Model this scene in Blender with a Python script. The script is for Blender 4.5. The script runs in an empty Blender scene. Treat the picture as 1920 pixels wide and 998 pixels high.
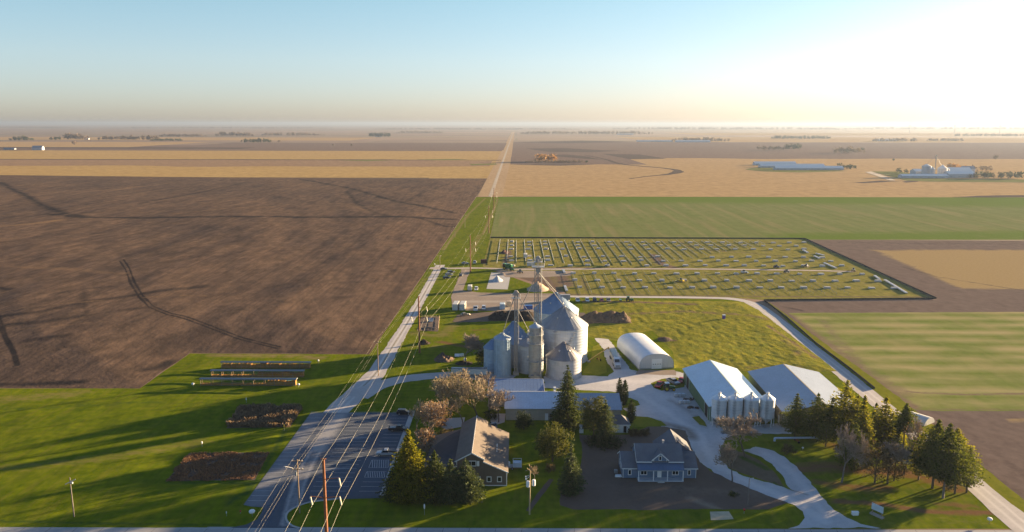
import bpy, bmesh, math, random
import numpy as np
from mathutils import Matrix, Vector, noise as mnoise
from mathutils.geometry import delaunay_2d_cdt

random.seed(7)
rng = np.random.default_rng(11)
scene = bpy.context.scene
COL = scene.collection

# ------------------------------------------------------------------ camera
F_PX, CAM_H, HORIZON = 1478.0, 93.0, 231.5
PITCH = math.atan((499 - HORIZON) / F_PX)
YAW = math.atan(8 / F_PX * math.cos(PITCH))
ROT = Matrix.Rotation(YAW, 3, 'Z') @ Matrix.Rotation(math.pi / 2 - PITCH, 3, 'X') @ Matrix.Rotation(math.radians(0.09), 3, 'Z')
cam_data = bpy.data.cameras.new("Camera")
cam_data.sensor_width = 36.0
cam_data.lens = 36.0 * F_PX / 1920.0
cam_data.clip_start = 1.0
cam_data.clip_end = 200000.0
cam = bpy.data.objects.new("Camera", cam_data)
COL.objects.link(cam)
cam.matrix_world = Matrix.Translation((0, 0, CAM_H)) @ ROT.to_4x4()
scene.camera = cam

# ------------------------------------------------------------------ light
SUN_EL, SUN_AZ = math.radians(6.7), math.radians(61.0)     # azimuth from +Y towards +X
world = bpy.data.worlds.new("World")
scene.world = world
world.use_nodes = True
wn = world.node_tree
sky = wn.nodes.new('ShaderNodeTexSky')
sky.sky_type = 'NISHITA'
sky.sun_disc = False
sky.sun_elevation = SUN_EL
sky.sun_rotation = SUN_AZ
sky.altitude = 300
sky.air_density = 0.72
sky.dust_density = 1.0
sky.ozone_density = 2.0
bg = wn.nodes['Background']
bg.inputs[1].default_value = 0.05
gam = wn.nodes.new("ShaderNodeGamma"); gam.inputs[1].default_value = 0.72     # a clear evening sky with its glow held down
geo = wn.nodes.new("ShaderNodeTexCoord"); sep = wn.nodes.new("ShaderNodeSeparateXYZ")
rmp = wn.nodes.new("ShaderNodeValToRGB"); mul = wn.nodes.new("ShaderNodeMix"); mul.data_type = "RGBA"; mul.blend_type = "MULTIPLY"; mul.inputs[0].default_value = 1.0
sca = wn.nodes.new("ShaderNodeMix"); sca.data_type = "RGBA"; sca.blend_type = "MULTIPLY"; sca.inputs[0].default_value = 1.0; sca.inputs[7].default_value = (1.32, 1.32, 1.32, 1)
el_ = rmp.color_ramp.elements
el_[0].position = 0.0; el_[0].color = (.93, .85, .92, 1)
el_[1].position = 0.15; el_[1].color = (.88, .98, .92, 1)
e2 = el_.new(0.075); e2.color = (1.0, .965, .94, 1)
e3 = el_.new(0.5); e3.color = (.52, .66, .88, 1)
L_ = wn.links.new
L_(geo.outputs["Generated"], sep.inputs[0]); L_(sep.outputs[2], rmp.inputs[0])
L_(sky.outputs[0], gam.inputs[0]); L_(gam.outputs[0], sca.inputs[6]); L_(sca.outputs[2], mul.inputs[6]); L_(rmp.outputs[0], mul.inputs[7]); L_(mul.outputs[2], bg.inputs[0])
sun_data = bpy.data.lights.new("sun", 'SUN')
sun_data.energy = 5.0
sun_data.angle = math.radians(0.6)
sun_data.color = (1.0, 0.73, 0.42)
sun = bpy.data.objects.new("sun", sun_data)
COL.objects.link(sun)
sdir = Vector((math.sin(SUN_AZ) * math.cos(SUN_EL), math.cos(SUN_AZ) * math.cos(SUN_EL), math.sin(SUN_EL)))
sun.rotation_euler = sdir.to_track_quat('Z', 'Y').to_euler()
sun.location = (120, 60, 120)
vs = scene.view_settings
vs.view_transform = 'Standard'
vs.look = 'None'
vs.exposure = 2.55
vs.gamma = 1.0
vs.use_curve_mapping = False
cy = scene.cycles
cy.use_denoising = True
try:
    cy.denoiser = 'OPENIMAGEDENOISE'
    cy.denoising_prefilter = 'ACCURATE'
except Exception:
    pass
cy.max_bounces = 5
cy.diffuse_bounces = 3
cy.glossy_bounces = 2
cy.transmission_bounces = 2
cy.volume_bounces = 0
cy.transparent_max_bounces = 6
cy.sample_clamp_indirect = 4
cy.caustics_reflective = False
cy.caustics_refractive = False

# ------------------------------------------------------------------ placing
def ray(px, py):
    return ROT @ Vector(((px - 960) / F_PX, -(py - 499) / F_PX, -1.0))
def G(px, py, z=0.0):
    """where the photo's pixel meets the level z"""
    d = ray(px, py)
    t = (z - CAM_H) / d.z
    return Vector((d.x * t, d.y * t, z))
HAZE = 0.00007
def V(*a): return Vector(a)

# ------------------------------------------------------------------ tags
def tag(o, label=None, cat=None, group=None, kind=None):
    if label: o['label'] = label
    if cat: o['category'] = cat
    if group: o['group'] = group
    if kind: o['kind'] = kind
    return o
def thing(name, label, cat, loc=(0, 0, 0), rz=0.0, group=None):
    o = bpy.data.objects.new(name, None)
    COL.objects.link(o)
    o.location = (loc[0], loc[1], loc[2] if len(loc) > 2 else 0.0)
    o.rotation_euler = (0, 0, rz)
    o.empty_display_size = 0.5
    return tag(o, label, cat, group)
def dup(root, loc=None, rz=None, label=None, group=None):
    r = root.copy(); COL.objects.link(r)
    if loc is not None: r.location = loc
    if rz is not None: r.rotation_euler = (0, 0, rz)
    if label: r['label'] = label
    if group: r['group'] = group
    for ch in list(root.children):
        c = ch.copy(); COL.objects.link(c); c.parent = r
        for g in ch.children:
            d = g.copy(); COL.objects.link(d); d.parent = c
    return r

# ------------------------------------------------------------------ mesh builder
class MB:
    def __init__(s): s.v = []; s.f = []; s.m = []; s.cur = 0
    def add(s, vs_, fs_):
        b = len(s.v)
        s.v += [tuple(x) for x in vs_]
        s.f += [tuple(i + b for i in f) for f in fs_]
        s.m += [s.cur] * len(fs_)
        return s
    def quad(s, a, b, c, d): return s.add([a, b, c, d], [(0, 1, 2, 3)])
    def box(s, x0, x1, y0, y1, z0, z1):
        return s.add([(x0, y0, z0), (x1, y0, z0), (x1, y1, z0), (x0, y1, z0), (x0, y0, z1), (x1, y0, z1), (x1, y1, z1), (x0, y1, z1)],
                     [(0, 3, 2, 1), (4, 5, 6, 7), (0, 1, 5, 4), (1, 2, 6, 5), (2, 3, 7, 6), (3, 0, 4, 7)])
    def cbox(s, x, y, z, sx, sy, sz): return s.box(x - sx / 2, x + sx / 2, y - sy / 2, y + sy / 2, z, z + sz)
    def tube(s, p0, p1, r0, r1=None, n=6, caps=True):
        r1 = r0 if r1 is None else r1
        p0, p1 = Vector(p0), Vector(p1)
        d = (p1 - p0)
        if d.length < 1e-6: return s
        d.normalize()
        u = d.cross(Vector((0, 0, 1)) if abs(d.z) < .95 else Vector((1, 0, 0))).normalized()
        w = d.cross(u)
        vs_ = []
        for p, r in ((p0, r0), (p1, r1)):
            for i in range(n):
                a = 2 * math.pi * i / n
                vs_.append(p + (u * math.cos(a) + w * math.sin(a)) * r)
        fs_ = [(i, (i + 1) % n, n + (i + 1) % n, n + i) for i in range(n)]
        if caps: fs_ += [tuple(range(n - 1, -1, -1)), tuple(range(n, 2 * n))]
        return s.add(vs_, fs_)
    def path(s, pts, r, n=5):
        for a, b in zip(pts[:-1], pts[1:]): s.tube(a, b, r, n=n, caps=False)
        return s
    def lathe(s, prof, n=32, x=0, y=0, caps=True):
        vs_ = []
        for r, z in prof:
            for i in range(n):
                a = 2 * math.pi * i / n
                vs_.append((x + r * math.cos(a), y + r * math.sin(a), z))
        fs_ = []
        for k in range(len(prof) - 1):
            for i in range(n):
                j = (i + 1) % n
                fs_.append((k * n + i, k * n + j, (k + 1) * n + j, (k + 1) * n + i))
        if caps:
            fs_.append(tuple(range(n - 1, -1, -1)))
            fs_.append(tuple((len(prof) - 1) * n + i for i in range(n)))
        return s.add(vs_, fs_)
    def prism_x(s, prof, x0, x1):      # (y,z) outline pushed along x
        n = len(prof)
        return s.add([(x0, y, z) for y, z in prof] + [(x1, y, z) for y, z in prof],
                     [(i, (i + 1) % n, n + (i + 1) % n, n + i) for i in range(n)] + [tuple(range(n - 1, -1, -1)), tuple(range(n, 2 * n))])
    def prism_y(s, prof, y0, y1):      # (x,z) outline pushed along y
        n = len(prof)
        return s.add([(x, y0, z) for x, z in prof] + [(x, y1, z) for x, z in prof],
                     [(i, (i + 1) % n, n + (i + 1) % n, n + i) for i in range(n)] + [tuple(range(n - 1, -1, -1)), tuple(range(n, 2 * n))])
    def prism_z(s, prof, z0, z1):
        n = len(prof)
        return s.add([(x, y, z0) for x, y in prof] + [(x, y, z1) for x, y in prof],
                     [(i, (i + 1) % n, n + (i + 1) % n, n + i) for i in range(n)] + [tuple(range(n - 1, -1, -1)), tuple(range(n, 2 * n))])
    def slab(s, a, b, c, d, t):         # a quad given thickness downwards along its normal
        a, b, c, d = map(Vector, (a, b, c, d))
        nrm = (b - a).cross(d - a).normalized()
        if nrm.z < 0: nrm = -nrm
        o = nrm * -t
        return s.add([a, b, c, d, a + o, b + o, c + o, d + o],
                     [(0, 1, 2, 3), (7, 6, 5, 4), (0, 4, 5, 1), (1, 5, 6, 2), (2, 6, 7, 3), (3, 7, 4, 0)])
    def build(s, name, mats, parent=None, loc=None, smooth=False, fix=True, rz=None):
        me = bpy.data.meshes.new(name)
        me.from_pydata(s.v, [], s.f)
        if not isinstance(mats, (list, tuple)): mats = [mats]
        for m in mats: me.materials.append(m)
        if len(mats) > 1: me.polygons.foreach_set('material_index', s.m)
        if fix and len(s.f) < 40000:
            bm = bmesh.new(); bm.from_mesh(me)
            bmesh.ops.recalc_face_normals(bm, faces=bm.faces)
            bm.to_mesh(me); bm.free()
        if smooth:
            me.polygons.foreach_set('use_smooth', [True] * len(me.polygons))
            try: me.set_sharp_from_angle(angle=math.radians(40))
            except Exception: pass
        me.update()
        o = bpy.data.objects.new(name, me)
        COL.objects.link(o)
        if parent: o.parent = parent
        if loc is not None: o.location = loc
        if rz is not None: o.rotation_euler = (0, 0, rz)
        return o

# ------------------------------------------------------------------ materials
class NT:
    def __init__(s, name):
        s.mat = bpy.data.materials.new(name); s.mat.use_nodes = True
        s.t = s.mat.node_tree; s.bsdf = s.t.nodes['Principled BSDF']
        s.out = s.t.nodes['Material Output']
    def n(s, ty, **kw):
        nd = s.t.nodes.new(ty)
        for k, v in kw.items(): setattr(nd, k, v)
        return nd
    def l(s, a, b): s.t.links.new(a, b)
    def coord(s, rot=0, sc=(1, 1, 1)):
        tc = s.n('ShaderNodeTexCoord')
        mp = s.n('ShaderNodeMapping')
        mp.inputs['Rotation'].default_value = (0, 0, rot)
        mp.inputs['Scale'].default_value = sc
        s.l(tc.outputs['Object'], mp.inputs[0])
        return mp.outputs[0]
    def noise(s, co, scale, detail=4, rough=.55, dist=0):
        nd = s.n('ShaderNodeTexNoise')
        nd.inputs['Scale'].default_value = scale
        nd.inputs['Detail'].default_value = detail
        nd.inputs['Roughness'].default_value = rough
        nd.inputs['Distortion'].default_value = dist
        s.l(co, nd.inputs['Vector'])
        return nd.outputs['Fac']
    def ramp(s, fac, stops):
        nd = s.n('ShaderNodeValToRGB')
        el = nd.color_ramp.elements
        while len(el) > 1: el.remove(el[-1])
        for i, (p, c) in enumerate(stops):
            e = el[0] if i == 0 else el.new(p)
            e.position = p
            e.color = (*c, 1) if len(c) == 3 else c
        s.l(fac, nd.inputs[0])
        return nd.outputs[0]
    def gray(s, fac, lo, hi, a=0., b=1.):
        nd = s.n('ShaderNodeMapRange')
        for k, v in zip(('From Min', 'From Max', 'To Min', 'To Max'), (lo, hi, a, b)): nd.inputs[k].default_value = v
        s.l(fac, nd.inputs[0])
        return nd.outputs[0]
    def mix(s, fac, a, b, mode='MIX'):
        nd = s.n('ShaderNodeMix', data_type='RGBA', blend_type=mode)
        for sock, v in ((nd.inputs[0], fac), (nd.inputs[6], a), (nd.inputs[7], b)):
            if isinstance(v, (int, float)): sock.default_value = v
            elif isinstance(v, tuple): sock.default_value = (*v, 1)
            else: s.l(v, sock)
        return nd.outputs[2]
    def math(s, op, a, b):
        nd = s.n('ShaderNodeMath', operation=op)
        for sock, v in ((nd.inputs[0], a), (nd.inputs[1], b)):
            if isinstance(v, (int, float)): sock.default_value = v
            else: s.l(v, sock)
        return nd.outputs[0]
    def attr(s, name):
        nd = s.n('ShaderNodeAttribute', attribute_name=name)
        return nd.outputs['Fac']
    def bump(s, h, strength, dist):
        nd = s.n('ShaderNodeBump')
        nd.inputs['Strength'].default_value = strength
        nd.inputs['Distance'].default_value = dist
        s.l(h, nd.inputs['Height'])
        s.l(nd.outputs[0], s.bsdf.inputs['Normal'])
    def done(s, col=None, rough=.9, metal=0., spec=.25):
        if col is not None:
            if isinstance(col, tuple): s.bsdf.inputs['Base Color'].default_value = (*col, 1)
            else: s.l(col, s.bsdf.inputs['Base Color'])
        if isinstance(rough, (int, float)): s.bsdf.inputs['Roughness'].default_value = rough
        else: s.l(rough, s.bsdf.inputs['Roughness'])
        s.bsdf.inputs['Metallic'].default_value = metal
        s.bsdf.inputs['Specular IOR Level'].default_value = spec
        return s.mat

def sc3(c, k): return tuple(min(1, x * k) for x in c)
def plain(name, c, rough=.7, metal=0., var=.18, scale=.7, spec=.3, bump=0.):
    t = NT(name); co = t.coord()
    n = t.noise(co, scale, 5, .6)
    col = t.ramp(n, [(.25, sc3(c, 1 - var)), (.75, sc3(c, 1 + var))])
    if bump: t.bump(t.noise(co, scale * 6, 3), .5, bump)
    return t.done(col, rough, metal, spec)
def ribbed(name, c, axis='x', period=.3, rough=.45, metal=0., depth=.02, var=.12, streak=.15, spec=.4):
    """sheet metal or boards: lines repeat along one local axis; stained by streaks"""
    t = NT(name); co = t.coord()
    sep = t.n('ShaderNodeSeparateXYZ'); t.l(co, sep.inputs[0])
    v = sep.outputs['XYZ'.index(axis.upper())]
    ph = t.math('FRACT', t.math('DIVIDE', v, period), 0.)
    h = t.gray(ph, 0, .18, 0, 1)
    n1 = t.noise(co, .25, 4); 
    n2 = t.noise(t.coord(sc=(3, 3, .25) if axis != 'z' else (.3, .3, 3)), .8, 4)
    col = t.ramp(n1, [(.3, sc3(c, 1 - var)), (.7, sc3(c, 1 + var))])
    col = t.mix(streak, col, t.ramp(n2, [(.3, sc3(c, .5)), (.7, sc3(c, 1.2))]))
    col = t.mix(t.gray(ph, 0, .1, .35, 0), col, sc3(c, .45))
    t.bump(h, .6, depth)
    return t.done(col, rough, metal, spec)

def shingles(name, c):
    t = NT(name); co = t.coord()
    n1 = t.noise(co, .35, 5); n2 = t.noise(co, 5., 3, .7)
    col = t.ramp(n1, [(.3, sc3(c, .82)), (.7, sc3(c, 1.18))])
    col = t.mix(.35, col, t.ramp(n2, [(.3, sc3(c, .6)), (.7, sc3(c, 1.4))]))
    t.bump(n2, .5, .03)
    return t.done(col, .9, 0, .2)

# ------------------------------------------------------------------ ground sheets
def seg_dist(P, line):
    """distance of Nx2 points to a polyline and nothing else"""
    best = np.full(len(P), 1e9)
    for a, b in zip(line[:-1], line[1:]):
        a = np.array(a[:2]); b = np.array(b[:2]); ab = b - a
        t = np.clip(((P - a) @ ab) / max(1e-9, ab @ ab), 0, 1)
        d = np.linalg.norm(P - (a + t[:, None] * ab), axis=1)
        best = np.minimum(best, d)
    return best
def in_poly(P, poly):
    x, y = P[:, 0], P[:, 1]; inside = np.zeros(len(P), bool)
    n = len(poly)
    for i in range(n):
        x0, y0 = poly[i]; x1, y1 = poly[(i + 1) % n]
        c = ((y0 > y) != (y1 > y)) & (x < (x1 - x0) * (y - y0) / ((y1 - y0) if y1 != y0 else 1e-9) + x0)
        inside ^= c
    return inside
def smooth_line(pts, k=6, closed=False):
    pts = [Vector(p) for p in pts]; n = len(pts); out = []
    rg = range(n) if closed else range(n - 1)
    for i in rg:
        p0 = pts[(i - 1) % n] if closed or i > 0 else pts[0]
        p1 = pts[i]; p2 = pts[(i + 1) % n]
        p3 = pts[(i + 2) % n] if closed or i + 2 < n else pts[-1]
        for j in range(k):
            t = j / k
            out.append(.5 * ((2 * p1) + (p2 - p0) * t + (2 * p0 - 5 * p1 + 4 * p2 - p3) * t * t + (3 * p1 - p0 - 3 * p2 + p3) * t ** 3))
    if not closed: out.append(pts[-1])
    return out
def ribbon(line, width):
    """outline of a strip along a world polyline; width may be a list"""
    L, Rr = [], []
    n = len(line)
    for i, p in enumerate(line):
        a = line[max(0, i - 1)]; b = line[min(n - 1, i + 1)]
        d = Vector((b[0] - a[0], b[1] - a[1])).normalized()
        w = (width[min(len(width) - 1, int(i * len(width) / n))] if isinstance(width, (list, tuple)) else width) / 2
        L.append((p[0] - d.y * w, p[1] + d.x * w)); Rr.append((p[0] + d.y * w, p[1] - d.x * w))
    return L + Rr[::-1]
def sheet(name, poly, z, mat, jit=0., step=None, grid=None, attrs=None, relief=None, kind='structure'):
    """flat ground sheet from a world outline; edge wobbles by jit; inner points (in metres or a list) carry soft attributes"""
    poly = [(p[0], p[1]) for p in poly]
    if step:
        q = []
        for a, b in zip(poly, poly[1:] + poly[:1]):
            d = math.hypot(b[0] - a[0], b[1] - a[1]); k = max(1, int(d / step))
            for i in range(k):
                t = i / k
                q.append((a[0] + (b[0] - a[0]) * t, a[1] + (b[1] - a[1]) * t))
        poly = q
    if jit:
        poly = [(x + jit * mnoise.noise((x * .35, y * .35, 3.1)) + .5 * jit * mnoise.noise((x * 1.3, y * 1.3, 9)),
                 y + jit * mnoise.noise((x * .35, y * .35, 7.7)) + .5 * jit * mnoise.noise((x * 1.3, y * 1.3, 5))) for x, y in poly]
    pts = [Vector(p) for p in poly]
    nb = len(pts)
    if grid is not None and attrs:
        grid = list(grid)
        for marks in attrs.values():
            for line, hw, strength in marks:
                if hw <= 0: continue
                for p, q in zip(line[:-1], line[1:]):
                    p = np.array(p[:2], float); q = np.array(q[:2], float); L = np.linalg.norm(q - p)
                    if L < 1e-3: continue
                    u = (q - p) / L; nv = np.array((-u[1], u[0])); k = max(1, min(60, int(L / (hw * 1.2))))
                    for i in range(k):
                        for o in (-1., -.5, 0., .5, 1.): grid.append(tuple(p + u * (L * (i + .5) / k) + nv * (o * hw)))
    if grid is not None:
        gp = np.array(grid); gp = gp[in_poly(gp, poly)]
        pts += [Vector((float(a), float(b))) for a, b in gp]
    cx, cy_ = sum(p[0] for p in poly) / nb, sum(p[1] for p in poly) / nb
    vs2, _, fs2, *_ = delaunay_2d_cdt([Vector((p.x - cx, p.y - cy_)) for p in pts], [], [list(range(nb))], 1, 1e-4)
    xy = np.array([(v.x + cx, v.y + cy_) for v in vs2])
    zz = np.full(len(xy), float(z))
    if relief is not None: zz = zz + relief(xy, seg_dist(xy, poly + poly[:1]))
    me = bpy.data.meshes.new(name)
    me.from_pydata([(a, b, c) for (a, b), c in zip(xy.tolist(), zz.tolist())], [], [tuple(f) for f in fs2])
    bm = bmesh.new(); bm.from_mesh(me)
    for f in bm.faces:
        if f.normal.z < 0: f.normal_flip()
        f.smooth = True
    bm.to_mesh(me); bm.free()
    for an, marks in (attrs or {}).items():
        val = np.zeros(len(xy))
        for line, hw, strength in marks:
            if hw < 0:                                # an area with a soft rim of -hw
                dd = seg_dist(xy, list(line) + [line[0]]); ins = in_poly(xy, [(p[0], p[1]) for p in line])
                m = np.clip(.5 + np.where(ins, dd, -dd) / (-2 * hw), 0, 1)
            else:
                m = np.clip(1 - seg_dist(xy, line) / hw, 0, 1); m = m * m * (3 - 2 * m)
            val = np.maximum(val, m * strength)
        at = me.attributes.new(an, 'FLOAT', 'POINT')
        at.data.foreach_set('value', val.astype(np.float32))
    me.materials.append(mat)
    o = bpy.data.objects.new(name, me)
    COL.objects.link(o)
    if kind: o['kind'] = kind
    return o
def pgrid(x0, x1, y0, y1, sx, sy):
    """inner points, denser towards the camera"""
    out = []
    y = y0; k = 0
    while y <= y1:
        x = x0 + (sx / 2 if k % 2 else 0)
        while x <= x1:
            p = G(x + random.uniform(-.25, .25) * sx, y + random.uniform(-.25, .25) * sy); out.append((p.x, p.y)); x += sx
        y += sy; k += 1
    return out
def PX(*pts): return [tuple(G(*p)[:2]) for p in pts]
# ------------------------------------------------------------------ ground, fields, roads
def soil_mat(name, c0, c1, c2, big=90, mid=9, fine=1.0, rot=0., aspect=3., rows=None, streaks=(), attrs=(), bump=.0, fine_amt=.35, rough=.95, mott=.3):
    t = NT(name); co = t.coord(rot, (1, 1 / aspect, 1))
    n1 = t.noise(co, 1 / big, 5, .55, .4)
    n2 = t.noise(co, 1 / mid, 4, .6, .2)
    n3 = t.noise(t.coord(), 1 / fine, 3, .7)
    col = t.ramp(n1, [(.3, c0), (.5, c1), (.7, c2)])
    col = t.mix(.5, col, t.ramp(n2, [(.3, c0), (.7, c2)]))
    col = t.mix(fine_amt, col, t.mix(n3, sc3(c1, .45), sc3(c1, 1.6)))
    n4 = t.noise(t.coord(rot, (1, .6, 1)), 1 / (fine * 3.2), 3, .65)
    col = t.mix(mott, col, t.mix(t.gray(n4, .3, .7), sc3(c0, .75), sc3(c2, 1.4)))
    h = n3
    for deg, wd, asp, amt, dark in streaks:
        ns = t.noise(t.coord(math.radians(deg), (1, 1 / asp, 1)), 1 / wd, 3, .55)
        col = t.mix(t.gray(ns, .48, .66, 0, amt), col, dark)
    for rr, per, amt, dark in rows or ():
        sp = t.n('ShaderNodeSeparateXYZ'); t.l(t.coord(rr), sp.inputs[0])
        wob = t.math('ADD', t.math('DIVIDE', sp.outputs[0], per), t.math('MULTIPLY', n2, .25))
        ph = t.math('PINGPONG', wob, .5)
        m = t.math('MULTIPLY', t.gray(ph, .0, .5, amt, 0), t.gray(n1, .35, .6, .25, 1.))
        col = t.mix(m, col, dark)
    for an, c in attrs:
        a = t.attr(an)
        m = t.gray(t.math('ADD', a, t.math('MULTIPLY', t.math('SUBTRACT', n2, .5), .9)), .25, .75)
        m = t.math('MULTIPLY', m, t.gray(a, 0, .15))
        col = t.mix(m, col, t.mix(n3, sc3(c, .7), sc3(c, 1.3)))
    if bump: t.bump(n3, .8, bump)
    return t.done(col, rough, 0, .0)

# base ground: farmland mosaic that runs to the horizon
t = NT('far_farmland'); co = t.coord()
br = t.n('ShaderNodeTexBrick'); t.l(co, br.inputs['Vector'])
br.offset = .35; br.squash = 1.6; br.squash_frequency = 3
for k, v in (('Scale', 1.0), ('Brick Width', 1300.), ('Row Height', 640.), ('Mortar Size', 7.), ('Bias', 0.)): br.inputs[k].default_value = v
br.inputs['Color1'].default_value = (.34, .20, .13, 1); br.inputs['Color2'].default_value = (.15, .105, .085, 1)
br.inputs['Mortar'].default_value = (.13, .115, .05, 1)
n1 = t.noise(t.coord(0, (.35, 1, 1)), 1 / 260., 5, .6)
col = t.mix(.5, br.outputs['Color'], t.ramp(n1, [(.3, (.11, .085, .07)), (.5, (.25, .16, .10)), (.72, (.36, .23, .13))]))
col = t.mix(.25, col, t.ramp(t.noise(t.coord(0, (.3, 1, 1)), 1 / 1500., 3), [(.45, (.2, .14, .09)), (.6, (.14, .15, .05))]))
M_FAR = t.done(col, .95, 0, .1)
b = MB(); n = 64
b.add([(0, 0, 0)] + [(70000 * math.cos(2 * math.pi * i / n), 70000 * math.sin(2 * math.pi * i / n), 0) for i in range(n)], [(0, 1 + i, 1 + (i + 1) % n) for i in range(n)])
g = b.build('ground', M_FAR); g['kind'] = 'structure'

def rect(x0, x1, y0, y1): return [(x0, y0), (x1, y0), (x1, y1), (x0, y1)]
def wob(line, amp, f=.02):
    return [(p[0], p[1] + amp * mnoise.noise((p[0] * f, 4.2, 1.7))) for p in line]
def bandpoly(x0, x1, ya, yb, amp=25, n=60, f=.004):
    top = [(x0 + (x1 - x0) * i / n, yb + amp * mnoise.noise((i * .35, yb * .01, 1))) for i in range(n + 1)]
    bot = [(x0 + (x1 - x0) * i / n, ya + amp * mnoise.noise((i * .35, ya * .01, 4))) for i in range(n + 1)]
    return bot + top[::-1]

# --- distant fields as real parcels (left, right)
M_TAN = soil_mat('corn_stubble', (0.277, 0.178, 0.072), (0.391, 0.255, 0.099), (0.492, 0.338, 0.132), big=120, mid=16, fine=4, aspect=.22, fine_amt=.25)
M_TAN2 = soil_mat('bean_stubble', (0.290, 0.192, 0.092), (0.378, 0.250, 0.121), (0.454, 0.310, 0.149), big=150, mid=22, fine=4, aspect=.25, fine_amt=.3)
M_MAUVE = soil_mat('worked_soil', (.125, .09, .075), (.17, .12, .095), (.22, .155, .115), big=160, mid=25, fine=4, aspect=.2)
M_DARK = soil_mat('wet_soil', (.075, .058, .05), (.10, .075, .062), (.125, .095, .075), big=80, mid=15, fine=3, aspect=.25)
M_GRN2 = soil_mat('far_grass', (.12, .13, .045), (.15, .16, .05), (.2, .19, .06), big=80, mid=12, fine=3, aspect=.3)
XL, XC = -4500, -46
sheet('stubble_field', rect(XL, XC, 1356, 2030), .10, M_TAN, grid=None)
sheet('stubble_field', bandpoly(XL, -60, 1735, 2030, 70), .16, soil_mat('mixed_stubble', (.20, .13, .085), (.27, .175, .105), (.34, .225, .125), big=140, mid=30, fine=4, aspect=.12))
sheet('stubble_field', rect(XL, XC, 2036, 2700), .10, M_TAN)
sheet('ploughed_soil', bandpoly(XL, -40, 2018, 2050, 6), .22, M_DARK)
sheet('ploughed_soil', bandpoly(XL, -150, 1352, 1366, 5), .22, M_DARK)
sheet('worked_field', rect(XL - 1500, XC, 2706, 3350), .10, M_MAUVE)
sheet('stubble_field', rect(XL - 1500, -1500, 3060, 3900), .16, M_TAN2)
sheet('ploughed_soil', bandpoly(-1350, XC, 2790, 3800, 60), .2, M_MAUVE)
sheet('ploughed_soil', bandpoly(-2600, -1000, 2900, 3050, 20), .24, M_DARK)
sheet('stubble_field', rect(XL - 2500, -900, 4300, 5200), .16, M_TAN2)
for q in (((634, 301), (700, 299.5), (735, 301), (690, 302.5)), ((780, 299.5), (850, 298.5), (880, 300), (820, 301)), ((880, 308), (930, 307), (932, 309), (885, 310.5))):
    sheet('grass_waterway', PX(*q), .26, M_GRN2)
# strip of dry grass and track running away along the pole line
sheet('verge', [(-50, 1014), (-18, 1014), (-14, 2400), (-20, 9000), (-52, 9000), (-50, 2400)], .12, soil_mat('dry_verge', (.3, .2, .1), (.38, .26, .14), (.46, .33, .2), big=60, mid=8, fine=2, aspect=4))
sheet('track', [(-36, 1014), (-31, 1014), (-31, 9000), (-36, 9000)], .16, plain('dry_track', (.36, .29, .21), .95, var=.2, scale=.08))
# right side
sheet('stubble_field', rect(-18, 3400, 1018, 2000), .10, M_TAN2)
sheet('worked_field', bandpoly(-14, 3400, 1830, 3400, 30), .12, M_MAUVE)
sheet('stubble_field', bandpoly(300, 3400, 1760, 2150, 40), .14, M_TAN2)
sheet('stubble_field', rect(700, 5200, 4100, 5600), .14, M_TAN2)
sheet('worked_field', rect(-14, 5200, 3400, 4050), .13, M_MAUVE)
sheet('stubble_field', rect(1500, 9000, 6500, 8200), .14, M_TAN2)
cre = PX((1096, 291), (1135, 299), (1160, 307), (1190, 311), (1232, 314.5), (1262, 318), (1272, 322), (1255, 327), (1215, 331), (1180, 335.5))
sheet('creek_bed', ribbon(smooth_line([V(*p, 0) for p in cre], 5), [10, 12, 14, 14, 13, 12, 16, 22, 15, 9, 5]), .3, M_DARK, jit=3, step=14)
for q in (((985, 279), (1060, 278), (1130, 282), (1165, 283), (1110, 286), (1030, 285)), ((1001, 292), (1060, 290), (1096, 293), (1130, 300), (1095, 298), (1060, 295)),
          ((1130, 289), (1200, 290), (1250, 298), (1180, 299)), ((960, 309), (1060, 308.5), (1118, 309), (1050, 311)), ((960, 267), (1090, 264), (1200, 266), (1060, 269)), ((1785, 370.5), (1860, 367), (1990, 366), (1990, 369), (1860, 371)),
          ((1600, 343), (1650, 339), (1690, 340), (1620, 344)), ((1690, 341), (1716, 338.5), (1722, 341), (1700, 343))):
    sheet('ploughed_soil', PX(*q), .32, M_DARK, jit=4, step=20)
for q in (((1635, 322), (1690, 322), (1740, 334), (1800, 336), (1925, 337), (1925, 343), (1740, 341), (1700, 339)), ((1395, 318), (1432, 312), (1590, 321), (1500, 324), (1430, 322))):
    sheet('farm_yard_grass', PX(*q), .34, M_GRN2, jit=4, step=20)
sheet('gravel_drive', PX((1622, 323), (1648, 332), (1668, 339), (1680, 339), (1660, 331), (1634, 322)), .36, plain('far_gravel', (.24, .19, .15), .95, var=.2, scale=.05))

# --- winter wheat beyond the building site
M_WHEAT = soil_mat('winter_wheat', (0.116, 0.155, 0.038), (0.158, 0.177, 0.054), (0.208, 0.209, 0.081), big=110, mid=20, fine=2.5, aspect=.3, streaks=[(90, 10, 16, .55, (.27, .215, .10)), (90, 5, 30, .3, (.11, .15, .03))], mott=.2, rows=[(0., 30., .22, (.09, .12, .03))], attrs=[('lush', (.115, .165, .022))], fine_amt=.25)
wheat = PX((935.5, 369.3), (1990, 368.6), (1990, 450), (1510, 449.6), (920, 445.4))
sheet('wheat_field', wheat, .03, M_WHEAT, grid=pgrid(900, 1990, 370, 448, 22, 5),
      attrs={'lush': [([G(925, 371)[:2], G(1300, 372)[:2], G(1600, 374)[:2], G(1990, 376)[:2]], 120, 1.), ([G(1500, 446)[:2], G(1990, 440)[:2]], 60, .8), ([G(1990, 385)[:2], G(1750, 384)[:2]], 60, .7)]})

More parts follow.
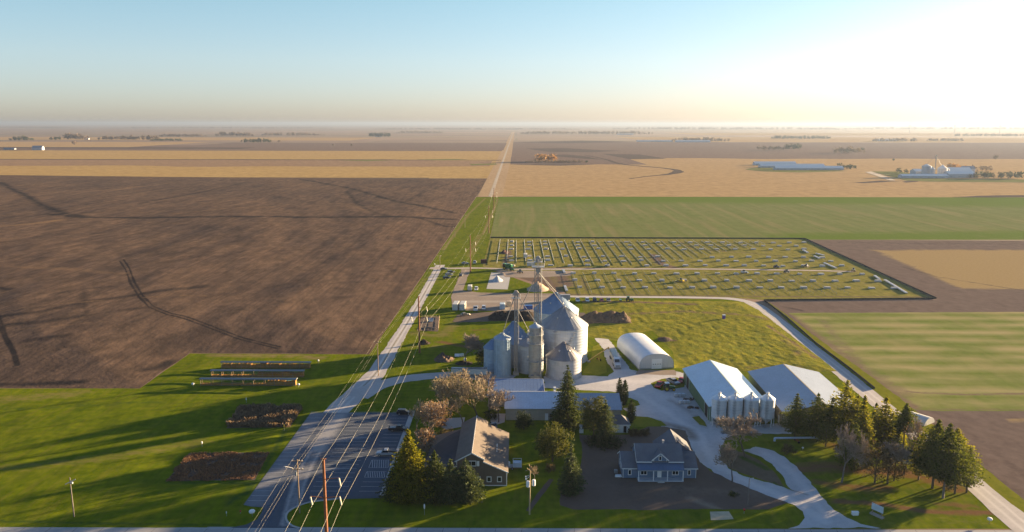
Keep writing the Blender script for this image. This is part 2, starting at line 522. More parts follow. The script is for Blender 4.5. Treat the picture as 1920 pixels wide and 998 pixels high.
# --- big ploughed field on the left
M_PLOUGH = soil_mat('ploughed_earth', (0.062, 0.047, 0.036), (0.110, 0.076, 0.054), (0.180, 0.114, 0.075), big=110, mid=9, fine=1.9, rot=math.radians(62), aspect=3.2,
                    streaks=[(-38, 1.8, 24., .42, (.05, .038, .034)), (24, 1.6, 22, .34, (.15, .10, .072)), (8, 9., 7., .45, (.052, .04, .036))],
                    attrs=[('wet', (.036, .030, .028)), ('ridge_tone', (.19, .12, .07))], bump=.2, fine_amt=.62, mott=.45)
plo = PX((-260, 727), (262, 728), (300, 700), (356, 662.5), (692, 664), (915.5, 335.3), (700, 335), (300, 331.5), (-200, 326))
wet = []
def W(hw, s, *p): wet.append(([tuple(G(*q)[:2]) for q in p], hw * (1.7 if hw > 2 else 1.15), s * (.85 if hw > 2 else .85)))
for off in (0, 7):
    W(1.3, 1., *[(x + off, y - off * .35) for x, y in ((225, 495), (236, 512), (246, 540), (262, 565), (280, 585), (315, 600), (350, 607), (395, 622), (450, 640), (520, 655))])
    W(1.2, 1., *[(x + off * .8, y) for x, y in ((-6, 600), (8, 640), (24, 668), (30, 690))])
W(7, .9, (0, 345), (30, 360), (75, 385), (120, 405), (165, 410)); W(8, .9, (90, 405), (150, 412), (240, 412), (400, 412), (600, 411), (760, 411), (850, 412))
W(6, .8, (565, 338), (640, 352), (700, 369), (760, 384), (850, 400)); W(5, .7, (650, 362), (672, 385), (700, 402), (730, 411))
W(5, .8, (720, 410), (790, 413), (830, 424), (880, 430)); W(5, .6, (757, 384), (790, 365), (850, 345)); W(6, .7, (260, 387), (330, 372), (400, 358), (470, 343))
W(9, .6, (130, 405), (200, 400), (250, 396)); W(6, .7, (110, 425), (150, 423)); W(5, .5, (480, 365), (600, 385), (655, 388))
W(5, .8, (10, 600), (60, 596), (150, 576), (240, 562), (300, 553), (380, 543)); W(5, .75, (0, 618), (90, 612), (200, 596), (280, 585)); W(4, .7, (100, 560), (160, 548), (210, 545))
W(4, .7, (55, 648), (90, 643), (120, 640)); W(3, .6, (158, 545), (157, 580), (165, 598)); W(5, .9, (-5, 545), (18, 548)); W(10, .6, (290, 665), (350, 640), (400, 625))
W(3, .9, (0, 722), (70, 721), (150, 718)); W(4, .8, (270, 695), (300, 690), (320, 680)); W(3, .6, (60, 724), (66, 718), (90, 722)); W(10, .35, (690, 640), (760, 560), (840, 440), (905, 345)); W(4, .5, (520, 660), (680, 655))
W(7, .4, (400, 560), (520, 540), (640, 528)); W(6, .4, (430, 600), (560, 570), (660, 560)); W(6, .4, (300, 500), (420, 480), (600, 470)); W(8, .45, (0, 460), (90, 445), (190, 440))
ridge_tone = [([tuple(G(*q)[:2]) for q in p], hw, s) for p, hw, s in ((((0, 430), (60, 425), (120, 417)), 12, .8), (((330, 405), (430, 395), (520, 390)), 12, .5), (((560, 400), (640, 392), (720, 390)), 10, .5), (((780, 385), (830, 388)), 9, .6),
         (((0, 505), (120, 510), (230, 520)), 10, .5), (((0, 590), (90, 580), (200, 570)), 5, .5), (((20, 627), (100, 622), (200, 612)), 4, .5), (((230, 420), (400, 425)), 8, .4), (((100, 365), (220, 358), (330, 345)), 12, .5), (((280, 565), (330, 560), (400, 560)), 6, .45))]  # brighter reddish bands mixed into the soil along the ridges
def relief_plough(xy, ed):
    z = np.array([1.7 * mnoise.noise((x * .010 + 3, y * .007, 0)) + .7 * mnoise.noise((x * .045, y * .022, 5)) + .06 * mnoise.noise((x * .22, y * .16, 2)) for x, y in xy])
    return (z + 2.2) * np.clip(ed / 60, 0, 1) * .9
sheet('ploughed_field', plo, .02, M_PLOUGH, step=6, jit=.5, grid=pgrid(-260, 920, 337, 726, 8, 3.4), attrs={'wet': wet, 'ridge_tone': ridge_tone}, relief=relief_plough)

# --- lawns round the buildings
M_LAWN = soil_mat('lawn_grass', (0.068, 0.118, 0.004), (0.110, 0.151, 0.005), (0.169, 0.175, 0.006), big=26, mid=4, fine=.8, aspect=.5, streaks=[(80, 1.6, 9, .35, (.20, .165, .03)), (55, 6, 2.5, .4, (.048, .08, .006))], mott=.5,
                  rows=[(math.radians(90), 3.4, .3, (.05, .085, .006)), (math.radians(70), 1.7, .2, (.14, .14, .02))], attrs=[('litter', (.17, .095, .045)), ('dry', (.21, .165, .06)), ('rank', (.05, .085, .015))], bump=.05, fine_amt=.4)
lawn = PX((-420, 991), (-420, 728.5), (262, 728.5), (356, 663), (693, 664.5), (893, 369.5), (935.5, 369.5), (919, 446), (905, 500), (1060, 556), (1400, 562), (1432, 578), (1545, 668), (1690, 787), (1938, 992))
litter = [([tuple(G(*q)[:2]) for q in p], hw, s) for p, hw, s in (
    (((1490, 880), (1560, 875), (1650, 885), (1720, 890), (1790, 915)), 7, .8), (((1560, 835), (1600, 845), (1680, 860)), 6, .7), (((1560, 940), (1650, 945), (1740, 960), (1860, 962)), 2.6, .9), (((1540, 905), (1600, 915), (1660, 915)), 5, .7),
    (((1760, 945), (1830, 950)), 3, .6), (((820, 640), (870, 650), (910, 655)), 4, .8), (((880, 620), (915, 617)), 2.5, .8), (((700, 930), (820, 945), (900, 940)), 3, .4), (((1470, 815), (1540, 812)), 3, .6), (((780, 830), (840, 830), (850, 800)), 4, .5))]
dry = [([tuple(G(*q)[:2]) for q in p], hw, s) for p, hw, s in (
    (((400, 667), (560, 668), (600, 672)), 5, .8), (((-200, 760), (0, 752), (150, 738)), 10, .5), (((0, 880), (200, 860), (380, 830)), 7, .45), (((1770, 975), (1850, 978)), 3, .4), (((770, 625), (830, 630), (860, 600)), 7, .6), (((830, 470), (845, 450), (880, 400), (910, 372)), 3, .7), (((905, 440), (935, 372)), 3, .8),
    (((880, 480), (900, 440)), 6, .6), (((760, 650), (830, 650)), 5, .5), (((690, 660), (735, 590), (800, 520)), 2, .5), (((1040, 560), (1060, 600)), 5, .4))]
rank = [([tuple(G(*q)[:2]) for q in p], hw, s) for p, hw, s in ((((425, 945), (460, 925), (480, 900)), 3, .8), (((0, 978), (200, 982), (420, 985)), 1.4, .7), (((440, 806), (560, 800), (580, 776)), 2, .7), (((310, 905), (480, 905), (540, 800)), 2., .7), (((375, 712), (560, 712)), 3, .7), (((0, 800), (200, 790), (420, 800)), 14, .3), (((0, 770), (300, 755)), 3, .5))]
def relief_lawn(xy, ed):
    z = np.array([.25 * mnoise.noise((x * .04, y * .04, 8)) + .08 * mnoise.noise((x * .2, y * .2, 1)) for x, y in xy])
    k = np.ones(len(xy))
    for q in (((424, 803), (452, 764), (568, 764), (545, 801)), ((310, 903), (355, 850), (505, 849), (478, 900)), ((372, 724), (417, 688), (600, 688), (560, 724))):
        P_ = [tuple(p) for p in PX(*q)]; dd = seg_dist(xy, P_ + P_[:1]); k = np.minimum(k, np.where(in_poly(xy, P_), 0, np.clip((dd - 3) / 8, 0, 1)))
    return (z + .28) * np.clip(ed / 14, 0, 1) * np.where(xy[:, 0] < -72, .9, 0) * k
sheet('lawn', lawn, .008, M_LAWN, step=4, jit=.25, grid=pgrid(-420, 1940, 372, 986, 13, 6), attrs={'litter': litter, 'dry': dry, 'rank': rank}, relief=relief_lawn)

# --- rough pasture with tussocks
M_PAST = soil_mat('pasture_grass', (0.140, 0.173, 0.018), (0.212, 0.199, 0.023), (0.311, 0.244, 0.035), big=20, mid=3.4, fine=.9, rot=math.radians(40), aspect=2.5, streaks=[(60, 2.2, 4, .45, (.10, .125, .02)), (20, 5, 2, .4, (.13, .16, .03))], attrs=[('dirt', (.17, .115, .07)), ('rank', (.065, .095, .02))], bump=.25, fine_amt=.6, mott=.5,
                  rows=[(math.radians(-50), 3.2, .35, (.07, .085, .02))])
past = PX((1090, 562), (1395, 566), (1424, 582), (1540, 672), (1572, 697), (1400, 697), (1265, 690), (1262, 660), (1224, 620), (1172, 628), (1165, 640), (1104, 632))
pdirt = [([tuple(G(*q)[:2]) for q in p], hw, s) for p, hw, s in ((((1090, 566), (1200, 568), (1300, 572)), 5, .8), (((1180, 590), (1280, 585), (1400, 592), (1440, 600)), 6, .55), (((1470, 640), (1500, 655), (1490, 668)), 5, .5), (((1225, 633), (1265, 640)), 2.6, 1.), (((1440, 612), (1530, 672)), 2.5, .7), (((1400, 690), (1500, 690)), 3, .5))]
def relief_past(xy, ed):
    z = np.array([.14 * mnoise.noise((x * .12, y * .1, 8)) + .26 * mnoise.noise((x * .5, y * .42, 1)) for x, y in xy])
    return (z + .36) * np.clip(ed / 6, 0, 1)
sheet('pasture', past, .014, M_PAST, step=4, jit=.4, grid=pgrid(1080, 1575, 562, 696, 4.5, 2.0), attrs={'dirt': pdirt, 'rank': []}, relief=relief_past)

# --- building-site meadow with racking
M_SITE = soil_mat('site_grass', (0.133, 0.148, 0.023), (0.189, 0.176, 0.033), (0.255, 0.211, 0.051), big=30, mid=5, fine=1.2, aspect=.6, streaks=[(0, 2.2, 8, .35, (.11, .10, .05)), (90, 2.5, 6, .35, (.30, .23, .09))], attrs=[('dirt', (.165, .115, .085)), ('rank', (.07, .095, .03))], bump=.12, fine_amt=.5, mott=.5)
site = PX((919, 446), (1507, 448.3), (1753, 560), (1432, 563), (1398, 560), (1062, 555), (1060, 548), (905, 500))
sdirt = [([tuple(G(*q)[:2]) for q in p], hw, s) for p, hw, s in (
    (((950, 505), (1060, 503), (1200, 504), (1440, 506), (1600, 509)), 5, 1.), (((945, 500), (952, 480), (955, 470)), 4, .9), (((1225, 478), (1240, 495), (1265, 503)), 7, .9), (((1270, 452), (1300, 466), (1340, 470), (1440, 478), (1560, 490)), 4, .55),
    (((1000, 515), (1010, 530), (1020, 550)), 22, 1.), (((1050, 515), (1060, 535)), 12, .8), (((1062, 552), (1400, 556), (1740, 557)), 3, .7), (((1520, 452), (1640, 505), (1745, 556)), 6, .5), (((1090, 520), (1100, 545)), 4, .5), (((1180, 515), (1190, 545)), 3, .4))]
srank = [([tuple(G(*q)[:2]) for q in p], hw, s) for p, hw, s in ((((1060, 499), (1125, 499)), 5, 1.), (((1070, 510), (1400, 512)), 4, .5), (((1300, 460), (1420, 476), (1540, 488)), 2, .7), (((930, 480), (940, 478)), 3, .7))]
sheet('site_meadow', site, .02, M_SITE, step=5, jit=.2, grid=pgrid(905, 1750, 449, 560, 9, 2.4), attrs={'dirt': sdirt, 'rank': srank})

# --- fields on the right beyond the gravel road
M_RIGHT = soil_mat('turned_soil', (0.124, 0.092, 0.078), (0.158, 0.117, 0.098), (0.194, 0.145, 0.116), big=50, mid=8, fine=1.5, rot=.3, aspect=.35, rows=[(math.radians(90), 9., .2, (.14, .1, .08)), (math.radians(-38), 5., .25, (.12, .088, .07))], attrs=[('pale', (.33, .235, .11)), ('wet', (.085, .064, .055))], bump=.06, fine_amt=.45)
rightf = PX((1508, 450), (2080, 452), (2700, 760), (2700, 991), (1946, 991), (1700, 790), (1545, 666), (1440, 566), (1757, 562))
pale = [(PX((1640, 470), (1700, 468), (2080, 469), (2100, 545), (1800, 541), (1720, 505)), -4, 1.), (PX((1885, 783), (1960, 783), (1960, 792), (1890, 792)), -1, .6)]
rwet = [([tuple(G(*q)[:2]) for q in p], hw, s) for p, hw, s in ((((1465, 575), (1510, 584)), 3, .8), (((1560, 455), (1930, 458)), 10, .4), (((1690, 500), (1760, 520), (1920, 545)), 4, .5), (((1800, 800), (1880, 860), (1930, 900)), 3, .4), (((1780, 820), (1860, 890), (1920, 930)), 2, .4))]
sheet('turned_field', rightf, .012, M_RIGHT, step=8, jit=.4, grid=pgrid(1440, 2100, 452, 990, 14, 5), attrs={'pale': pale, 'wet': rwet})
M_STRIPE = soil_mat('striped_cover_crop', (0.101, 0.160, 0.022), (0.130, 0.176, 0.029), (0.168, 0.192, 0.043), big=40, mid=7, fine=1.2, rot=.5, aspect=.5, rows=[(math.radians(90), 13.3, .75, (.44, .35, .18)), (math.radians(-36), 30., .35, (.36, .29, .13))], streaks=[(90, 8, 14, .35, (.25, .21, .085))], attrs=[('bare', (.2, .145, .095))], bump=.05, fine_amt=.4)
strp = PX((1478, 587), (2200, 584), (2500, 770), (1765, 771), (1700, 768), (1600, 690))
bare = [([tuple(G(*q)[:2]) for q in p], hw, s) for p, hw, s in ((((1480, 590), (1560, 650), (1640, 710), (1720, 770)), 5, .75), (((1540, 600), (1610, 680), (1700, 740)), 6, .5), (((1700, 735), (1800, 740), (1960, 738)), 2, .8), (((1720, 768), (1920, 768)), 2, .5))]
sheet('cover_crop_field', strp, .018, M_STRIPE, step=6, jit=.6, grid=pgrid(1480, 2200, 588, 770, 12, 5), attrs={'bare': bare})
M_VERGE = soil_mat('roadside_grass', (0.119, 0.151, 0.013), (0.162, 0.168, 0.015), (0.216, 0.190, 0.025), big=14, mid=3, fine=.6, bump=.06, fine_amt=.5)
sheet('verge', PX((1440, 566), (1475, 590), (1560, 655), (1625, 700), (1700, 757), (1790, 830), (1975, 985), (1975, 992), (1946, 992), (1845, 905), (1720, 803), (1600, 706), (1530, 655)), .022, M_VERGE, jit=.5, step=3)

# --- gravel and asphalt
def gravel_mat(name, c, attrs=(), bump=.02, var=.16, rot=0, asp=1.):
    t = NT(name); co = t.coord(rot, (1, asp, 1))
    n1 = t.noise(co, .09, 5, .6); n2 = t.noise(co, .7, 4, .65); n3 = t.noise(co, 5., 2, .7)
    col = t.ramp(n1, [(.3, sc3(c, 1 - var)), (.7, sc3(c, 1 + var))])
    col = t.mix(.35, col, t.ramp(n2, [(.3, sc3(c, .7)), (.7, sc3(c, 1.2))]))
    col = t.mix(.2, col, t.ramp(n3, [(.3, sc3(c, .55)), (.7, sc3(c, 1.35))]))
    for an, cc in attrs:
        a = t.attr(an)
        m = t.math('MULTIPLY', t.gray(t.math('ADD', a, t.math('MULTIPLY', t.math('SUBTRACT', n2, .5), .5)), .15, .85), t.gray(a, 0, .1))
        col = t.mix(m, col, cc)
    t.bump(n3, .5, bump)
    return t.done(col, .92, 0, .2)
M_GRAVEL = gravel_mat('limestone_gravel', (.50, .475, .455), var=.24, attrs=[('rut', (.62, .58, .54)), ('earth', (.17, .125, .09))])
M_GRAVEL2 = gravel_mat('lane_gravel', (.44, .40, .37), var=.22, attrs=[('rut', (.55, .51, .47)), ('earth', (.15, .13, .06))])
M_ASPH = gravel_mat('asphalt', (.078, .092, .115), attrs=[('dust', (.30, .29, .285)), ('pale', (.19, .195, .21))], var=.1)
M_CONC = gravel_mat('concrete_road', (.34, .33, .32), var=.08)
M_PADC = gravel_mat('concrete_pad', (.42, .40, .37), var=.1)
M_DIRT = gravel_mat('bare_earth', (.125, .088, .066), attrs=[('chaff', (.22, .17, .12))], var=.25, bump=.06)
M_DIRTY = gravel_mat('dirt_yard', (.27, .21, .16), attrs=[('chaff', (.36, .30, .24)), ('mud', (.12, .09, .07))], var=.18, bump=.04)
M_PAINT = plain('road_paint', (.44, .44, .43), .7, var=.2, scale=2.)
M_JOINT = plain('joint_tar', (.05, .05, .052), .9)

road = rect(-420, 420, 160.0, 170.2)
sheet('verge', rect(-420, 420, 140, 159.9), .012, M_LAWN, jit=.0, step=8, attrs={})
sheet('road', road, .016, M_CONC, step=6)
b = MB()
for i in range(-40, 41):
    x = i * 6.1 + .4; b.quad((x, 160.1, .021), (x + .09, 160.1, .021), (x + 1.2, 170.1, .021), (x + 1.11, 170.1, .021))
b.build('road_joint', M_JOINT, fix=False)['kind'] = 'structure'
sheet('road_edge', rect(-420, 420, 169.5, 169.62), .022, M_PAINT)

# field lane that leads away between the ploughed field and the lawn
LANE = smooth_line([G(x, y) for x, y in ((628, 775), (662, 742), (690, 716), (712, 690), (735, 652), (765, 604), (795, 552), (817, 512), (826, 497))], 5)
lgrid = [(p[0] + dx, p[1]) for p in smooth_line(LANE, 4) for dx in (-3, -2.2, -1.3, -.5, .4, 1.3, 2.2, 3)]
rutl = [(p[0] - .95, p[1]) for p in LANE]; rutr = [(p[0] + .95, p[1]) for p in LANE]
sheet('lane', ribbon(LANE, [8.5, 8.2, 8, 6.8, 6, 5.4, 5, 5, 6]), .026, M_GRAVEL2, jit=.5, step=2.5, grid=lgrid, attrs={'rut': [(rutl, .7, 1.), (rutr, .7, 1.)], 'earth': [(LANE[8:], .55, .75)]})
BR = smooth_line([G(x, y) for x, y in ((668, 745), (700, 727), (745, 713), (800, 706), (850, 703), (905, 706), (960, 712))], 5)
sheet('lane', ribbon(BR, [9, 8, 7.5, 7, 7.5, 9, 10]), .030, M_GRAVEL2, jit=.4, step=2.5, attrs={})
# road on the right
RR = smooth_line([G(x, y) for x, y in ((1058, 556), (1150, 557), (1300, 558), (1375, 561), (1418, 573), (1462, 605), (1535, 664), (1600, 716), (1680, 783), (1760, 851), (1850, 928), (1935, 1000))], 5)
sheet('gravel_road', ribbon(RR, [4.5, 4.5, 4.5, 5.5, 7, 7, 7, 7, 7, 7, 7, 7.5]), .034, M_GRAVEL2, jit=.35, step=3, grid=[(p[0] + dx, p[1]) for p in RR for dx in (-1.2, 1.2)], attrs={'rut': [([(p[0] - 1.2, p[1]) for p in RR], .9, .8), ([(p[0] + 1.2, p[1]) for p in RR], .9, .8)], 'earth': []})
# track across the site and the lane from pole three to it
sheet('site_track', ribbon(smooth_line([G(x, y) for x, y in ((806, 503), (840, 503.5), (900, 503), (960, 505), (1040, 505), (1150, 504.5), (1280, 504.5), (1430, 506), (1550, 508), (1600, 510))], 5), [7, 5, 4.5, 4.5, 4.5, 4, 3.5, 3.5, 3, 3]), .04, plain('site_track_gravel', (.38, .32, .27), .95, var=.15, scale=.3), jit=.4, step=3)
yardL = PX((846, 556), (866, 505), (882, 505), (868, 545), (900, 549), (1060, 551), (1062, 562), (1062, 586), (855, 582), (848, 580))
sheet('gravel_yard', yardL, .036, M_DIRTY, jit=.5, step=3, grid=pgrid(850, 1060, 505, 585, 12, 5), attrs={'chaff': [(PX((862, 566), (1040, 566)), 5, .9), (PX((855, 555), (1060, 556)), 2, .7)], 'mud': [(PX((900, 551), (1050, 552)), 2, .6)]})
sheet('concrete_pad', PX((921, 511), (958, 512), (952, 543), (912, 542)), .044, M_PADC)
sheet('gravel_patch', PX((930, 507), (1000, 508), (1075, 508), (1070, 517), (1000, 521), (948, 520)), .048, M_DIRTY, jit=.8, step=2, attrs={})
sheet('bare_soil', PX((858, 590), (925, 584), (1062, 586), (1190, 590), (1200, 602), (1100, 605), (930, 602), (880, 605), (850, 604)), .038, M_DIRT, jit=1.2, step=2, attrs={'chaff': []})

# parking lot
lot = PX((456.5, 947), (583, 774), (771, 774), (718, 934), (633, 936.5), (585, 942), (560, 949.5), (543, 959), (537.5, 968), (539, 977), (548, 986), (562, 990.5), (430, 990.5), (462, 984), (482, 974), (490, 962), (494, 952), (470, 950))
LC = smooth_line([V(-53.5, 171, 0), V(-55.5, 184, 0), V(-57.3, 200, 0), V(-57.5, 225, 0), V(-57, 245.5, 0)], 5)
lx = [(x * .9 - 68, y * 1.1 + 171) for x in range(0, 40) for y in range(0, 68)]
pale = [([(-65, 246), (-65, 182)], 7, .75), ([(-67, 216), (-46, 224)], 2.2, .8), ([(-64, 196), (-46, 203)], 1.6, .7), ([(-62, 244), (-50, 244)], 3, .6)]
sheet('parking_lot', lot, .044, M_ASPH, step=2, grid=lx, attrs={'dust': [(LC, 1.3, .55), ([(p[0] - 1.3, p[1]) for p in LC], 1.2, .85), ([(p[0] + 1.3, p[1]) for p in LC], 1.2, .85), ([(p[0] + .3, p[1]) for p in LC[-8:]], 5, .9)], 'pale': pale})
def mark(b, x0, x1, y0, y1, z=.049): b.quad((x0, y0, z), (x1, y0, z), (x1, y1, z), (x0, y1, z))
b = MB()
for i in range(24):
    y = 183.2 + i * 2.68
    mark(b, -67.0, -62.2, y - .06, y + .06)
    if 188 < y: mark(b, -52.6, -43.4, y - .06, y + .06)
    if y > 187 and not (194.5 < y < 209): mark(b, -40.2, -35.0, y - .06, y + .06)
for (ya, yb) in ((202.6, 207.6), (196.6, 200.2)):
    mark(b, -40.3, -35, ya - .06, ya + .06); mark(b, -40.3, -35, yb - .06, yb + .06); mark(b, -40.36, -40.24, ya + .07, yb - .07)
    for k in range(9):
        x = -40 + k * .62; y1 = yb - .1
        b.quad((x, ya + .1, .049), (x + .14, ya + .1, .049), (x + .14 - (.75 if k else 0), y1, .049), (x - (.75 if k else 0), y1, .049)) if k else None
b.build('parking_lines', M_PAINT, fix=False)['kind'] = 'structure'
b = MB(); b.box(-34.5, -33.0, 186, 246, 0, .14); o = b.build('pavement', M_PADC); o['kind'] = 'structure'
# kerb at the mouth of the lot
kl = smooth_line([G(x, y) for x, y in ((633, 936), (585, 941.5), (560, 949), (542, 959), (536.5, 968), (538, 977.5), (548, 986.5), (562, 991))], 5)
sheet('kerb', ribbon(kl, .45), .17, M_PADC); 
b = MB()
for p, q in zip(kl[:-1], kl[1:]):
    d = (q - p).normalized(); nn = V(-d.y, d.x, 0) * .225
    b.add([p - nn, q - nn, q - nn + V(0, 0, .166), p - nn + V(0, 0, .166), p + nn, q + nn, q + nn + V(0, 0, .166), p + nn + V(0, 0, .166)], [(0, 1, 2, 3), (5, 4, 7, 6)])
b.build('kerb_face', M_PADC, fix=False)['kind'] = 'structure'

# gravel farmyard
yard = PX((1020, 706), (1090, 704), (1140, 706), (1152, 697), (1139, 680), (1128, 650), (1115, 634), (1140, 634), (1152, 650), (1166, 672), (1184, 694), (1198, 697), (1268, 697), (1310, 706), (1330, 740), (1340, 790), (1352, 802), (1478, 803), (1492, 813), (1450, 814), (1380, 812), (1358, 825),
          (1349, 846), (1352, 862), (1370, 882), (1395, 893), (1440, 905), (1474, 917), (1490, 922), (1476, 912), (1466, 890), (1446, 870), (1420, 853), (1392, 845), (1420, 838), (1450, 846), (1480, 864), (1510, 893), (1535, 925), (1552, 945), (1580, 966), (1615, 983), (1650, 990.5),
          (1475, 990.5), (1500, 983), (1509, 972), (1506, 960), (1492, 948), (1450, 935), (1400, 915), (1350, 894), (1325, 876), (1305, 862), (1290, 835), (1289, 818), (1240, 800), (1200, 782), (1183, 778), (1165, 765), (1160, 735), (1020, 728))
ygrid = pgrid(1020, 1650, 640, 988, 10, 6)
yr = [([tuple(G(*q)[:2]) for q in p], hw, s) for p, hw, s in ((((1100, 715), (1200, 715), (1290, 712)), 5, .7), (((1190, 735), (1240, 765), (1310, 815), (1340, 870), (1420, 912), (1500, 945), (1545, 980)), 3, .7), (((1430, 847), (1480, 880), (1520, 930), (1550, 975)), 2.5, .6), (((1220, 730), (1300, 770), (1340, 800)), 5, .5))]
ye = [([tuple(G(*q)[:2]) for q in p], hw, s) for p, hw, s in ((((1225, 790), (1290, 806), (1300, 822)), 4, .7), (((1185, 697), (1268, 699)), 2, .5), (((1255, 750), (1300, 775), (1320, 800)), 2.6, .5), (((1475, 917), (1520, 930)), 1, .5), (((1170, 735), (1176, 775)), 1.5, .5), (((1400, 845), (1440, 880)), 1.5, .4))]
sheet('gravel_yard', yard, .032, M_GRAVEL, step=1.2, jit=.75, grid=ygrid, attrs={'rut': yr, 'earth': ye})
for nm, q, m in (('lawn_island', ((1168, 745), (1182, 746), (1196, 752), (1200, 760), (1186, 764), (1166, 766)), M_VERGE), ('lawn_island', ((1182, 780), (1215, 782), (1240, 790), (1250, 799), (1220, 800), (1178, 802)), M_VERGE), ('lawn_island', ((1298, 783), (1310, 780), (1322, 792), (1326, 800), (1312, 797)), M_VERGE),
                 ('lawn_island', ((1220, 719), (1240, 711), (1268, 708), (1282, 712), (1284, 726), (1240, 733), (1226, 728)), M_VERGE), ('lawn_island', ((1092, 700), (1108, 676), (1112, 650), (1124, 645), (1136, 680), (1138, 697), (1126, 703)), M_VERGE)):
    sheet(nm, PX(*q), .042, m, jit=.3, step=1.5)
isl = PX((1352, 850), (1366, 842), (1395, 850), (1425, 864), (1450, 884), (1464, 904), (1470, 914), (1430, 900), (1385, 886), (1366, 876), (1354, 862))
sheet('bare_soil', isl, .046, soil_mat('island_soil', (.10, .085, .05), (.135, .105, .07), (.17, .125, .085), big=8, mid=2, fine=.6, attrs=[('grassy', (.07, .10, .02))], bump=.05), jit=.35, step=1.5, grid=pgrid(1350, 1470, 842, 915, 6, 4), attrs={'grassy': [(PX((1390, 858), (1440, 880)), 2.2, .9), (PX((1450, 905), (1466, 912)), 1, .8)]})
house_soil = PX((1050, 925), (1058, 915), (1090, 880), (1092, 840), (1085, 815), (1120, 818), (1180, 815), (1215, 800), (1245, 800), (1285, 808), (1295, 835), (1312, 866), (1332, 884), (1380, 905), (1440, 930), (1476, 942), (1440, 956), (1330, 955), (1200, 956), (1075, 955), (1050, 948))
sheet('bare_soil', house_soil, .036, M_DIRT, jit=.45, step=1.6, grid=pgrid(1050, 1476, 800, 956, 9, 5), attrs={'chaff': [(PX((1295, 935), (1345, 955)), 2.5, .8), (PX((1230, 915), (1420, 925)), 5, .3)]})
sheet('path', PX((986, 958), (994, 960), (1030, 912), (1038, 900), (1030, 898), (1008, 925)), .05, M_DIRT, jit=.2, step=1, attrs={})
sheet('sand_patch', PX((1331, 960), (1366, 959), (1376, 974), (1333, 976)), .054, plain('sand', (.45, .38, .25), .95), jit=.1, step=1)
sheet('patio', PX((826, 785), (872, 783), (868, 800), (836, 806), (822, 798)), .04, M_PADC)
sheet('patio', PX((920, 776), (948, 776), (946, 792), (920, 800)), .04, M_PADC)
sheet('bare_soil', PX((782, 620), (790, 594), (824, 594), (822, 622)), .05, M_DIRT, jit=.2, step=1, attrs={})
sheet('concrete_pad', PX((1352, 801), (1462, 794), (1488, 811), (1349, 812)), .05, M_PADC)
sheet('concrete_pad', PX((1198, 694), (1266, 694), (1268, 704), (1190, 702)), .046, M_DIRTY, jit=.4, step=1.5, attrs={})
# ------------------------------------------------------------------ shared materials
M_WHITE = plain('white_paint', (.75, .75, .73), .6, var=.06)
M_TRIM = plain('white_trim', (.72, .72, .70), .6, var=.05)
M_GLASS = plain('dark_glass', (.02, .025, .03), .12, var=.2, spec=.6)
M_BLACK = plain('black_rubber', (.02, .02, .021), .85, var=.2)
M_STEEL = plain('grey_steel', (.33, .34, .35), .5, .6, var=.2)
M_GALV = plain('galvanised_bar', (.42, .43, .44), .45, .5, var=.2, scale=2)
M_OPEN = plain('painted_interior_shade', (.018, .018, .018), .95)
M_WOODP = plain('weathered_pole', (.24, .17, .115), .9, var=.25, scale=3, bump=.01)
M_RUST = plain('weathering_steel', (.21, .085, .04), .85, var=.3, scale=2)
M_CREAM = plain('cream_insulator', (.75, .70, .55), .5, var=.05)

def window(parent, x, y, z, w, h, facing='S', mull=1, frame=M_TRIM, trim=.14, sill=False):
    """a framed window on a wall; x,y,z is the middle of its lower edge"""
    f = MB(); g = MB(); d = .06
    def bx(b, u0, u1, w0, w1, o0, o1):
        if facing == 'S': b.box(x + u0, x + u1, y - o1, y - o0, w0, w1)
        elif facing == 'N': b.box(x + u0, x + u1, y + o0, y + o1, w0, w1)
        elif facing == 'E': b.box(x + o0, x + o1, y + u0, y + u1, w0, w1)
        else: b.box(x - o1, x - o0, y + u0, y + u1, w0, w1)
    bx(f, -w / 2 - trim, -w / 2, z - trim, z + h + trim, .0, d); bx(f, w / 2, w / 2 + trim, z - trim, z + h + trim, .0, d)
    bx(f, -w / 2, w / 2, z - trim, z, .0, d); bx(f, -w / 2, w / 2, z + h, z + h + trim, .0, d)
    for k in range(1, mull + 1):
        if mull: u = -w / 2 + w * k / (mull + 1); bx(f, u - .05, u + .05, z, z + h, .003, d - .004)
    bx(g, -w / 2 + .003, w / 2 - .003, z + .003, z + h - .003, .005, .02)
    o = f.build('window', frame, parent)
    g.build('pane', M_GLASS, o)
    return o

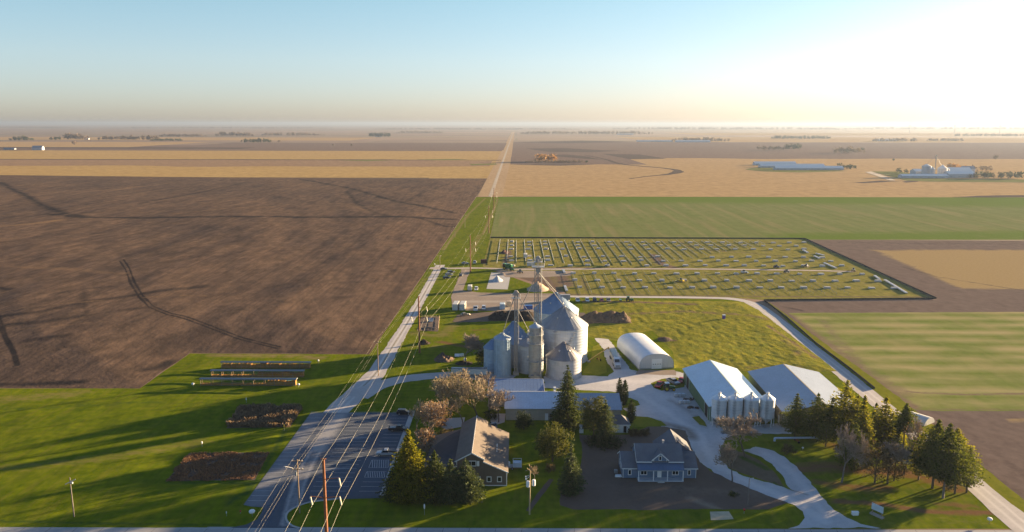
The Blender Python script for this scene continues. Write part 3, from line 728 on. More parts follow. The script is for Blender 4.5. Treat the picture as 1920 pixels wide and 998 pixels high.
# ------------------------------------------------------------------ blue farmhouse
def blue_house():
    M_BL = ribbed('blue_siding', (.115, .18, .27), 'z', .2, .7, 0, .02)
    M_SH = shingles('grey_shingles', (.135, .14, .155))
    M_MR = ribbed('blue_metal_porch_roof', (.10, .155, .24), 'x', .4, .45, .2, .03)
    h = thing('farmhouse', 'blue sided farmhouse with white trim, front porch and little gable dormer', 'house', (38.3, 196.8, 0))
    w = MB()     # local origin: middle of the wings' front line
    WX = 9.75; yb = 8.8
    # wings and core in one shell (side-gabled, ridge along x)
    prof = lambda y0, y1, e, r: [(y0, 0), (y1, 0), (y1, e), ((y0 + y1) / 2, r), (y0, e)]
    w.prism_x([(0.15, 0), (yb, 0), (yb, 3.1), (yb * .5 + .1, 5.55), (0.15, 3.1)], -WX, -6.0)
    w.prism_x([(0.15, 0), (yb, 0), (yb, 3.1), (yb * .5 + .1, 5.55), (0.15, 3.1)], 6.0, WX)
    w.prism_x([(0, 0), (8.9, 0), (8.9, 5.0), (4.35, 7.85), (0, 5.0)], -6.0, 6.0)
    w.box(-6.003, 6.003, -.02, 0.02, 0, 5.0)
    # rear wing
    w.prism_y([(1.2, 0), (10.2, 0), (10.2, 3.6), (5.7, 7.1), (1.2, 3.6)], 8.9, 16.2)
    w.build('wall', M_BL, h)
    r = MB()
    for sx in (-1, 1):
        a, bx_ = (-WX - .35, -6.0) if sx < 0 else (6.0, WX + .35)
        r.slab((a, -.35, 2.98), (bx_, -.35, 2.98), (bx_, 4.5, 5.75), (a, 4.5, 5.75), .16)
        r.slab((a, 9.3, 2.98), (bx_, 9.3, 2.98), (bx_, 4.5, 5.752), (a, 4.5, 5.752), .16)
    r.slab((-6.3, -.45, 4.9), (6.3, -.45, 4.9), (6.3, 4.35, 8.05), (-6.3, 4.35, 8.05), .18)
    r.slab((-6.3, 9.3, 4.85), (6.3, 9.3, 4.85), (6.3, 4.35, 8.053), (-6.3, 4.35, 8.053), .18)
    r.slab((.8, 7., 3.48), (.8, 16.5, 3.48), (5.7, 16.5, 7.35), (5.7, 7., 7.35), .16)
    r.slab((10.6, 8.6, 3.48), (10.6, 16.5, 3.48), (5.7, 16.5, 7.353), (5.7, 8.6, 7.353), .16)
    r.slab((-2.2, -.5, 5.35), (-2.2, 3.2, 5.35), (.0, 3.2, 7.25), (0, -.5, 7.25), .14)
    r.slab((2.2, -.5, 5.35), (2.2, 3.2, 5.35), (.0, 3.2, 7.253), (0, -.5, 7.253), .14)
    rf = r.build('roof', M_SH, h)
    c = MB(); c.cbox(1.7, 5.4, 7.0, .45, .45, 1.5); c.cbox(1.7, 5.4, 8.4, .6, .6, .15); c.build('chimney', plain('flue', (.55, .5, .45), .8), rf)
    g = MB(); g.prism_y([(-1.75, 4.7), (1.75, 4.7), (1.75, 5.55), (0, 7.0), (-1.75, 5.55)], -.25, 2.6)
    dm = g.build('dormer', M_BL, h)
    window(h, 0, -.25, 5.25, .55, 1.05, mull=0)
    tr = MB()
    for s in (-1, 1):
        tr.slab((s * 2.35, -.56, 5.28), (s * 2.35, -.50, 5.28), (0, -.50, 7.32), (0, -.56, 7.32), .24)
        tr.box(s * 6.3 - (.0 if s < 0 else 4.1) if s > 0 else -6.3, s * 6.3 if s > 0 else -2.2, -.53, -.455, 4.66, 4.9)
        tr.box(s * WX - .14 if s > 0 else -WX, s * WX if s > 0 else -WX + .14, .075, .145, 0, 3.0)
        tr.box((6.05 if s > 0 else -WX - .35), (WX + .35 if s > 0 else -6.05), -.42, -.356, 2.74, 2.97)
        tr.box(s * 1.72 - .1, s * 1.72 + .1, -.32, -.256, 4.72, 5.5)
    tr.build('trim', M_TRIM, h)
    p = MB(); p.slab((-6.1, -2.2, 3.3), (6.1, -2.2, 3.3), (6.1, -.03, 4.45), (-6.1, -.03, 4.45), .12); p.build('porch_roof', M_MR, h)
    p = MB(); p.box(-6.0, 6.0, -2.1, -2.0, 3.0, 3.2); p.box(-6.0, 6.0, -2.15, -.03, .0, .32); p.build('porch_deck', plain('deck_boards', (.36, .40, .44), .8), h)
    for px in (-5.85, -1.95, 1.75, 5.85):
        p = MB(); p.cbox(px, -1.99, .32, .2, .2, 2.7); p.cbox(px, -1.99, .32, .28, .28, .15); p.build('post', M_TRIM, h)
    p = MB(); p.box(-.6, .5, -.1, -.03, .32, 2.45); dr = p.build('door', M_WHITE, h); dr['label'] = 'white front door behind the porch'
    p = MB(); p.cbox(.36, -.13, 1.3, .08, .06, .08); p.build('handle', M_STEEL, dr)
    p = MB(); p.box(-.9, .9, -2.85, -2.15, 0, .14); p.box(-.9, .9, -2.5, -2.153, .14, .26); p.build('step', M_PADC, h)
    for wx, ww, mu in ((-4.2, 1.5, 1), (4.2, 1.5, 1)): window(h, wx, -.02, 1.1, ww, 1.1, mull=mu)
    for wx in (-7.9, 7.9): window(h, wx, .15, 1.0, .62, 1.25, mull=0)
    window(h, -WX, 4.5, 1.1, 1.2, 1.2, 'W'); window(h, -WX, 7.0, 1.1, .8, 1.2, 'W', 0)
    window(h, 10.2, 12.5, 1.2, 1.3, 1.2, 'E')
    for p_, q_, e_ in (((-WX - .4, -WX - .36), (3.0, 5.78), 9.3), ((-6.35, -6.31), (4.93, 8.1), None)):
        tr = MB(); x0, x1 = p_; z0, z1 = q_; ym = 4.5 if e_ else 4.35; tr.slab((x0, -.35, z0), (x1, -.35, z0), (x1, ym, z1), (x0, ym, z1), .26)
        if e_: tr.slab((x0, e_, z0), (x1, e_, z0), (x1, ym, z1), (x0, ym, z1), .26)
        tr.build('gable_trim', M_TRIM, h)
    b = MB(); b.cbox(-11.2, 3.2, 0, .9, .9, .9); b.lathe([(.38, .9), (.38, .94)], 14, -11.2, 3.2)
    tag(b.build('heat_pump', M_STEEL, None, (38.3, 196.8, 0)), 'grey cooling unit on the ground at the left side of the blue farmhouse', 'cooling unit')
    b = MB(); b.box(-.9, .9, -.4, .4, 0, .12); b.prism_x([(-.35, .12), (.35, .12), (.35, .5), (-.35, .35)], -.8, .8)
    tag(b.build('cellar_hatch', M_WHITE, None, (27.5, 197.7, 0)), 'low white hatch box by the blue farmhouse left corner', 'hatch')
blue_house()

# ------------------------------------------------------------------ brown office house
def brown_house():
    M_W = ribbed('brown_board_siding', (.15, .115, .09), 'x', .35, .8, 0, .03)
    M_R = shingles('tan_shingles', (.15, .122, .10))
    M_R2 = shingles('dark_shingles', (.075, .068, .07))
    h = thing('office_house', 'brown board sided house with long shingled gable roof beside the dark conifers', 'house', (-11.3, 192.0, 0))
    # local: front wall y=0, ridge at x=0; back y=26
    L = 25.5
    w = MB()
    w.prism_y([(-12.5, 0), (9.0, 0), (9.0, 4.0), (2.95, 6.8), (2.95, 7.6), (0, 9.1), (-3.9, 7.1), (-3.9, 5.6), (-12.5, 3.2)], 0.0, L)
    w.build('wall', M_W, h)
    r = MB()
    r.slab((3.3, -.6, 7.55), (3.3, L + .4, 7.55), (0, L + .4, 9.35), (0, -.6, 9.35), .2)
    r.slab((2.95, -.6, 6.95), (2.95, L + .4, 6.95), (9.4, L + .4, 4.05), (9.4, -.6, 4.05), .2)
    r.build('roof', M_R, h)
    r = MB()
    r.slab((-4.4, -.6, 7.0), (-4.4, L + .4, 7.0), (0, L + .4, 9.353), (0, -.6, 9.353), .2)
    q = r.build('roof', M_R, h)
    for a_, z_, r_ in ((12.4, 6.3, .16), (10.3, 5.95, .14), (9.0, 5.8, .12)): v = MB(); v.tube((6.2, a_, 4.9), (6.2, a_, z_), r_); v.build('vent_pipe', M_WHITE, q)
    r = MB(); r.slab((-13.0, -.3, 3.1), (-13.0, 15.0, 3.1), (-3.92, 15.0, 5.75), (-3.92, -.3, 5.75), .2)
    r.slab((-13.0, 15.0, 3.1), (-13., 20, 2.9), (-3.92, 25, 5.75), (-3.92, 15.0, 5.75), .2)
    r.build('lean_to_roof', M_R2, h)
    t_ = MB()
    t_.slab((-4.5, -.66, 7.0), (-4.5, -.605, 7.0), (0, -.605, 9.42), (0, -.66, 9.42), .28); t_.slab((3.35, -.66, 7.55), (3.35, -.605, 7.55), (0, -.605, 9.42), (0, -.66, 9.42), .28)
    t_.slab((2.95, -.66, 7.0), (2.95, -.605, 7.0), (9.45, -.605, 4.06), (9.45, -.66, 4.06), .26); t_.slab((-3.9, -.66, 5.8), (-3.9, -.605, 5.8), (-13, -.605, 3.14), (-13, -.66, 3.14), .26)
    t_.box(2.96, 3.12, -.064, -.004, 6.9, 7.6); t_.box(-4.05, -3.9, -.064, -.004, 5.7, 7.0); t_.box(8.85, 9.0, -.064, -.004, 0, 4.0); t_.box(9.003, 9.06, -.064, .1, 0, 4.0)
    t_.box(-4, 9.06, -.066, -.004, 0, .22)
    t_.box(-.03, .06, -.62, L + .42, 9.36, 9.44)
    t_.build('trim', M_TRIM, h)
    window(h, -.2, 0, 5.6, 2.2, 1.15, mull=1, trim=.2)
    for s in (-1, 1):
        b = MB(); cx = -.2 + s * 1.75
        b.box(cx - .33, cx + .33, -.07, -.01, 5.45, 6.85); b.box(cx - .22, cx + .22, -.074, -.066, 5.6, 6.7); b.build('shutter', M_WHITE, h)
    for wx in (1.6, 4.4, 7.1): window(h, wx, 0, 1.25, .85, 1.15, mull=0, trim=.2)
    for yy in (4, 9, 14, 20): window(h, 9.0, yy, 1.3, 1.3, 1.1, 'E')
brown_house()

# ------------------------------------------------------------------ long low office and shed block behind the trees
def long_shed():
    M_W = ribbed('beige_block_wall', (.38, .34, .27), 'z', .6, .85, 0, .01)
    M_R = ribbed('pale_sheet_roof', (.56, .62, .68), 'x', .9, .4, .25, .03, streak=.25)
    h = thing('long_shed', 'long beige shed with pale sheet metal roof partly behind the spruce', 'shed', (14.2, 238.3, 0))
    w = MB(); w.prism_x([(0, 0), (14, 0), (14, 4.2), (7, 6.9), (0, 4.0)], -17.4, 3.0); w.prism_x([(.6, 0), (13.4, 0), (13.4, 3.6), (7, 6.5), (.6, 3.5)], 3.0, 19.2); w.build('wall', M_W, h)
    r = MB(); r.slab((-17.8, -.5, 4.0), (3.1, -.5, 4.0), (3.1, 7, 7.1), (-17.8, 7, 7.1), .16); r.slab((-17.8, 14.6, 4.1), (3.1, 14.6, 4.1), (3.1, 7, 7.103), (-17.8, 7, 7.103), .16); rf = r.build('roof', M_R, h)
    r = MB(); r.slab((3.12, 0, 3.5), (19.6, 0, 3.5), (19.4, 7, 6.7), (3.12, 7, 6.7), .16); r.slab((3.12, 14.2, 3.5), (19.6, 14.2, 3.5), (19.4, 7, 6.703), (3.12, 7, 6.703), .16); r.build('roof', ribbed('grey_sheet_roof', (.36, .39, .44), 'x', .9, .45, .25, .03, streak=.3), h)
    c = MB(); c.cbox(-1.5, 7.8, 6.9, .7, .7, 1.3); c.cbox(-1.5, 7.8, 8.2, .9, .9, .12); c.build('chimney', M_WHITE, rf)
    c = MB(); c.box(-17.8, 3.1, 6.85, 7.15, 7.105, 7.17); c.build('ridge_cap', M_TRIM, h)
    d = MB(); d.box(-4.9, -3.9, -.07, -.01, 0.0, 2.3); d.build('door', M_WHITE, h)
    for x0 in (-2.9, -1.5, -.1, 1.3): window(h, x0, 0, .9, 1.1, 1.3, mull=0, trim=.08, frame=M_STEEL)
    for x0 in (6, 10, 15): window(h, x0, .6, 1., 1.2, 1.1, mull=1, trim=.08)
    window(h, 19.2, 5, 1, 1.2, 1.1, 'E')
long_shed()
def blue_roof_shed():
    h = thing('machine_shed', 'low shed with flat dark blue roof in front of the grain bins', 'shed', (0, 250, 0))
    w = MB(); w.prism_x([(0.4, 0), (14.6, 0), (14.6, 4.4), (.4, 3.9)], -9.2, 9.2); w.build('wall', ribbed('grey_wall', (.3, .3, .29), 'x', .5, .7), h)
    r = MB(); r.slab((-9.6, 0, 4.0), (9.6, 0, 4.0), (9.6, 15.4, 4.7), (-9.6, 15.4, 4.7), .2); r.build('roof', ribbed('blue_sheet_roof', (.14, .22, .38), 'x', 1.2, .5, .2, .03, streak=.4), h)
    t_ = MB(); t_.box(-9.65, 9.65, 15.41, 15.5, 4.35, 4.78); t_.box(9.61, 9.7, .1, 15.4, 3.7, 4.5); t_.build('trim', M_TRIM, h)
    d = MB(); d.box(-2, 2, .32, .395, 0, 3.3); d.build('door', M_WHITE, h)
blue_roof_shed()
def garage():
    h = thing('garage', 'small white garage with grey roof half hidden by the round tree', 'garage', (31.2, 228.1, 0))
    w = MB(); w.prism_y([(-3.5, 0), (3.5, 0), (3.5, 2.7), (3.5, 2.7), (-3.5, 2.7)], 0, 5.0); w.build('wall', M_WHITE, h)
    r = MB(); a = 5.3
    r.add([(-3.8, -.3, 2.72), (3.8, -.3, 2.72), (3.8, a, 2.72), (-3.8, a, 2.72), (-1.2, 2.5, 4.9), (1.2, 2.5, 4.9)], [(0, 1, 5, 4), (1, 2, 5), (2, 3, 4, 5), (3, 0, 4), (3, 2, 1, 0)]); r.build('roof', shingles('garage_shingles', (.12, .12, .13)), h)
    d = MB(); d.box(1.7, 2.6, -.05, -.005, .1, 2.2); d.build('door', M_GLASS, h)
    t_ = MB(); t_.box(-3.8, 3.8, -.36, -.305, 2.5, 2.72); t_.build('trim', M_TRIM, h)
garage()

# ------------------------------------------------------------------ hoop barn
def hoop():
    h = thing('hoop_barn', 'white fabric hoop barn with rounded roof and white garage door', 'barn', (54.2, 292.0, 0), math.radians(8.5))
    R_, Hh, L = 6.9, 6.0, 31.5
    def arch(r=1., n=22):
        P_ = [(-R_ * r, 0), (-R_ * r, 1.2)]
        for i in range(n + 1):
            a = math.pi * (1 - i / n); P_.append((R_ * r * math.copysign(abs(math.cos(a)) ** .8, math.cos(a)), 1.2 + (Hh * r - 1.2) * math.sin(a) ** .8))
        return P_ + [(R_ * r, 1.2), (R_ * r, 0)]
    A = arch(); n = len(A); b = MB()
    K = 24
    b.add([(x, L * k / K, z) for k in range(K + 1) for x, z in A], [(k * n + i, k * n + i + 1, (k + 1) * n + i + 1, (k + 1) * n + i) for k in range(K) for i in range(n - 1)])
    t = NT('white_tarpaulin'); co = t.coord(); sp = t.n('ShaderNodeSeparateXYZ'); t.l(co, sp.inputs[0])
    ph = t.math('PINGPONG', t.math('DIVIDE', sp.outputs[1], 1.31), .5)
    c_ = t.mix(t.gray(ph, 0, .12, .35, 0), t.ramp(t.noise(co, .3, 4), [(.3, (.62, .63, .64)), (.7, (.72, .73, .73))]), (.5, .51, .53)); t.bump(t.math('POWER', ph, .5), .7, .08)
    cv = b.build('cover', t.done(c_, .45, 0, .4), h, smooth=True, fix=False)
    B2 = arch(.985); e = MB(); e.prism_y(B2, .05, .25); e.build('end_wall', ribbed('white_end_wall', (.55, .54, .53), 'x', .9, .6, 0, .02), h)
    e = MB(); e.prism_y(B2, L - .25, L - .05); e.build('end_wall', M_WHITE, h)
    d = MB(); d.box(-2.0, 2.0, -.02, .045, .15, 4.0)
    for k in (1, 2, 3): d.box(-2.0, 2.0, -.035, -.021, .15 + k * .96 - .03, .15 + k * .96 + .03)
    dd = d.build('door', M_WHITE, h)
    for k in range(4):
        g = MB(); g.box(-1.6 + k * .92, -1.2 + k * .92, -.04, -.022, 1.75, 2.05); g.build('pane', M_GLASS, dd)
    
    for u0, u1 in ((-R_, -2.02), (2.02, R_)): e = MB(); e.box(u0, u1, -.03, .04, 0, .5); e.build('base_board', M_STEEL, h)
    f = MB(); 
    for s in (-1, 1): f.box(s * R_ - .15, s * R_ + .15, .3, L - .3, 0, .35)
    f.build('footing', M_PADC, h)
hoop()

# ------------------------------------------------------------------ green shed with white roof, and the tan one
def big_shed(name, label, x0, x1, y0, y1, eave, ridge, xr0, wallm, roofm, roofm2, rz=0., over=.5):
    pass
def gable_shed(name, label, near, wid, L, eave, ridge, rz, wallm, roofm, trimm, doors):
    """near = the near left corner on the ground, long side runs away"""
    h = thing(name, label, 'shed', (near[0], near[1], 0), rz)
    w = MB(); w.prism_y([(0, 0), (wid, 0), (wid, eave), (wid / 2, ridge), (0, eave)], 0, L); w.build('wall', wallm, h)
    ov = .5; sl = (ridge - eave) / (wid / 2)
    for s in (0, 1):
        r = MB(); xe = -ov if s == 0 else wid + ov
        r.slab((xe, -ov, eave - ov * sl + .18), (xe, L + ov, eave - ov * sl + .18), (wid / 2, L + ov, ridge + .18 + s * .003), (wid / 2, -ov, ridge + .18 + s * .003), .15)
        r.build('roof', roofm, h)
    t_ = MB(); t_.box(-.06, .12, -.06, -.003, 0, eave); t_.box(wid - .12, wid + .06, -.06, -.003, 0, eave); t_.box(-.06, -.003, L - .1, L + .06, 0, eave)
    t_.box(wid / 2 - .2, wid / 2 + .2, -ov - .02, L + ov + .02, ridge + .19, ridge + .23)
    t_.build('trim', trimm, h)
    for (side, a, c, hh, kind) in doors:
        f = MB(); d = MB()
        if side == 'W':
            f.box(-.09, -.004, a - .25, a, 0, hh + .25); f.box(-.09, -.004, c, c + .25, 0, hh + .25); f.box(-.09, -.004, a, c, hh, hh + .25); d.box(-.03, -.006, a, c, 0.02, hh)
        else:
            f.box(a - .15, a, -.09, -.004, 0, hh + .15); f.box(c, c + .15, -.09, -.004, 0, hh + .15); f.box(a, c, -.09, -.004, hh, hh + .15); d.box(a, c, -.03, -.006, .02, hh)
        o = f.build('door_frame', trimm, h); d.build('door', M_OPEN if kind == 'open' else M_WHITE, h)  # open doors are dark panels on the wall, painting the shade inside
    return h
gable_shed('green_shed', 'green sided machine shed with white metal roof and open side doors', (61.4, 237.6), 19.0, 38.6, 5.1, 8.2, math.radians(.3), ribbed('green_siding', (.055, .14, .075), 'y', .45, .55, .1, .03), ribbed('white_sheet_roof', (.56, .64, .70), 'y', .9, .32, .25, .03, var=.1, streak=.3), plain('pale_green_trim', (.5, .58, .52), .6, var=.05),
           [('W', 2.3, 6.4, 4.3, 'open'), ('W', 29.5, 33.6, 4.3, 'open'), ('S', 1.0, 3.4, 4.2, 'open')])
gable_shed('tan_shed', 'wide tan shed with low grey metal roof behind the four white hopper bins', (83.0, 232.5), 24.5, 40, 5.2, 8.0, math.radians(-1.2), ribbed('tan_siding', (.33, .27, .17), 'y', .45, .6, .1, .03), ribbed('grey_blue_sheet_roof', (.33, .36, .42), 'y', .9, .36, .3, .03, var=.1, streak=.3), plain('tan_trim', (.45, .37, .24), .6, var=.05),
           [('W', 3.5, 5, 2.6, 'shut'), ('S', 14, 19, 4.2, 'shut')])

# ------------------------------------------------------------------ four white hopper bins
def hopper(x, label):
    h = thing('hopper_bin', label, 'feed bin', (x, 235.2, 0), 0, 'white hopper bins in front of the green shed')
    if not hasattr(hopper, 'parts'):
        M_HB = ribbed('white_bin_panels', (.70, .72, .73), 'z', 1.1, .45, .15, .02, var=.06, streak=.22)
        p = hopper.parts = []
        b = MB(); b.lathe([(2.3, 2.7), (2.3, 3.8), (2.33, 3.82), (2.33, 3.88), (2.3, 3.9), (2.3, 5), (2.33, 5.02), (2.33, 5.08), (2.3, 5.1), (2.3, 6.2), (2.33, 6.22), (2.33, 6.28), (2.3, 6.3), (2.3, 8.6)], 32, caps=False); p.append(b.build('barrel', M_HB, None, smooth=True))
        b = MB(); b.lathe([(2.42, 8.55), (2.4, 8.65), (.45, 10.15), (.45, 10.4), (.5, 10.42), (.5, 10.62), (.1, 10.75)], 32); p.append(b.build('roof', M_HB, None, smooth=True))
        b = MB(); b.lathe([(2.31, 2.72), (.4, 1.0), (.4, .7)], 32); p.append(b.build('hopper', M_HB, None, smooth=True))
        for k in range(8):
            a = 2 * math.pi * (k + .5) / 8; b = MB(); b.cbox(2.22 * math.cos(a), 2.22 * math.sin(a), 0.05, .16, .16, 2.9); b.cbox(2.22 * math.cos(a), 2.22 * math.sin(a), 0.02, .4, .4, .05); p.append(b.build('leg', M_WHITE, None))
        b = MB(); a = math.radians(-110); cx, cy2 = 2.5 * math.cos(a), 2.5 * math.sin(a); tx, ty = -math.sin(a) * .22, math.cos(a) * .22
        for s in (-1, 1): b.tube((cx + tx * s, cy2 + ty * s, .4), (cx + tx * s, cy2 + ty * s, 8.8), .04, n=4); b.tube((cx + tx * s, cy2 + ty * s, 8.8), (.5 * math.cos(a) + tx * s, .5 * math.sin(a) + ty * s, 10.5), .04, n=4)
        for k in range(26): z = .6 + k * .32; b.tube((cx + tx, cy2 + ty, z), (cx - tx, cy2 - ty, z), .03, n=4)
        p.append(b.build('ladder', M_STEEL, None))
        b = MB()
        for z in (4.6, 5.5, 6.4, 7.3, 8.2):
            ring = [(cx + .55 * math.cos(a + q), cy2 + .55 * math.sin(a + q), z) for q in [math.radians(v) for v in range(-100, 101, 25)]]; b.path(ring, .035, 4)
        for q in (-60, 0, 60): qq = math.radians(q); b.tube((cx + .55 * math.cos(a + qq), cy2 + .55 * math.sin(a + qq), 4.6), (cx + .55 * math.cos(a + qq), cy2 + .55 * math.sin(a + qq), 8.2), .025, n=4)
        p.append(b.build('ladder_cage', M_STEEL, None))
        b = MB(); b.tube((0, 0, .72), (-1.2, -2.9, .9), .12); b.tube((0, -.1, 10.6), (-.1, -1.4, 9.75), .12); b.cbox(-1.25, -2.95, .2, .5, .5, .8); p.append(b.build('auger_pipe', M_STEEL, None))
        for q in p: q.parent = h
    else:
        for q in hopper.parts: c = q.copy(); COL.objects.link(c); c.parent = h
for x, l in ((63.6, 'white hopper bin, nearest the green shed\'s dark corner, leftmost of the four'), (68.6, 'white hopper bin second from the left with dark streaks beside its ladder'), (73.6, 'white hopper bin third from the left in the row of four'), (78.6, 'white hopper bin with sunlit edge, beside the tan shed, rightmost of the four')):
    hopper(x, l)

# ------------------------------------------------------------------ grain bins
def bin_mat(name, c, ribs=0):
    t = NT(name); co = t.coord()
    sp = t.n('ShaderNodeSeparateXYZ'); t.l(co, sp.inputs[0])
    ang = t.math('ARCTAN2', sp.outputs[1], sp.outputs[0])
    cell = t.n('ShaderNodeCombineXYZ'); t.l(t.math('FLOOR', t.math('MULTIPLY', ang, 3.2), 0), cell.inputs[0]); t.l(t.math('FLOOR', t.math('DIVIDE', sp.outputs[2], 1.12), 0), cell.inputs[1])
    wn_ = t.n('ShaderNodeTexWhiteNoise'); t.l(cell.outputs[0], wn_.inputs[0])
    col = t.ramp(wn_.outputs['Value'], [(0, sc3(c, .86)), (1, sc3(c, 1.12))])
    col = t.mix(.3, col, t.ramp(t.noise(t.coord(sc=(2.5, 2.5, .2)), .9, 4), [(.3, sc3(c, .6)), (.7, sc3(c, 1.1))]))
    t.bump(t.math('PINGPONG', t.math('MULTIPLY', sp.outputs[2], 8), .5), .25, .02)
    return t.done(col, .42, .15, .5)
M_BIN = bin_mat('galvanised_sheet', (.50, .54, .59))
M_BIN2 = bin_mat('old_galvanised_sheet', (.44, .45, .48))
M_BINB = bin_mat('blue_galvanised_sheet', (.33, .44, .54))
def roof_mat(name, c):
    t = NT(name); co = t.coord(); sp = t.n('ShaderNodeSeparateXYZ'); t.l(co, sp.inputs[0])
    ang = t.math('ARCTAN2', sp.outputs[1], sp.outputs[0])
    cell = t.n('ShaderNodeCombineXYZ'); t.l(t.math('FLOOR', t.math('MULTIPLY', ang, 7.5), 0), cell.inputs[0])
    wn_ = t.n('ShaderNodeTexWhiteNoise'); t.l(cell.outputs[0], wn_.inputs[0])
    col = t.mix(.4, t.ramp(wn_.outputs['Value'], [(0, sc3(c, .9)), (1, sc3(c, 1.08))]), t.ramp(t.noise(co, .6, 4), [(.3, sc3(c, .8)), (.7, sc3(c, 1.15))]))
    return t.done(col, .5, .35, .4)
M_BROOF = roof_mat('bin_roof_sheet', (.25, .27, .30))
M_BROOFB = roof_mat('blue_bin_roof_sheet', (.18, .26, .37))
def grain_bin(label, x, y, r, eave, top, wallm=M_BIN, roofm=M_BROOF, stair=False, ribs=0, ladder=-70, vents=6, name='grain_bin'):
    h = thing(name, label, 'grain bin', (x, y, 0), 0, 'grain bins')
    n = 48; b = MB(); prof = [(r, 0.12)]
    z = .12
    while z < eave - 1.2:
        z += 1.12; prof += [(r, z - .03), (r + .014, z), (r, z + .03)]
    prof.append((r, eave)); b.lathe(prof, n, caps=False)
    w = b.build('wall', wallm, h, smooth=False)
    w.data.polygons.foreach_set('use_smooth', [True] * len(w.data.polygons))
    try: w.data.set_sharp_from_angle(angle=math.radians(50))
    except Exception: pass
    if ribs:
        b = MB()
        for k in range(ribs):
            a = 2 * math.pi * k / ribs; ca, sa = math.cos(a), math.sin(a)
            b.tube(((r + .06) * ca, (r + .06) * sa, .1), ((r + .06) * ca, (r + .06) * sa, eave + .05), .11, n=4)
        b.build('stiffener', wallm, h); 
    b = MB(); b.lathe([(r + .28, eave - .1), (r + .25, eave + .03), (.75, top - .35), (.75, top - .05), (.25, top + .1)], n); rf = b.build('roof', roofm, h, smooth=True)
    b = MB(); sl = (top - .35 - eave) / (r - .6)
    K = int(r * 4)
    for k in range(K):
        a = 2 * math.pi * k / K; ca, sa = math.cos(a), math.sin(a)
        b.tube(((r + .2) * ca, (r + .2) * sa, eave + .06), (.8 * ca, .8 * sa, top - .32), .05, n=3, caps=False)
    b.build('roof_rib', roofm, rf)['kind'] = 'stuff'
    for k in range(vents):
        a = math.radians(-60 + 360 * k / vents); rr = r * .55; zz = eave + (r - rr) * sl
        b = MB(); b.tube((rr * math.cos(a), rr * math.sin(a), zz - .1), (rr * math.cos(a), rr * math.sin(a), zz + .55), .28, n=8); b.tube((rr * math.cos(a), rr * math.sin(a), zz + .45), (rr * math.cos(a), rr * math.sin(a), zz + .65), .42, .3, n=8); b.build('roof_vent', M_GALV, rf)
    b = MB(); a = math.radians(ladder); cx, cy2 = (r + .25) * math.cos(a), (r + .25) * math.sin(a); tx, ty = -math.sin(a) * .25, math.cos(a) * .25
    for s in (-1, 1): b.tube((cx + tx * s, cy2 + ty * s, .2), (cx + tx * s, cy2 + ty * s, eave + .2), .04, n=4); b.tube((cx + tx * s, cy2 + ty * s, eave + .2), (.8 * math.cos(a) + tx * s, .8 * math.sin(a) + ty * s, top), .04, n=4)
    for k in range(int(eave / .4)): z = .4 + k * .4; b.tube((cx + tx, cy2 + ty, z), (cx - tx, cy2 - ty, z), .03, n=3)
    b.build('ladder', M_GALV, h)
    b = MB(); a2 = a + .45; ca, sa = math.cos(a2), math.sin(a2)
    b.add([((r + .06) * ca - sa * s * .6, (r + .06) * sa + ca * s * .6, z) for s in (-1, 1) for z in (.3, 2.3)] + [((r - .3) * ca - sa * s * .6, (r - .3) * sa + ca * s * .6, z) for s in (-1, 1) for z in (.3, 2.3)], [(0, 2, 3, 1), (4, 5, 7, 6), (0, 1, 5, 4), (2, 6, 7, 3), (1, 3, 7, 5), (0, 4, 6, 2)])
    b.build('door', M_STEEL, h)
    b = MB(); b.lathe([(r + .35, 0), (r + .35, .14)], 32); b.build('footing', M_PADC, h)
    if stair:
        b = MB(); K = 14
        for k in range(K):
            a3 = math.radians(ladder + 6 + k * 3.0); z = 1 + k * (eave - 1) / K; b.cbox((r + .5) * math.cos(a3), (r + .5) * math.sin(a3), z, .8, .8, .08)
        b.cbox((r + .9) * math.cos(a), (r + .9) * math.sin(a), eave - .4, 1.6, 1.2, .1); b.build('walkway', M_GALV, h)
    return h
grain_bin('huge silver grain bin at the back with bluish cone roof lit on the right', 17.7, 339.6, 9.85, 12.2, 19.8, M_BIN, M_BROOFB, ladder=200)
grain_bin('huge silver grain bin with tall plain wall, second from the back', 19.0, 305.6, 9.6, 14.1, 21.6, M_BIN, M_BROOF, ladder=-112, stair=True)
grain_bin('small squat silver grain bin in front, dark purple grey roof', 17.9, 283.9, 6.55, 7.5, 13.0, M_BIN2, roof_mat('dull_bin_roof_sheet', (.20, .195, .21)), ladder=-20)
grain_bin('slim bluish grain bin with vertical stiffener ribs beside the elevator', -5.0, 283.6, 3.05, 14.5, 16.4, M_BINB, roof_mat('pale_bin_roof_sheet', (.4, .45, .5)), ribs=20, vents=0, ladder=160)
grain_bin('grain bin behind the slim ribbed bin, wide dark blue cone roof', -.8, 299.7, 6.8, 9.2, 16.8, M_BIN2, M_BROOFB, ladder=-150)
grain_bin('leftmost low bluish grain bin partly hidden by the ribbed bin', -8.6, 290.6, 3.7, 9.0, 12.0, M_BINB, M_BROOFB, vents=2, ladder=140)
grain_bin('round silver grain bin hidden behind the dryer tower', 5.6, 289.9, 4.9, 10.6, 13.8, M_BIN, M_BROOF, vents=2, ladder=-30)
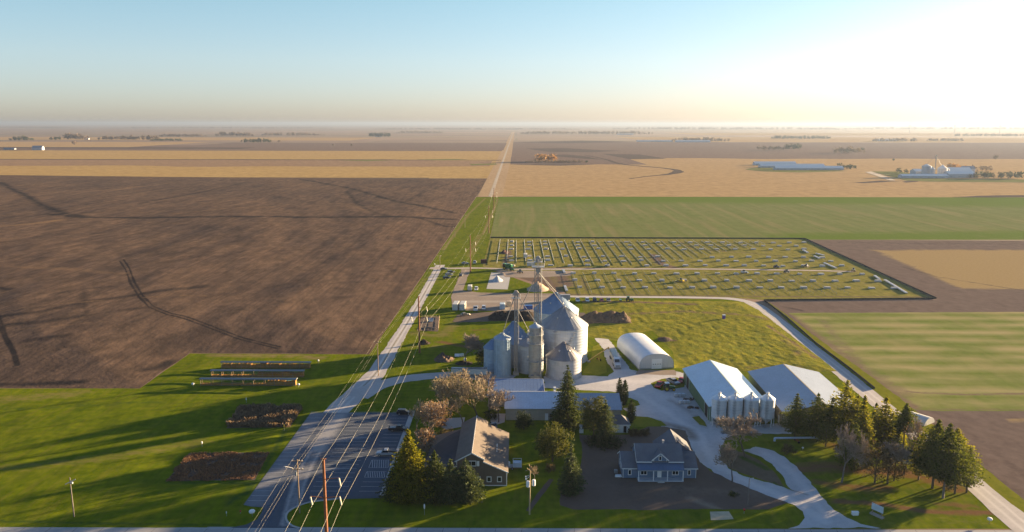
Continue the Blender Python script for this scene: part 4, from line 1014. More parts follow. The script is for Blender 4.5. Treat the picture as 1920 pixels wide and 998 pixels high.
def dryer():
    h = thing('dryer_tower', 'tall slim round grain dryer tower with walkway rings and sunlit right edge', 'grain dryer', (7.1, 281.3, 0))
    t = NT('dryer_screen'); co = t.coord(); sp = t.n('ShaderNodeSeparateXYZ'); t.l(co, sp.inputs[0])
    col = t.mix(t.gray(t.math('FRACT', t.math('DIVIDE', sp.outputs[2], .62), 0), 0, .15, .4, 0), t.ramp(t.noise(co, .8, 4), [(.3, (.30, .28, .25)), (.7, (.42, .39, .35))]), (.2, .19, .18))
    b = MB(); b.lathe([(2.35, .3), (2.35, 13.4), (2.2, 13.5), (2.2, 19.4)], 32); b.build('screen', t.done(col, .55, .2), h, smooth=True)
    b = MB(); b.lathe([(2.4, 19.35), (2.35, 19.5), (.5, 20.6), (.5, 21.0)], 32); b.build('roof', roof_mat('dryer_roof', (.4, .45, .5)), h, smooth=True)
    for z in (6.5, 13.3, 16.6):
        b = MB(); b.lathe([(2.35, z), (3.1, z), (3.1, z + .12), (2.35, z + .12)], 24, caps=False)
        for zz in (.6, 1.1): b.path([(3.05 * math.cos(2 * math.pi * k / 24), 3.05 * math.sin(2 * math.pi * k / 24), z + zz) for k in range(25)], .035, 4)
        for k in range(12): a = 2 * math.pi * k / 12; b.tube((3.05 * math.cos(a), 3.05 * math.sin(a), z), (3.05 * math.cos(a), 3.05 * math.sin(a), z + 1.1), .03, n=4)
        b.build('walkway', M_GALV, h)
    b = MB()
    for s in (-1, 1): b.tube((2.75, s * .25 - .6, .2), (2.75, s * .25 - .6, 20), .05, n=4)
    for k in range(44): b.tube((2.75, -.35, .5 + k * .44), (2.75, -.85, .5 + k * .44), .03, n=3)
    b.build('ladder', M_GALV, h)
    b = MB(); b.box(-1.6, 1.6, -3.3, -2.2, 0.1, 1.7); b.tube((0, -2.8, 1.7), (0, -2.8, 2.6), .5, n=10); b.build('burner', M_STEEL, h)
    b = MB(); b.tube((2.1, -1.3, .2), (2.1, -1.3, 19.6), .33, n=10); b.build('downpipe', plain('dryer_pipe', (.55, .52, .46), .45, .4), h)
dryer()
M_SPOUT = plain('dull_spout', (.20, .20, .20), .7, .2)
def leg_slim():
    h = thing('bucket_elevator', 'slim grey bucket elevator leg between the ribbed bin and the dryer', 'grain elevator', (0, 284.0, 0))
    M_E = plain('elevator_grey', (.30, .285, .27), .55, .3, var=.12)
    for s in (-1, 1): b = MB(); b.box(s * .40 - .22, s * .40 + .22, -.26, .26, .6, 30.6); b.build('trunk', M_E, h)
    b = MB(); b.prism_y([(-.95, 30.6), (.95, 30.6), (.95, 31.6), (.5, 32.4), (-.5, 32.4), (-.95, 31.6)], -.45, .45); b.build('head', M_E, h)
    b = MB(); b.box(-1.1, 1.1, -.6, .6, 0, 1.2); b.build('boot', M_STEEL, h)
    b = MB(); b.box(-1.6, 1.6, -1.2, 1.2, 29.6, 29.72)
    for z in (30.2, 30.8): b.path([(-1.6, -1.2, z), (1.6, -1.2, z), (1.6, 1.2, z), (-1.6, 1.2, z), (-1.6, -1.2, z)], .04, 4)
    for x in (-1.6, 0, 1.6):
        for y in (-1.2, 1.2): b.tube((x, y, 29.7), (x, y, 30.8), .04, n=4)
    b.box(1.0, 2.2, -.7, .7, 14, 14.1); b.path([(2.2, -.7, 15), (2.2, .7, 15)], .04, 4)
    b.build('platform', M_GALV, h)
    b = MB()
    for s in (-1, 1): b.tube((1.0, .45 + s * .22, .5), (1.0, .45 + s * .22, 30), .05, n=4)
    for k in range(60): b.tube((1.0, .23, .7 + k * .48), (1.0, .67, .7 + k * .48), .03, n=3)
    b.build('ladder', M_GALV, h)
    b = MB(); b.cbox(-.9, -.7, 31.0, .7, .6, .6); b.tube((-.6, -.5, 31.3), (-.6, .5, 31.3), .25, n=8); b.build('motor', M_STEEL, h)
    for e in ((-5.0, -.4, 16.4), (7.1, -2.7, 21.1), (5.6, 5.9, 13.9)):
        b = MB(); b.tube((.2 * (1 if e[0] > 0 else -1), 0, 31.2 if e[2] > 15 else 26), e, .14, n=8); b.build('spout', M_SPOUT, h)
leg_slim()
def leg_tower():
    h = thing('elevator_tower', 'tall square lattice tower with elevator head rising behind the dryer', 'lattice tower', (8.4, 297.5, 0))
    M_E = plain('tower_galvanised', (.20, .21, .225), .5, .45, var=.15)
    b = MB(); s = 1.25; H_ = 39.0; st = 2.4
    for x in (-s, s):
        for y in (-s, s): b.tube((x, y, 0), (x, y, H_), .07, n=4)
    k = 0; z = 0.
    while z + st <= H_ + .01:
        z1 = z + st
        for (a, c) in (((-s, -s), (s, -s)), ((s, -s), (s, s)), ((s, s), (-s, s)), ((-s, s), (-s, -s))):
            b.tube((*a, z1), (*c, z1), .05, n=3)
            if k % 2: b.tube((*a, z), (*c, z1), .045, n=3)
            else: b.tube((*c, z), (*a, z1), .045, n=3)
        z = z1; k += 1
    b.build('lattice', M_E, h)
    for sg in (-1, 1): b = MB(); b.box(sg * .30 - .12, sg * .30 + .12, -.14, .14, .5, 41.0); b.build('trunk', M_E, h)
    b = MB(); b.prism_y([(-1.0, 41.0), (1.0, 41.0), (1.0, 42.2), (.5, 43.0), (-.5, 43.0), (-1.0, 42.2)], -.5, .5); b.build('head', M_STEEL, h)
    b = MB(); b.box(-2.4, 2.4, -1.9, 1.9, 38.9, 39.02); b.box(-1.6, 1.6, -1.4, 1.4, 40.8, 40.9)
    for z, q, r_ in ((39.02, 2.4, 1.9), (40.9, 1.6, 1.4)):
        for zz in (.55, 1.1): b.path([(-q, -r_, z + zz), (q, -r_, z + zz), (q, r_, z + zz), (-q, r_, z + zz), (-q, -r_, z + zz)], .04, 4)
        for x in (-q, 0, q):
            for y in (-r_, r_): b.tube((x, y, z), (x, y, z + 1.1), .04, n=4)
    b.build('platform', M_GALV, h)
    b = MB(); b.box(-.9, .9, -.8, .8, 37.2, 38.8); b.prism_y([(-.9, 37.2), (.9, 37.2), (.3, 36.2), (-.3, 36.2)], -.5, .5); b.build('distributor', M_STEEL, h)
    for e in ((9.2, 42.0, 20.0), (10.5, 8.2, 21.7), (-9.0, 2.4, 16.9)):
        b = MB(); b.tube((0, 0, 37.0), e, .14, n=8); b.build('spout', M_SPOUT, h)
    b = MB()
    for sg in (-1, 1): b.tube((1.5, sg * .22, .3), (1.5, sg * .22, 40.8), .05, n=4)
    for k in range(90): b.tube((1.5, -.22, .5 + k * .45), (1.5, .22, .5 + k * .45), .025, n=3)
    b.build('ladder', M_GALV, h)
leg_tower()
# ------------------------------------------------------------------ trees and shrubs
def leaf_mat(name, dark, light, trans=.35, clump=.55):
    t = NT(name)
    gi = t.n('ShaderNodeNewGeometry')
    n1 = t.noise(t.coord(), clump, 3, .6)
    f = t.math('ADD', t.math('MULTIPLY', gi.outputs['Random Per Island'], .6), t.math('MULTIPLY', n1, .6))
    col = t.ramp(f, [(.2, dark), (.9, light)])
    tr = t.n('ShaderNodeBsdfTranslucent'); t.l(t.mix(1., col, (1., .95, .55), 'MULTIPLY'), tr.inputs[0])
    m = t.n('ShaderNodeMixShader'); m.inputs[0].default_value = trans
    t.done(col, .75, 0, .15)
    t.l(t.bsdf.outputs[0], m.inputs[1]); t.l(tr.outputs[0], m.inputs[2]); t.l(m.outputs[0], t.out.inputs[0])
    return t.mat
M_BARK = plain('bark', (.105, .08, .062), .95, var=.3, scale=3, bump=.02)
M_BARKG = plain('grey_bark', (.17, .145, .125), .95, var=.25, scale=3, bump=.02)
M_SPRUCE = leaf_mat('spruce_needles', (.018, .034, .010), (.085, .105, .020), .3)
M_BLUESP = leaf_mat('blue_spruce_needles', (.024, .044, .022), (.10, .125, .045), .3)
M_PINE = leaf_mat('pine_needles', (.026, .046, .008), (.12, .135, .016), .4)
M_PINEY = leaf_mat('sunlit_tone_pine_needles', (.040, .062, .006), (.25, .23, .015), .5)  # pine needles again, sunlight put into the colour as a brighter yellow
M_CEDAR = leaf_mat('cedar_leaves', (.016, .030, .009), (.045, .062, .016), .18)
M_OLIVE = leaf_mat('olive_leaves', (.024, .038, .009), (.115, .118, .02), .35)
M_RUSSET = leaf_mat('russet_leaves', (.14, .08, .05), (.28, .17, .10), .4)
M_ORANGE = leaf_mat('orange_leaves', (.26, .09, .02), (.42, .17, .04), .4)
M_GOLDTW = plain('golden_twigs', (.33, .26, .16), .9, var=.25, scale=.6)
M_GREYTW = plain('grey_twigs', (.24, .195, .16), .9, var=.25, scale=.6)
M_PINKTW = plain('pinkish_twigs', (.255, .205, .155), .9, var=.25, scale=.6)
M_BROWNL = leaf_mat('brown_shrub', (.05, .038, .02), (.135, .10, .045), .3)

class LF:
    """many small leaf faces"""
    def __init__(s, seed): s.r = random.Random(seed); s.v = []; s.f = []
    def leaf(s, p, size, axis=None, flat=.0):
        r = s.r
        u = Vector((r.gauss(0, 1), r.gauss(0, 1), r.gauss(0, 1) * (1 - flat))).normalized() if axis is None else (axis + Vector((r.gauss(0, .35), r.gauss(0, .35), r.gauss(0, .35)))).normalized()
        w = u.cross(Vector((r.gauss(0, 1), r.gauss(0, 1), r.gauss(0, 1))))
        if w.length < 1e-3: w = u.orthogonal()
        w.normalize(); a = size * r.uniform(.7, 1.3); c = a * r.uniform(.35, .6); b = len(s.v)
        s.v += [tuple(p - u * a * .5), tuple(p + w * c * .5), tuple(p + u * a * .5), tuple(p - w * c * .5)]
        s.f.append((b, b + 1, b + 2, b + 3))
    def build(s, name, mat, parent):
        me = bpy.data.meshes.new(name); me.from_pydata(s.v, [], s.f); me.materials.append(mat)
        o = bpy.data.objects.new(name, me); COL.objects.link(o); o.parent = parent; return o
def trunk_mesh(parent, h, r0, mat, lean=(0, 0), n=7, limbs=()):
    b = MB(); P0 = Vector((0, 0, -.1)); k = 6
    for i in range(k):
        a = Vector((lean[0] * (i / k) ** 1.5, lean[1] * (i / k) ** 1.5, h * i / k)); c = Vector((lean[0] * ((i + 1) / k) ** 1.5, lean[1] * ((i + 1) / k) ** 1.5, h * (i + 1) / k))
        b.tube(a if i else P0, c, max(.03, r0 * (1 - i / k * .9)), max(.02, r0 * (1 - (i + 1) / k * .9)), n=n, caps=False)
    for p, q, r in limbs: b.tube(p, q, r, r * .3, n=4, caps=False)
    return b.build('trunk', mat, parent, fix=False)
def conifer(name, label, x, y, h, rad, mat, seed, base=.06, taper=1.0, dens=1.0, droop=.25, size=.62, cat='tree', irregular=.15, bark=M_BARK, top=0., group=None):
    t = thing(name, label, cat, (x, y, 0), random.Random(seed).uniform(0, 6), group)
    L = LF(seed); r = L.r; limbs = []
    levels = int(h * 1.5 * dens ** .5)
    sector = [r.uniform(1 - irregular * 1.6, 1 + irregular) for _ in range(9)]
    for k in range(levels):
        f = base + (1 - base) * (k + r.random() * .8) / levels
        z = h * f; g = (f - base) / (1 - base)
        if taper == 1.0: R_ = rad * (1 - g) ** .78 * (1 if g > .1 else .72 + 2.8 * g)
        else: R_ = rad * max(.06, (1 - g ** taper)) * (1 if g > .16 else .5 + 3.1 * g)
        R_ = R_ * (1 - top) + top * rad * .25 * (1 - g)
        nb = max(4, int((5 + R_ * 3.2) * dens))
        ph = r.uniform(0, 6.28)
        for i in range(nb):
            a = ph + 6.283 * i / nb + r.uniform(-.25, .25)
            Rb = R_ * r.uniform(.72, 1.12) * sector[int((a % 6.283) / 6.2832 * 9) % 9]
            if r.random() < irregular * .6: Rb *= .6
            d = Vector((math.cos(a), math.sin(a), 0)); n = max(2, int(Rb / (size * .55)))
            for j in range(n):
                s_ = (j + .7) / n
                if s_ < .25 and n > 3: continue
                p = d * (Rb * s_) + Vector((0, 0, z - droop * Rb * s_ ** 1.5 + .12 * Rb * s_ ** 3))
                ax = Vector((d.x, d.y, -droop * .8))
                for q in range(2): L.leaf(p + Vector((r.gauss(0, .17), r.gauss(0, .17), r.gauss(0, .10))) * size * 1.4, size * (1.15 - .35 * s_), ax if q == 0 else None)
            if rad > 2.5 and i % 2 == 0 and f > .1: limbs.append((Vector((0, 0, z)), d * Rb * .7 + Vector((0, 0, z - droop * Rb * .6)), .05))
    for q in range(8): L.leaf(Vector((0, 0, h - .15 * q)), size, Vector((0, 0, 1)))
    trunk_mesh(t, h * .97, .014 * h + .06, bark, limbs=limbs); L.build('crown', mat, t)
    return t
def broad(name, label, x, y, h, rad, mat, seed, base=.12, n=2600, size=.55, lobes=9, cat='tree', bark=M_BARK, squash=1., holes=.25, group=None):
    """leafy crown: lobes of leaf clumps round limbs, with gaps"""
    t = thing(name, label, cat, (x, y, 0), random.Random(seed).uniform(0, 6), group)
    L = LF(seed); r = L.r; limbs = []
    zc = h * (base + 1) / 2; hz = h * (1 - base) / 2
    cs = []
    for k in range(lobes):
        a = 6.283 * k * .618; zz = -0.75 + 1.6 * (k + .5) / lobes; q = math.sqrt(max(.05, 1 - (zz * .9) ** 2)) * r.uniform(.45, .68)
        c = Vector((math.cos(a) * rad * q, math.sin(a) * rad * q, zc + hz * zz * .72)); cs.append((c, r.uniform(.38, .55)))
        limbs.append((Vector((0, 0, max(.3, c.z - rad * .6))), c, .09 if rad > 2 else .04))
    cl = []
    for c, k in cs:
        for _ in range(int(n / lobes / 14)):
            v = Vector((r.gauss(0, 1), r.gauss(0, 1), r.gauss(0, 1))).normalized() * (r.random() ** .35)
            cl.append(c + Vector((v.x * rad * k, v.y * rad * k, v.z * hz * k * squash)))
    for c in cl:
        if mnoise.noise(c * (1.1 / max(1, rad * .3)) + Vector((seed, 0, 0))) < -holes: continue
        for _ in range(14):
            L.leaf(c + Vector((r.gauss(0, 1), r.gauss(0, 1), r.gauss(0, .8))) * size * .75, size)
    trunk_mesh(t, h * .7, .016 * h + .05, bark, limbs=limbs); L.build('crown', mat, t)
    return t
def bare(name, label, x, y, h, rad, seed, twig=M_GREYTW, bark=M_BARKG, depth=5, leaves=None, nleaf=0, fork=.17, cat='tree', spread=.8, twr=.045, stems=1, group=None, lsize=.4):
    t = thing(name, label, cat, (x, y, 0), random.Random(seed).uniform(0, 6), group)
    r = random.Random(seed); tr = MB(); tw = MB(); tips = []
    def grow(p, d, L_, rr, lev):
        segs = 3 if lev < 2 else 2
        for s_ in range(segs):
            d = (d + Vector((r.gauss(0, .12), r.gauss(0, .12), r.gauss(0, .06) + .05))).normalized()
            q = p + d * (L_ / segs); r2 = max(twr * .6, rr * (.84 if segs == 3 else .74))
            (tr if lev < 2 else tw).tube(p, q, rr, r2, n=6 if lev < 1 else (4 if lev < 3 else 3), caps=False)
            if lev >= 1 and s_ < segs - 1: side(q, d, L_ * .62, r2 * .6, lev + 1)
            if lev >= 3 and r.random() < .12: side(q, d, L_ * .5, r2 * .6, lev + 1)
            p, rr = q, r2
        if lev >= depth: tips.append(p); return
        for _ in range(3 if lev < 3 else 2 + (r.random() < .5)): side(p, d, L_ * r.uniform(.62, .82), rr * .68, lev + 1)
    def side(p, d, L_, rr, lev):
        if lev > depth: tips.append(p); return
        a = Vector((r.gauss(0, 1), r.gauss(0, 1), r.gauss(0, .45))).normalized()
        grow(p, (d + a * spread).normalized(), L_, max(twr, rr), lev)
    tot = sum(.72 ** k for k in range(1, depth + 1))
    for s_ in range(stems):
        d0 = Vector((0, 0, 1)) if stems == 1 else Vector((r.gauss(0, .3), r.gauss(0, .3), 1)).normalized()
        grow(Vector((r.gauss(0, .15) * (stems > 1), r.gauss(0, .15) * (stems > 1), -.1)), d0, h * fork * 1.15, (.015 * h + .05) / math.sqrt(stems), 0)
    # fit the crown to its height and width
    allv = tr.v + tw.v; zm = max(v[2] for v in allv); xs = sorted(math.hypot(v[0], v[1]) for v in allv)[int(len(allv) * .88)]
    kz, kx = h / zm, rad / xs
    f = lambda v: (v[0] * (1 + (kx - 1) * min(1, max(0, v[2]) / (.25 * h))), v[1] * (1 + (kx - 1) * min(1, max(0, v[2]) / (.25 * h))), v[2] * kz)
    tr.v = [f(v) for v in tr.v]; tw.v = [f(v) for v in tw.v]
    tr.build('trunk', bark, t, fix=False); c = tw.build('crown', twig, t, fix=False)
    if leaves:
        L = LF(seed + 5)
        for _ in range(nleaf):
            p = Vector(f(r.choice(tips))); L.leaf(p + Vector((r.gauss(0, .35), r.gauss(0, .35), r.gauss(0, .35))), lsize)
        L.build('leaves', leaves, t)
    return t
def at(px, py): p = G(px, py); return (p.x, p.y)

# lower-left cluster by the car park
conifer('pine_tree', 'tallest dark conifer beside the car park, its top glowing yellow green', *at(768, 938), 18.6, 7.2, M_PINEY, 1, base=.02, dens=1.6, irregular=.22, size=.72, taper=1.55, droop=.15)
conifer('spruce_tree', 'dark spruce just right of the tallest car park conifer', *at(816, 940), 13.4, 4.8, M_SPRUCE, 2, base=.02, dens=1.5, taper=1.8)
conifer('spruce_tree', 'grey green spruce between two others in front of the brown house', *at(846, 942), 11.4, 4.0, M_BLUESP, 3, base=.02, dens=1.5, taper=1.9)
conifer('spruce_tree', 'rounded spruce with sunlit right side in front of the brown house corner', *at(873, 940), 11.2, 4.9, M_BLUESP, 4, base=.02, dens=1.6, taper=2.3)
conifer('spruce_tree', 'low dark spruce filling the gap at the car park corner', *at(742, 936), 9.5, 4.4, M_SPRUCE, 5, base=.02, dens=1.4, taper=1.8)
# middle
conifer('spruce_tree', 'tall dark spruce standing in front of the pale long shed roof', *at(1063, 800), 19.8, 6.5, M_SPRUCE, 6, base=.05, dens=1.2, droop=.3, irregular=.2, size=.66)
broad('round_tree', 'big round olive green tree right of the tall spruce', *at(1113, 822), 13.8, 4.3, M_OLIVE, 7, base=.06, n=6500, size=.5, lobes=12, holes=.6)
conifer('spruce_tree', 'plump blue green spruce against the round tree by the white garage', *at(1134, 826), 12.6, 4.0, M_BLUESP, 8, base=.03, dens=1.4, taper=1.8)
broad('yew_tree', 'wide round dark tree left of the bare soil yard', *at(1036, 866), 10.8, 5.7, M_OLIVE, 9, base=.03, n=8000, size=.5, lobes=13, holes=.7)
conifer('spruce_tree', 'broad blue green spruce standing alone at the edge of the bare soil', *at(1070, 926), 13.6, 4.4, M_BLUESP, 10, base=.02, dens=1.5, taper=1.35, irregular=.08)
broad('yew_bush', 'dark round bush against the beige shed wall', *at(982, 806), 5.6, 2.9, M_CEDAR, 11, base=.02, n=2600, size=.45, holes=.8, cat='bush')
for k, (px, py, h) in enumerate(((1161, 759, 9.4), (1171, 760, 9.0))):
    conifer('cedar_column', ('narrow dark column cedar, left one of the tall pair in the gravel yard', 'narrow dark column cedar, right one of the tall pair in the gravel yard')[k], *at(px, py), h, 1.35, M_CEDAR, 20 + k, base=.01, taper=4., dens=2.6, droop=-.5, size=.42, irregular=.05)
conifer('cedar_column', 'short dark column cedar alone behind the white garage', *at(1183, 794), 7.8, 1.5, M_CEDAR, 23, base=.01, taper=4., dens=2.6, droop=-.5, size=.42, irregular=.05)
broad('juniper_bed', 'low dark spreading juniper in front of the white garage', *at(1133, 833), 1.7, 6.2, M_CEDAR, 24, base=.0, n=3400, size=.45, holes=.8, cat='bush', lobes=14)
for k, px in enumerate((1184, 1197, 1210)):
    broad('hedge_shrub', ('clipped brownish hedge shrub nearest the white garage', 'middle brownish hedge shrub behind the blue farmhouse', 'brownish hedge shrub at the gravel end of the hedge')[k], *at(px, 816), 2.0, 1.5, M_BROWNL, 26 + k, base=.0, n=900, size=.35, holes=.8, cat='shrub', group='hedge behind the farmhouse')
broad('garden_bush', 'low yellowish bush on the bare soil below the driveway', *at(1374, 930), 1.1, 1.3, M_OLIVE, 30, base=0, n=500, size=.3, holes=.9, cat='bush')
bare('young_tree', 'thin bare sapling beside the pole with white transformers', *at(1003, 905), 5.4, 1.5, 31, M_GOLDTW, depth=4, twr=.045)
broad('garden_shrub', 'low brown shrub beside the sapling left of the lone spruce', *at(1032, 885), 2.2, 1.7, M_BROWNL, 32, base=0, n=700, size=.35, holes=.9, cat='shrub')
# autumn trees between car park and shed
bare('autumn_tree', 'russet leaved tree beside the top of the car park', *at(806, 838), 15.0, 4.6, 41, M_PINKTW, M_BARK, 5, M_RUSSET, 2100, lsize=.42)
bare('autumn_tree', 'lower russet tree next to the pickups at the car park edge', *at(797, 872), 10.0, 3.6, 42, M_PINKTW, M_BARK, 5, M_RUSSET, 1500, lsize=.42)
bare('bare_tree', 'thin golden bare tree at the left edge of the autumn clump', *at(782, 815), 10.5, 2.8, 43, M_GOLDTW, M_BARKG, 5, twr=.042)
bare('bare_tree', 'tall golden bare tree rising above the russet tree beside the lane', *at(824, 790), 15.5, 3.6, 44, M_GOLDTW, M_BARKG, 5, twr=.042)
bare('bare_tree', 'olive gold half bare tree in the middle of the autumn clump', *at(846, 782), 13.5, 4.6, 45, M_GOLDTW, M_BARK, 5, M_OLIVE, 1100, twr=.042)
bare('bare_tree', 'spreading golden bare tree with dark trunk behind the brown house roof', *at(897, 790), 16.0, 6.6, 46, M_GOLDTW, M_BARK, 6, twr=.040)
bare('bare_tree', 'smaller golden bare tree against the blue roofed shed', *at(935, 792), 11.5, 4.2, 47, M_PINKTW, M_BARK, 5, twr=.042)
bare('bare_tree', 'golden bare tree beside the white trailer end', *at(872, 752), 11.0, 4.0, 48, M_GOLDTW, M_BARKG, 5, twr=.042)
broad('orange_shrub', 'bright orange shrub beside the patio of the brown house', *at(826, 800), 2.8, 2.4, M_ORANGE, 49, base=0, n=1200, size=.35, holes=.6, cat='shrub')
broad('dark_shrub', 'dark shrub mound on the patio left of the brown house', *at(838, 822), 2.6, 3.4, M_BROWNL, 50, base=0, n=1500, size=.4, holes=.7, cat='shrub')
broad('dark_shrub', 'dark evergreen shrub between bare trunks and the beige shed', *at(920, 786), 3.0, 2.4, M_CEDAR, 51, base=0, n=1200, size=.4, holes=.7, cat='shrub')
bare('bare_tree', 'grey bare round tree on the lawn left of the grain bins', *at(874, 684), 13.4, 5.4, 52, M_GREYTW, M_BARKG, 6, twr=.045)
broad('dark_shrub', 'dark bush against the left wall of the lowest grain bin', *at(903, 684), 6.5, 2.4, M_CEDAR, 53, base=0, n=1800, size=.45, holes=.7, cat='shrub')
bare('bare_tree', 'slim golden bare tree between the russet tree and the white trailer', *at(846, 764), 12.5, 4.2, 55, M_GOLDTW, M_BARKG, 5, M_OLIVE, 500, twr=.042)
bare('bare_tree', 'low olive tinged bare tree above the patio of the brown house', *at(868, 796), 10.5, 4.6, 56, M_GOLDTW, M_BARK, 5, M_OLIVE, 700, twr=.042)
bare('bare_tree', 'bare tree leaning over the brown house ridge, second behind the roof', *at(917, 776), 13.5, 5.0, 57, M_PINKTW, M_BARK, 5, twr=.042)
bare('autumn_tree', 'small russet tree at the edge of the patio', *at(812, 822), 11.0, 3.6, 58, M_GOLDTW, M_BARK, 5, M_RUSSET, 900, twr=.042, lsize=.4)
# driveway island
bare('bare_tree', 'bare pinkish tree with wide crown on the driveway island', *at(1396, 858), 14.0, 7.2, 60, M_PINKTW, M_BARK, 6, twr=.040)
bare('bare_tree', 'smaller bare reddish tree beside the drive in front of the island', *at(1373, 904), 10.8, 3.6, 61, M_PINKTW, M_BARK, 5, M_RUSSET, 160, twr=.05, lsize=.3)
# grove on the right
conifer('pine_tree', 'dark slender pine in front of the tan shed wall, leftmost of the grove', *at(1490, 824), 14.3, 4.2, M_PINE, 70, base=.16, dens=1.28, irregular=.4, taper=2.2)
conifer('pine_tree', 'dark pine second from left in front of the tan shed', *at(1529, 820), 14.0, 4.9, M_PINE, 71, base=.12, dens=1.35, irregular=.42, taper=2.3)
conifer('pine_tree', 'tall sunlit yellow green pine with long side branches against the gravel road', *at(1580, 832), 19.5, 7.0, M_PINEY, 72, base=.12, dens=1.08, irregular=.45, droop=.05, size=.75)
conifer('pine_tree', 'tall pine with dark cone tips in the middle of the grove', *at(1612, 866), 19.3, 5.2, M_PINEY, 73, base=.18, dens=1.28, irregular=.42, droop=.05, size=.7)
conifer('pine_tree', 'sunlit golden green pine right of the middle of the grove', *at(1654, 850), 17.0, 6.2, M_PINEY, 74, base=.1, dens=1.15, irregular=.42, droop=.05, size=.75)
conifer('pine_tree', 'smaller green pine with drooping top at the back of the grove', *at(1676, 838), 11.5, 4.2, M_PINEY, 75, base=.1, dens=1.22, irregular=.3)
broad('pine_bush', 'bushy green pine low behind the grey bare tree', *at(1548, 838), 8.4, 3.6, M_PINE, 76, base=.05, n=2800, size=.45, holes=.5)
bare('bare_tree', 'pale grey bare tree at the front of the grove near the driveway', *at(1578, 905), 17.6, 4.6, 77, M_GREYTW, M_BARKG, 6, twr=.040)
broad('brown_thicket', 'wide brownish leafy tree with low crown in the front of the grove', *at(1640, 906), 12.4, 5.4, M_BROWNL, 78, base=.05, n=5200, size=.4, lobes=12, holes=.25)
bare('bare_tree', 'dense dark grey bare tree inside the brown thicket', *at(1664, 908), 12.5, 4.2, 79, M_GREYTW, M_BARK, 6, twr=.040)
bare('autumn_tree', 'reddish leaved tree with dark trunk between the pines', *at(1694, 890), 16.5, 3.6, 80, M_PINKTW, M_BARK, 5, M_RUSSET, 500, lsize=.35)
conifer('pine_tree', 'pine whose flat dark top stands over the reddish tree', *at(1690, 872), 17.8, 3.6, M_PINE, 81, base=.55, dens=1.22, irregular=.42, taper=2.2)
conifer('cedar_column', 'dark pointed cedar beside the reddish tree in the grove', *at(1678, 876), 11.5, 1.9, M_CEDAR, 82, base=.2, taper=2.5, dens=1.3)
conifer('pine_tree', 'big dark pine with bare lower trunk, left one of the large pair near the road', *at(1748, 916), 18.8, 6.2, M_PINE, 83, base=.22, dens=1.42, irregular=.42, taper=2.3, droop=.1, size=.68)
conifer('pine_tree', 'big dark pine with pale bare trunk, right one of the large pair near the road', *at(1768, 934), 19.8, 6.1, M_PINE, 84, base=.25, dens=1.42, irregular=.42, taper=2.4, droop=.1, size=.68, bark=M_BARKG)
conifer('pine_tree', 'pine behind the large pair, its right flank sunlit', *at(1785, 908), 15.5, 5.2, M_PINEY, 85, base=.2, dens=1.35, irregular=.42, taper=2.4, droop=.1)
conifer('pine_tree', 'small loose pine beside the gravel road, rightmost of the grove', *at(1812, 924), 12.2, 3.8, M_PINE, 86, base=.15, dens=1.01, irregular=.4, taper=2.2, droop=.05)
conifer('pine_tree', 'shaded pine behind the reddish tree at the back edge of the grove', *at(1636, 842), 14.0, 4.4, M_PINE, 90, base=.05, dens=1.2, irregular=.42, taper=2.2, droop=.1)
conifer('pine_tree', 'dark pine low behind the pale grey bare tree in the grove', *at(1600, 880), 13.0, 4.6, M_PINE, 91, base=.05, dens=1.2, irregular=.42, taper=2.3, droop=.1)
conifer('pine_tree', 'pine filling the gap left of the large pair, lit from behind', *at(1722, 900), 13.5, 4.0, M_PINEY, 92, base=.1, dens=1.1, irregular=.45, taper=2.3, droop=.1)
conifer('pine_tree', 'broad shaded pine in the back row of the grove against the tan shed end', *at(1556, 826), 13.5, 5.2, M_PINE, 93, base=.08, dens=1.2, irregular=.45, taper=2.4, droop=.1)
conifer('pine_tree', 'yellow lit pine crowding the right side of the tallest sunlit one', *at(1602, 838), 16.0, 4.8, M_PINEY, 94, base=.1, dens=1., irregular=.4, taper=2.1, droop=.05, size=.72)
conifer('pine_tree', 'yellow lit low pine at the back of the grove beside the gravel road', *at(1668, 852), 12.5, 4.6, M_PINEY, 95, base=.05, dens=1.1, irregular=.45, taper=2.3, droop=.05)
broad('pine_bush', 'wide green bush low in the middle of the grove', *at(1590, 868), 6.0, 4.2, M_PINE, 96, base=.02, n=2600, size=.45, holes=.5, cat='bush')
broad('brown_thicket', 'second brownish thicket right of the wide one, under the reddish tree', *at(1676, 902), 8.5, 3.8, M_BROWNL, 97, base=.03, n=2800, size=.4, lobes=9, holes=.3)
conifer('pine_tree', 'dense dark pine between the large pair and the small loose pine', *at(1790, 926), 13.5, 3.9, M_PINE, 98, base=.2, dens=1.2, irregular=.45, taper=2.4, droop=.1)
broad('pine_bush', 'small dark bush under the large pair of pines', *at(1780, 918), 2.2, 1.8, M_CEDAR, 87, base=0, n=700, size=.35, holes=.7, cat='bush')
broad('red_shrub', 'dark reddish shrub below the long auger at the drive edge', *at(1478, 850), 2.4, 2.6, M_BROWNL, 88, base=0, n=900, size=.35, holes=.6, cat='shrub')

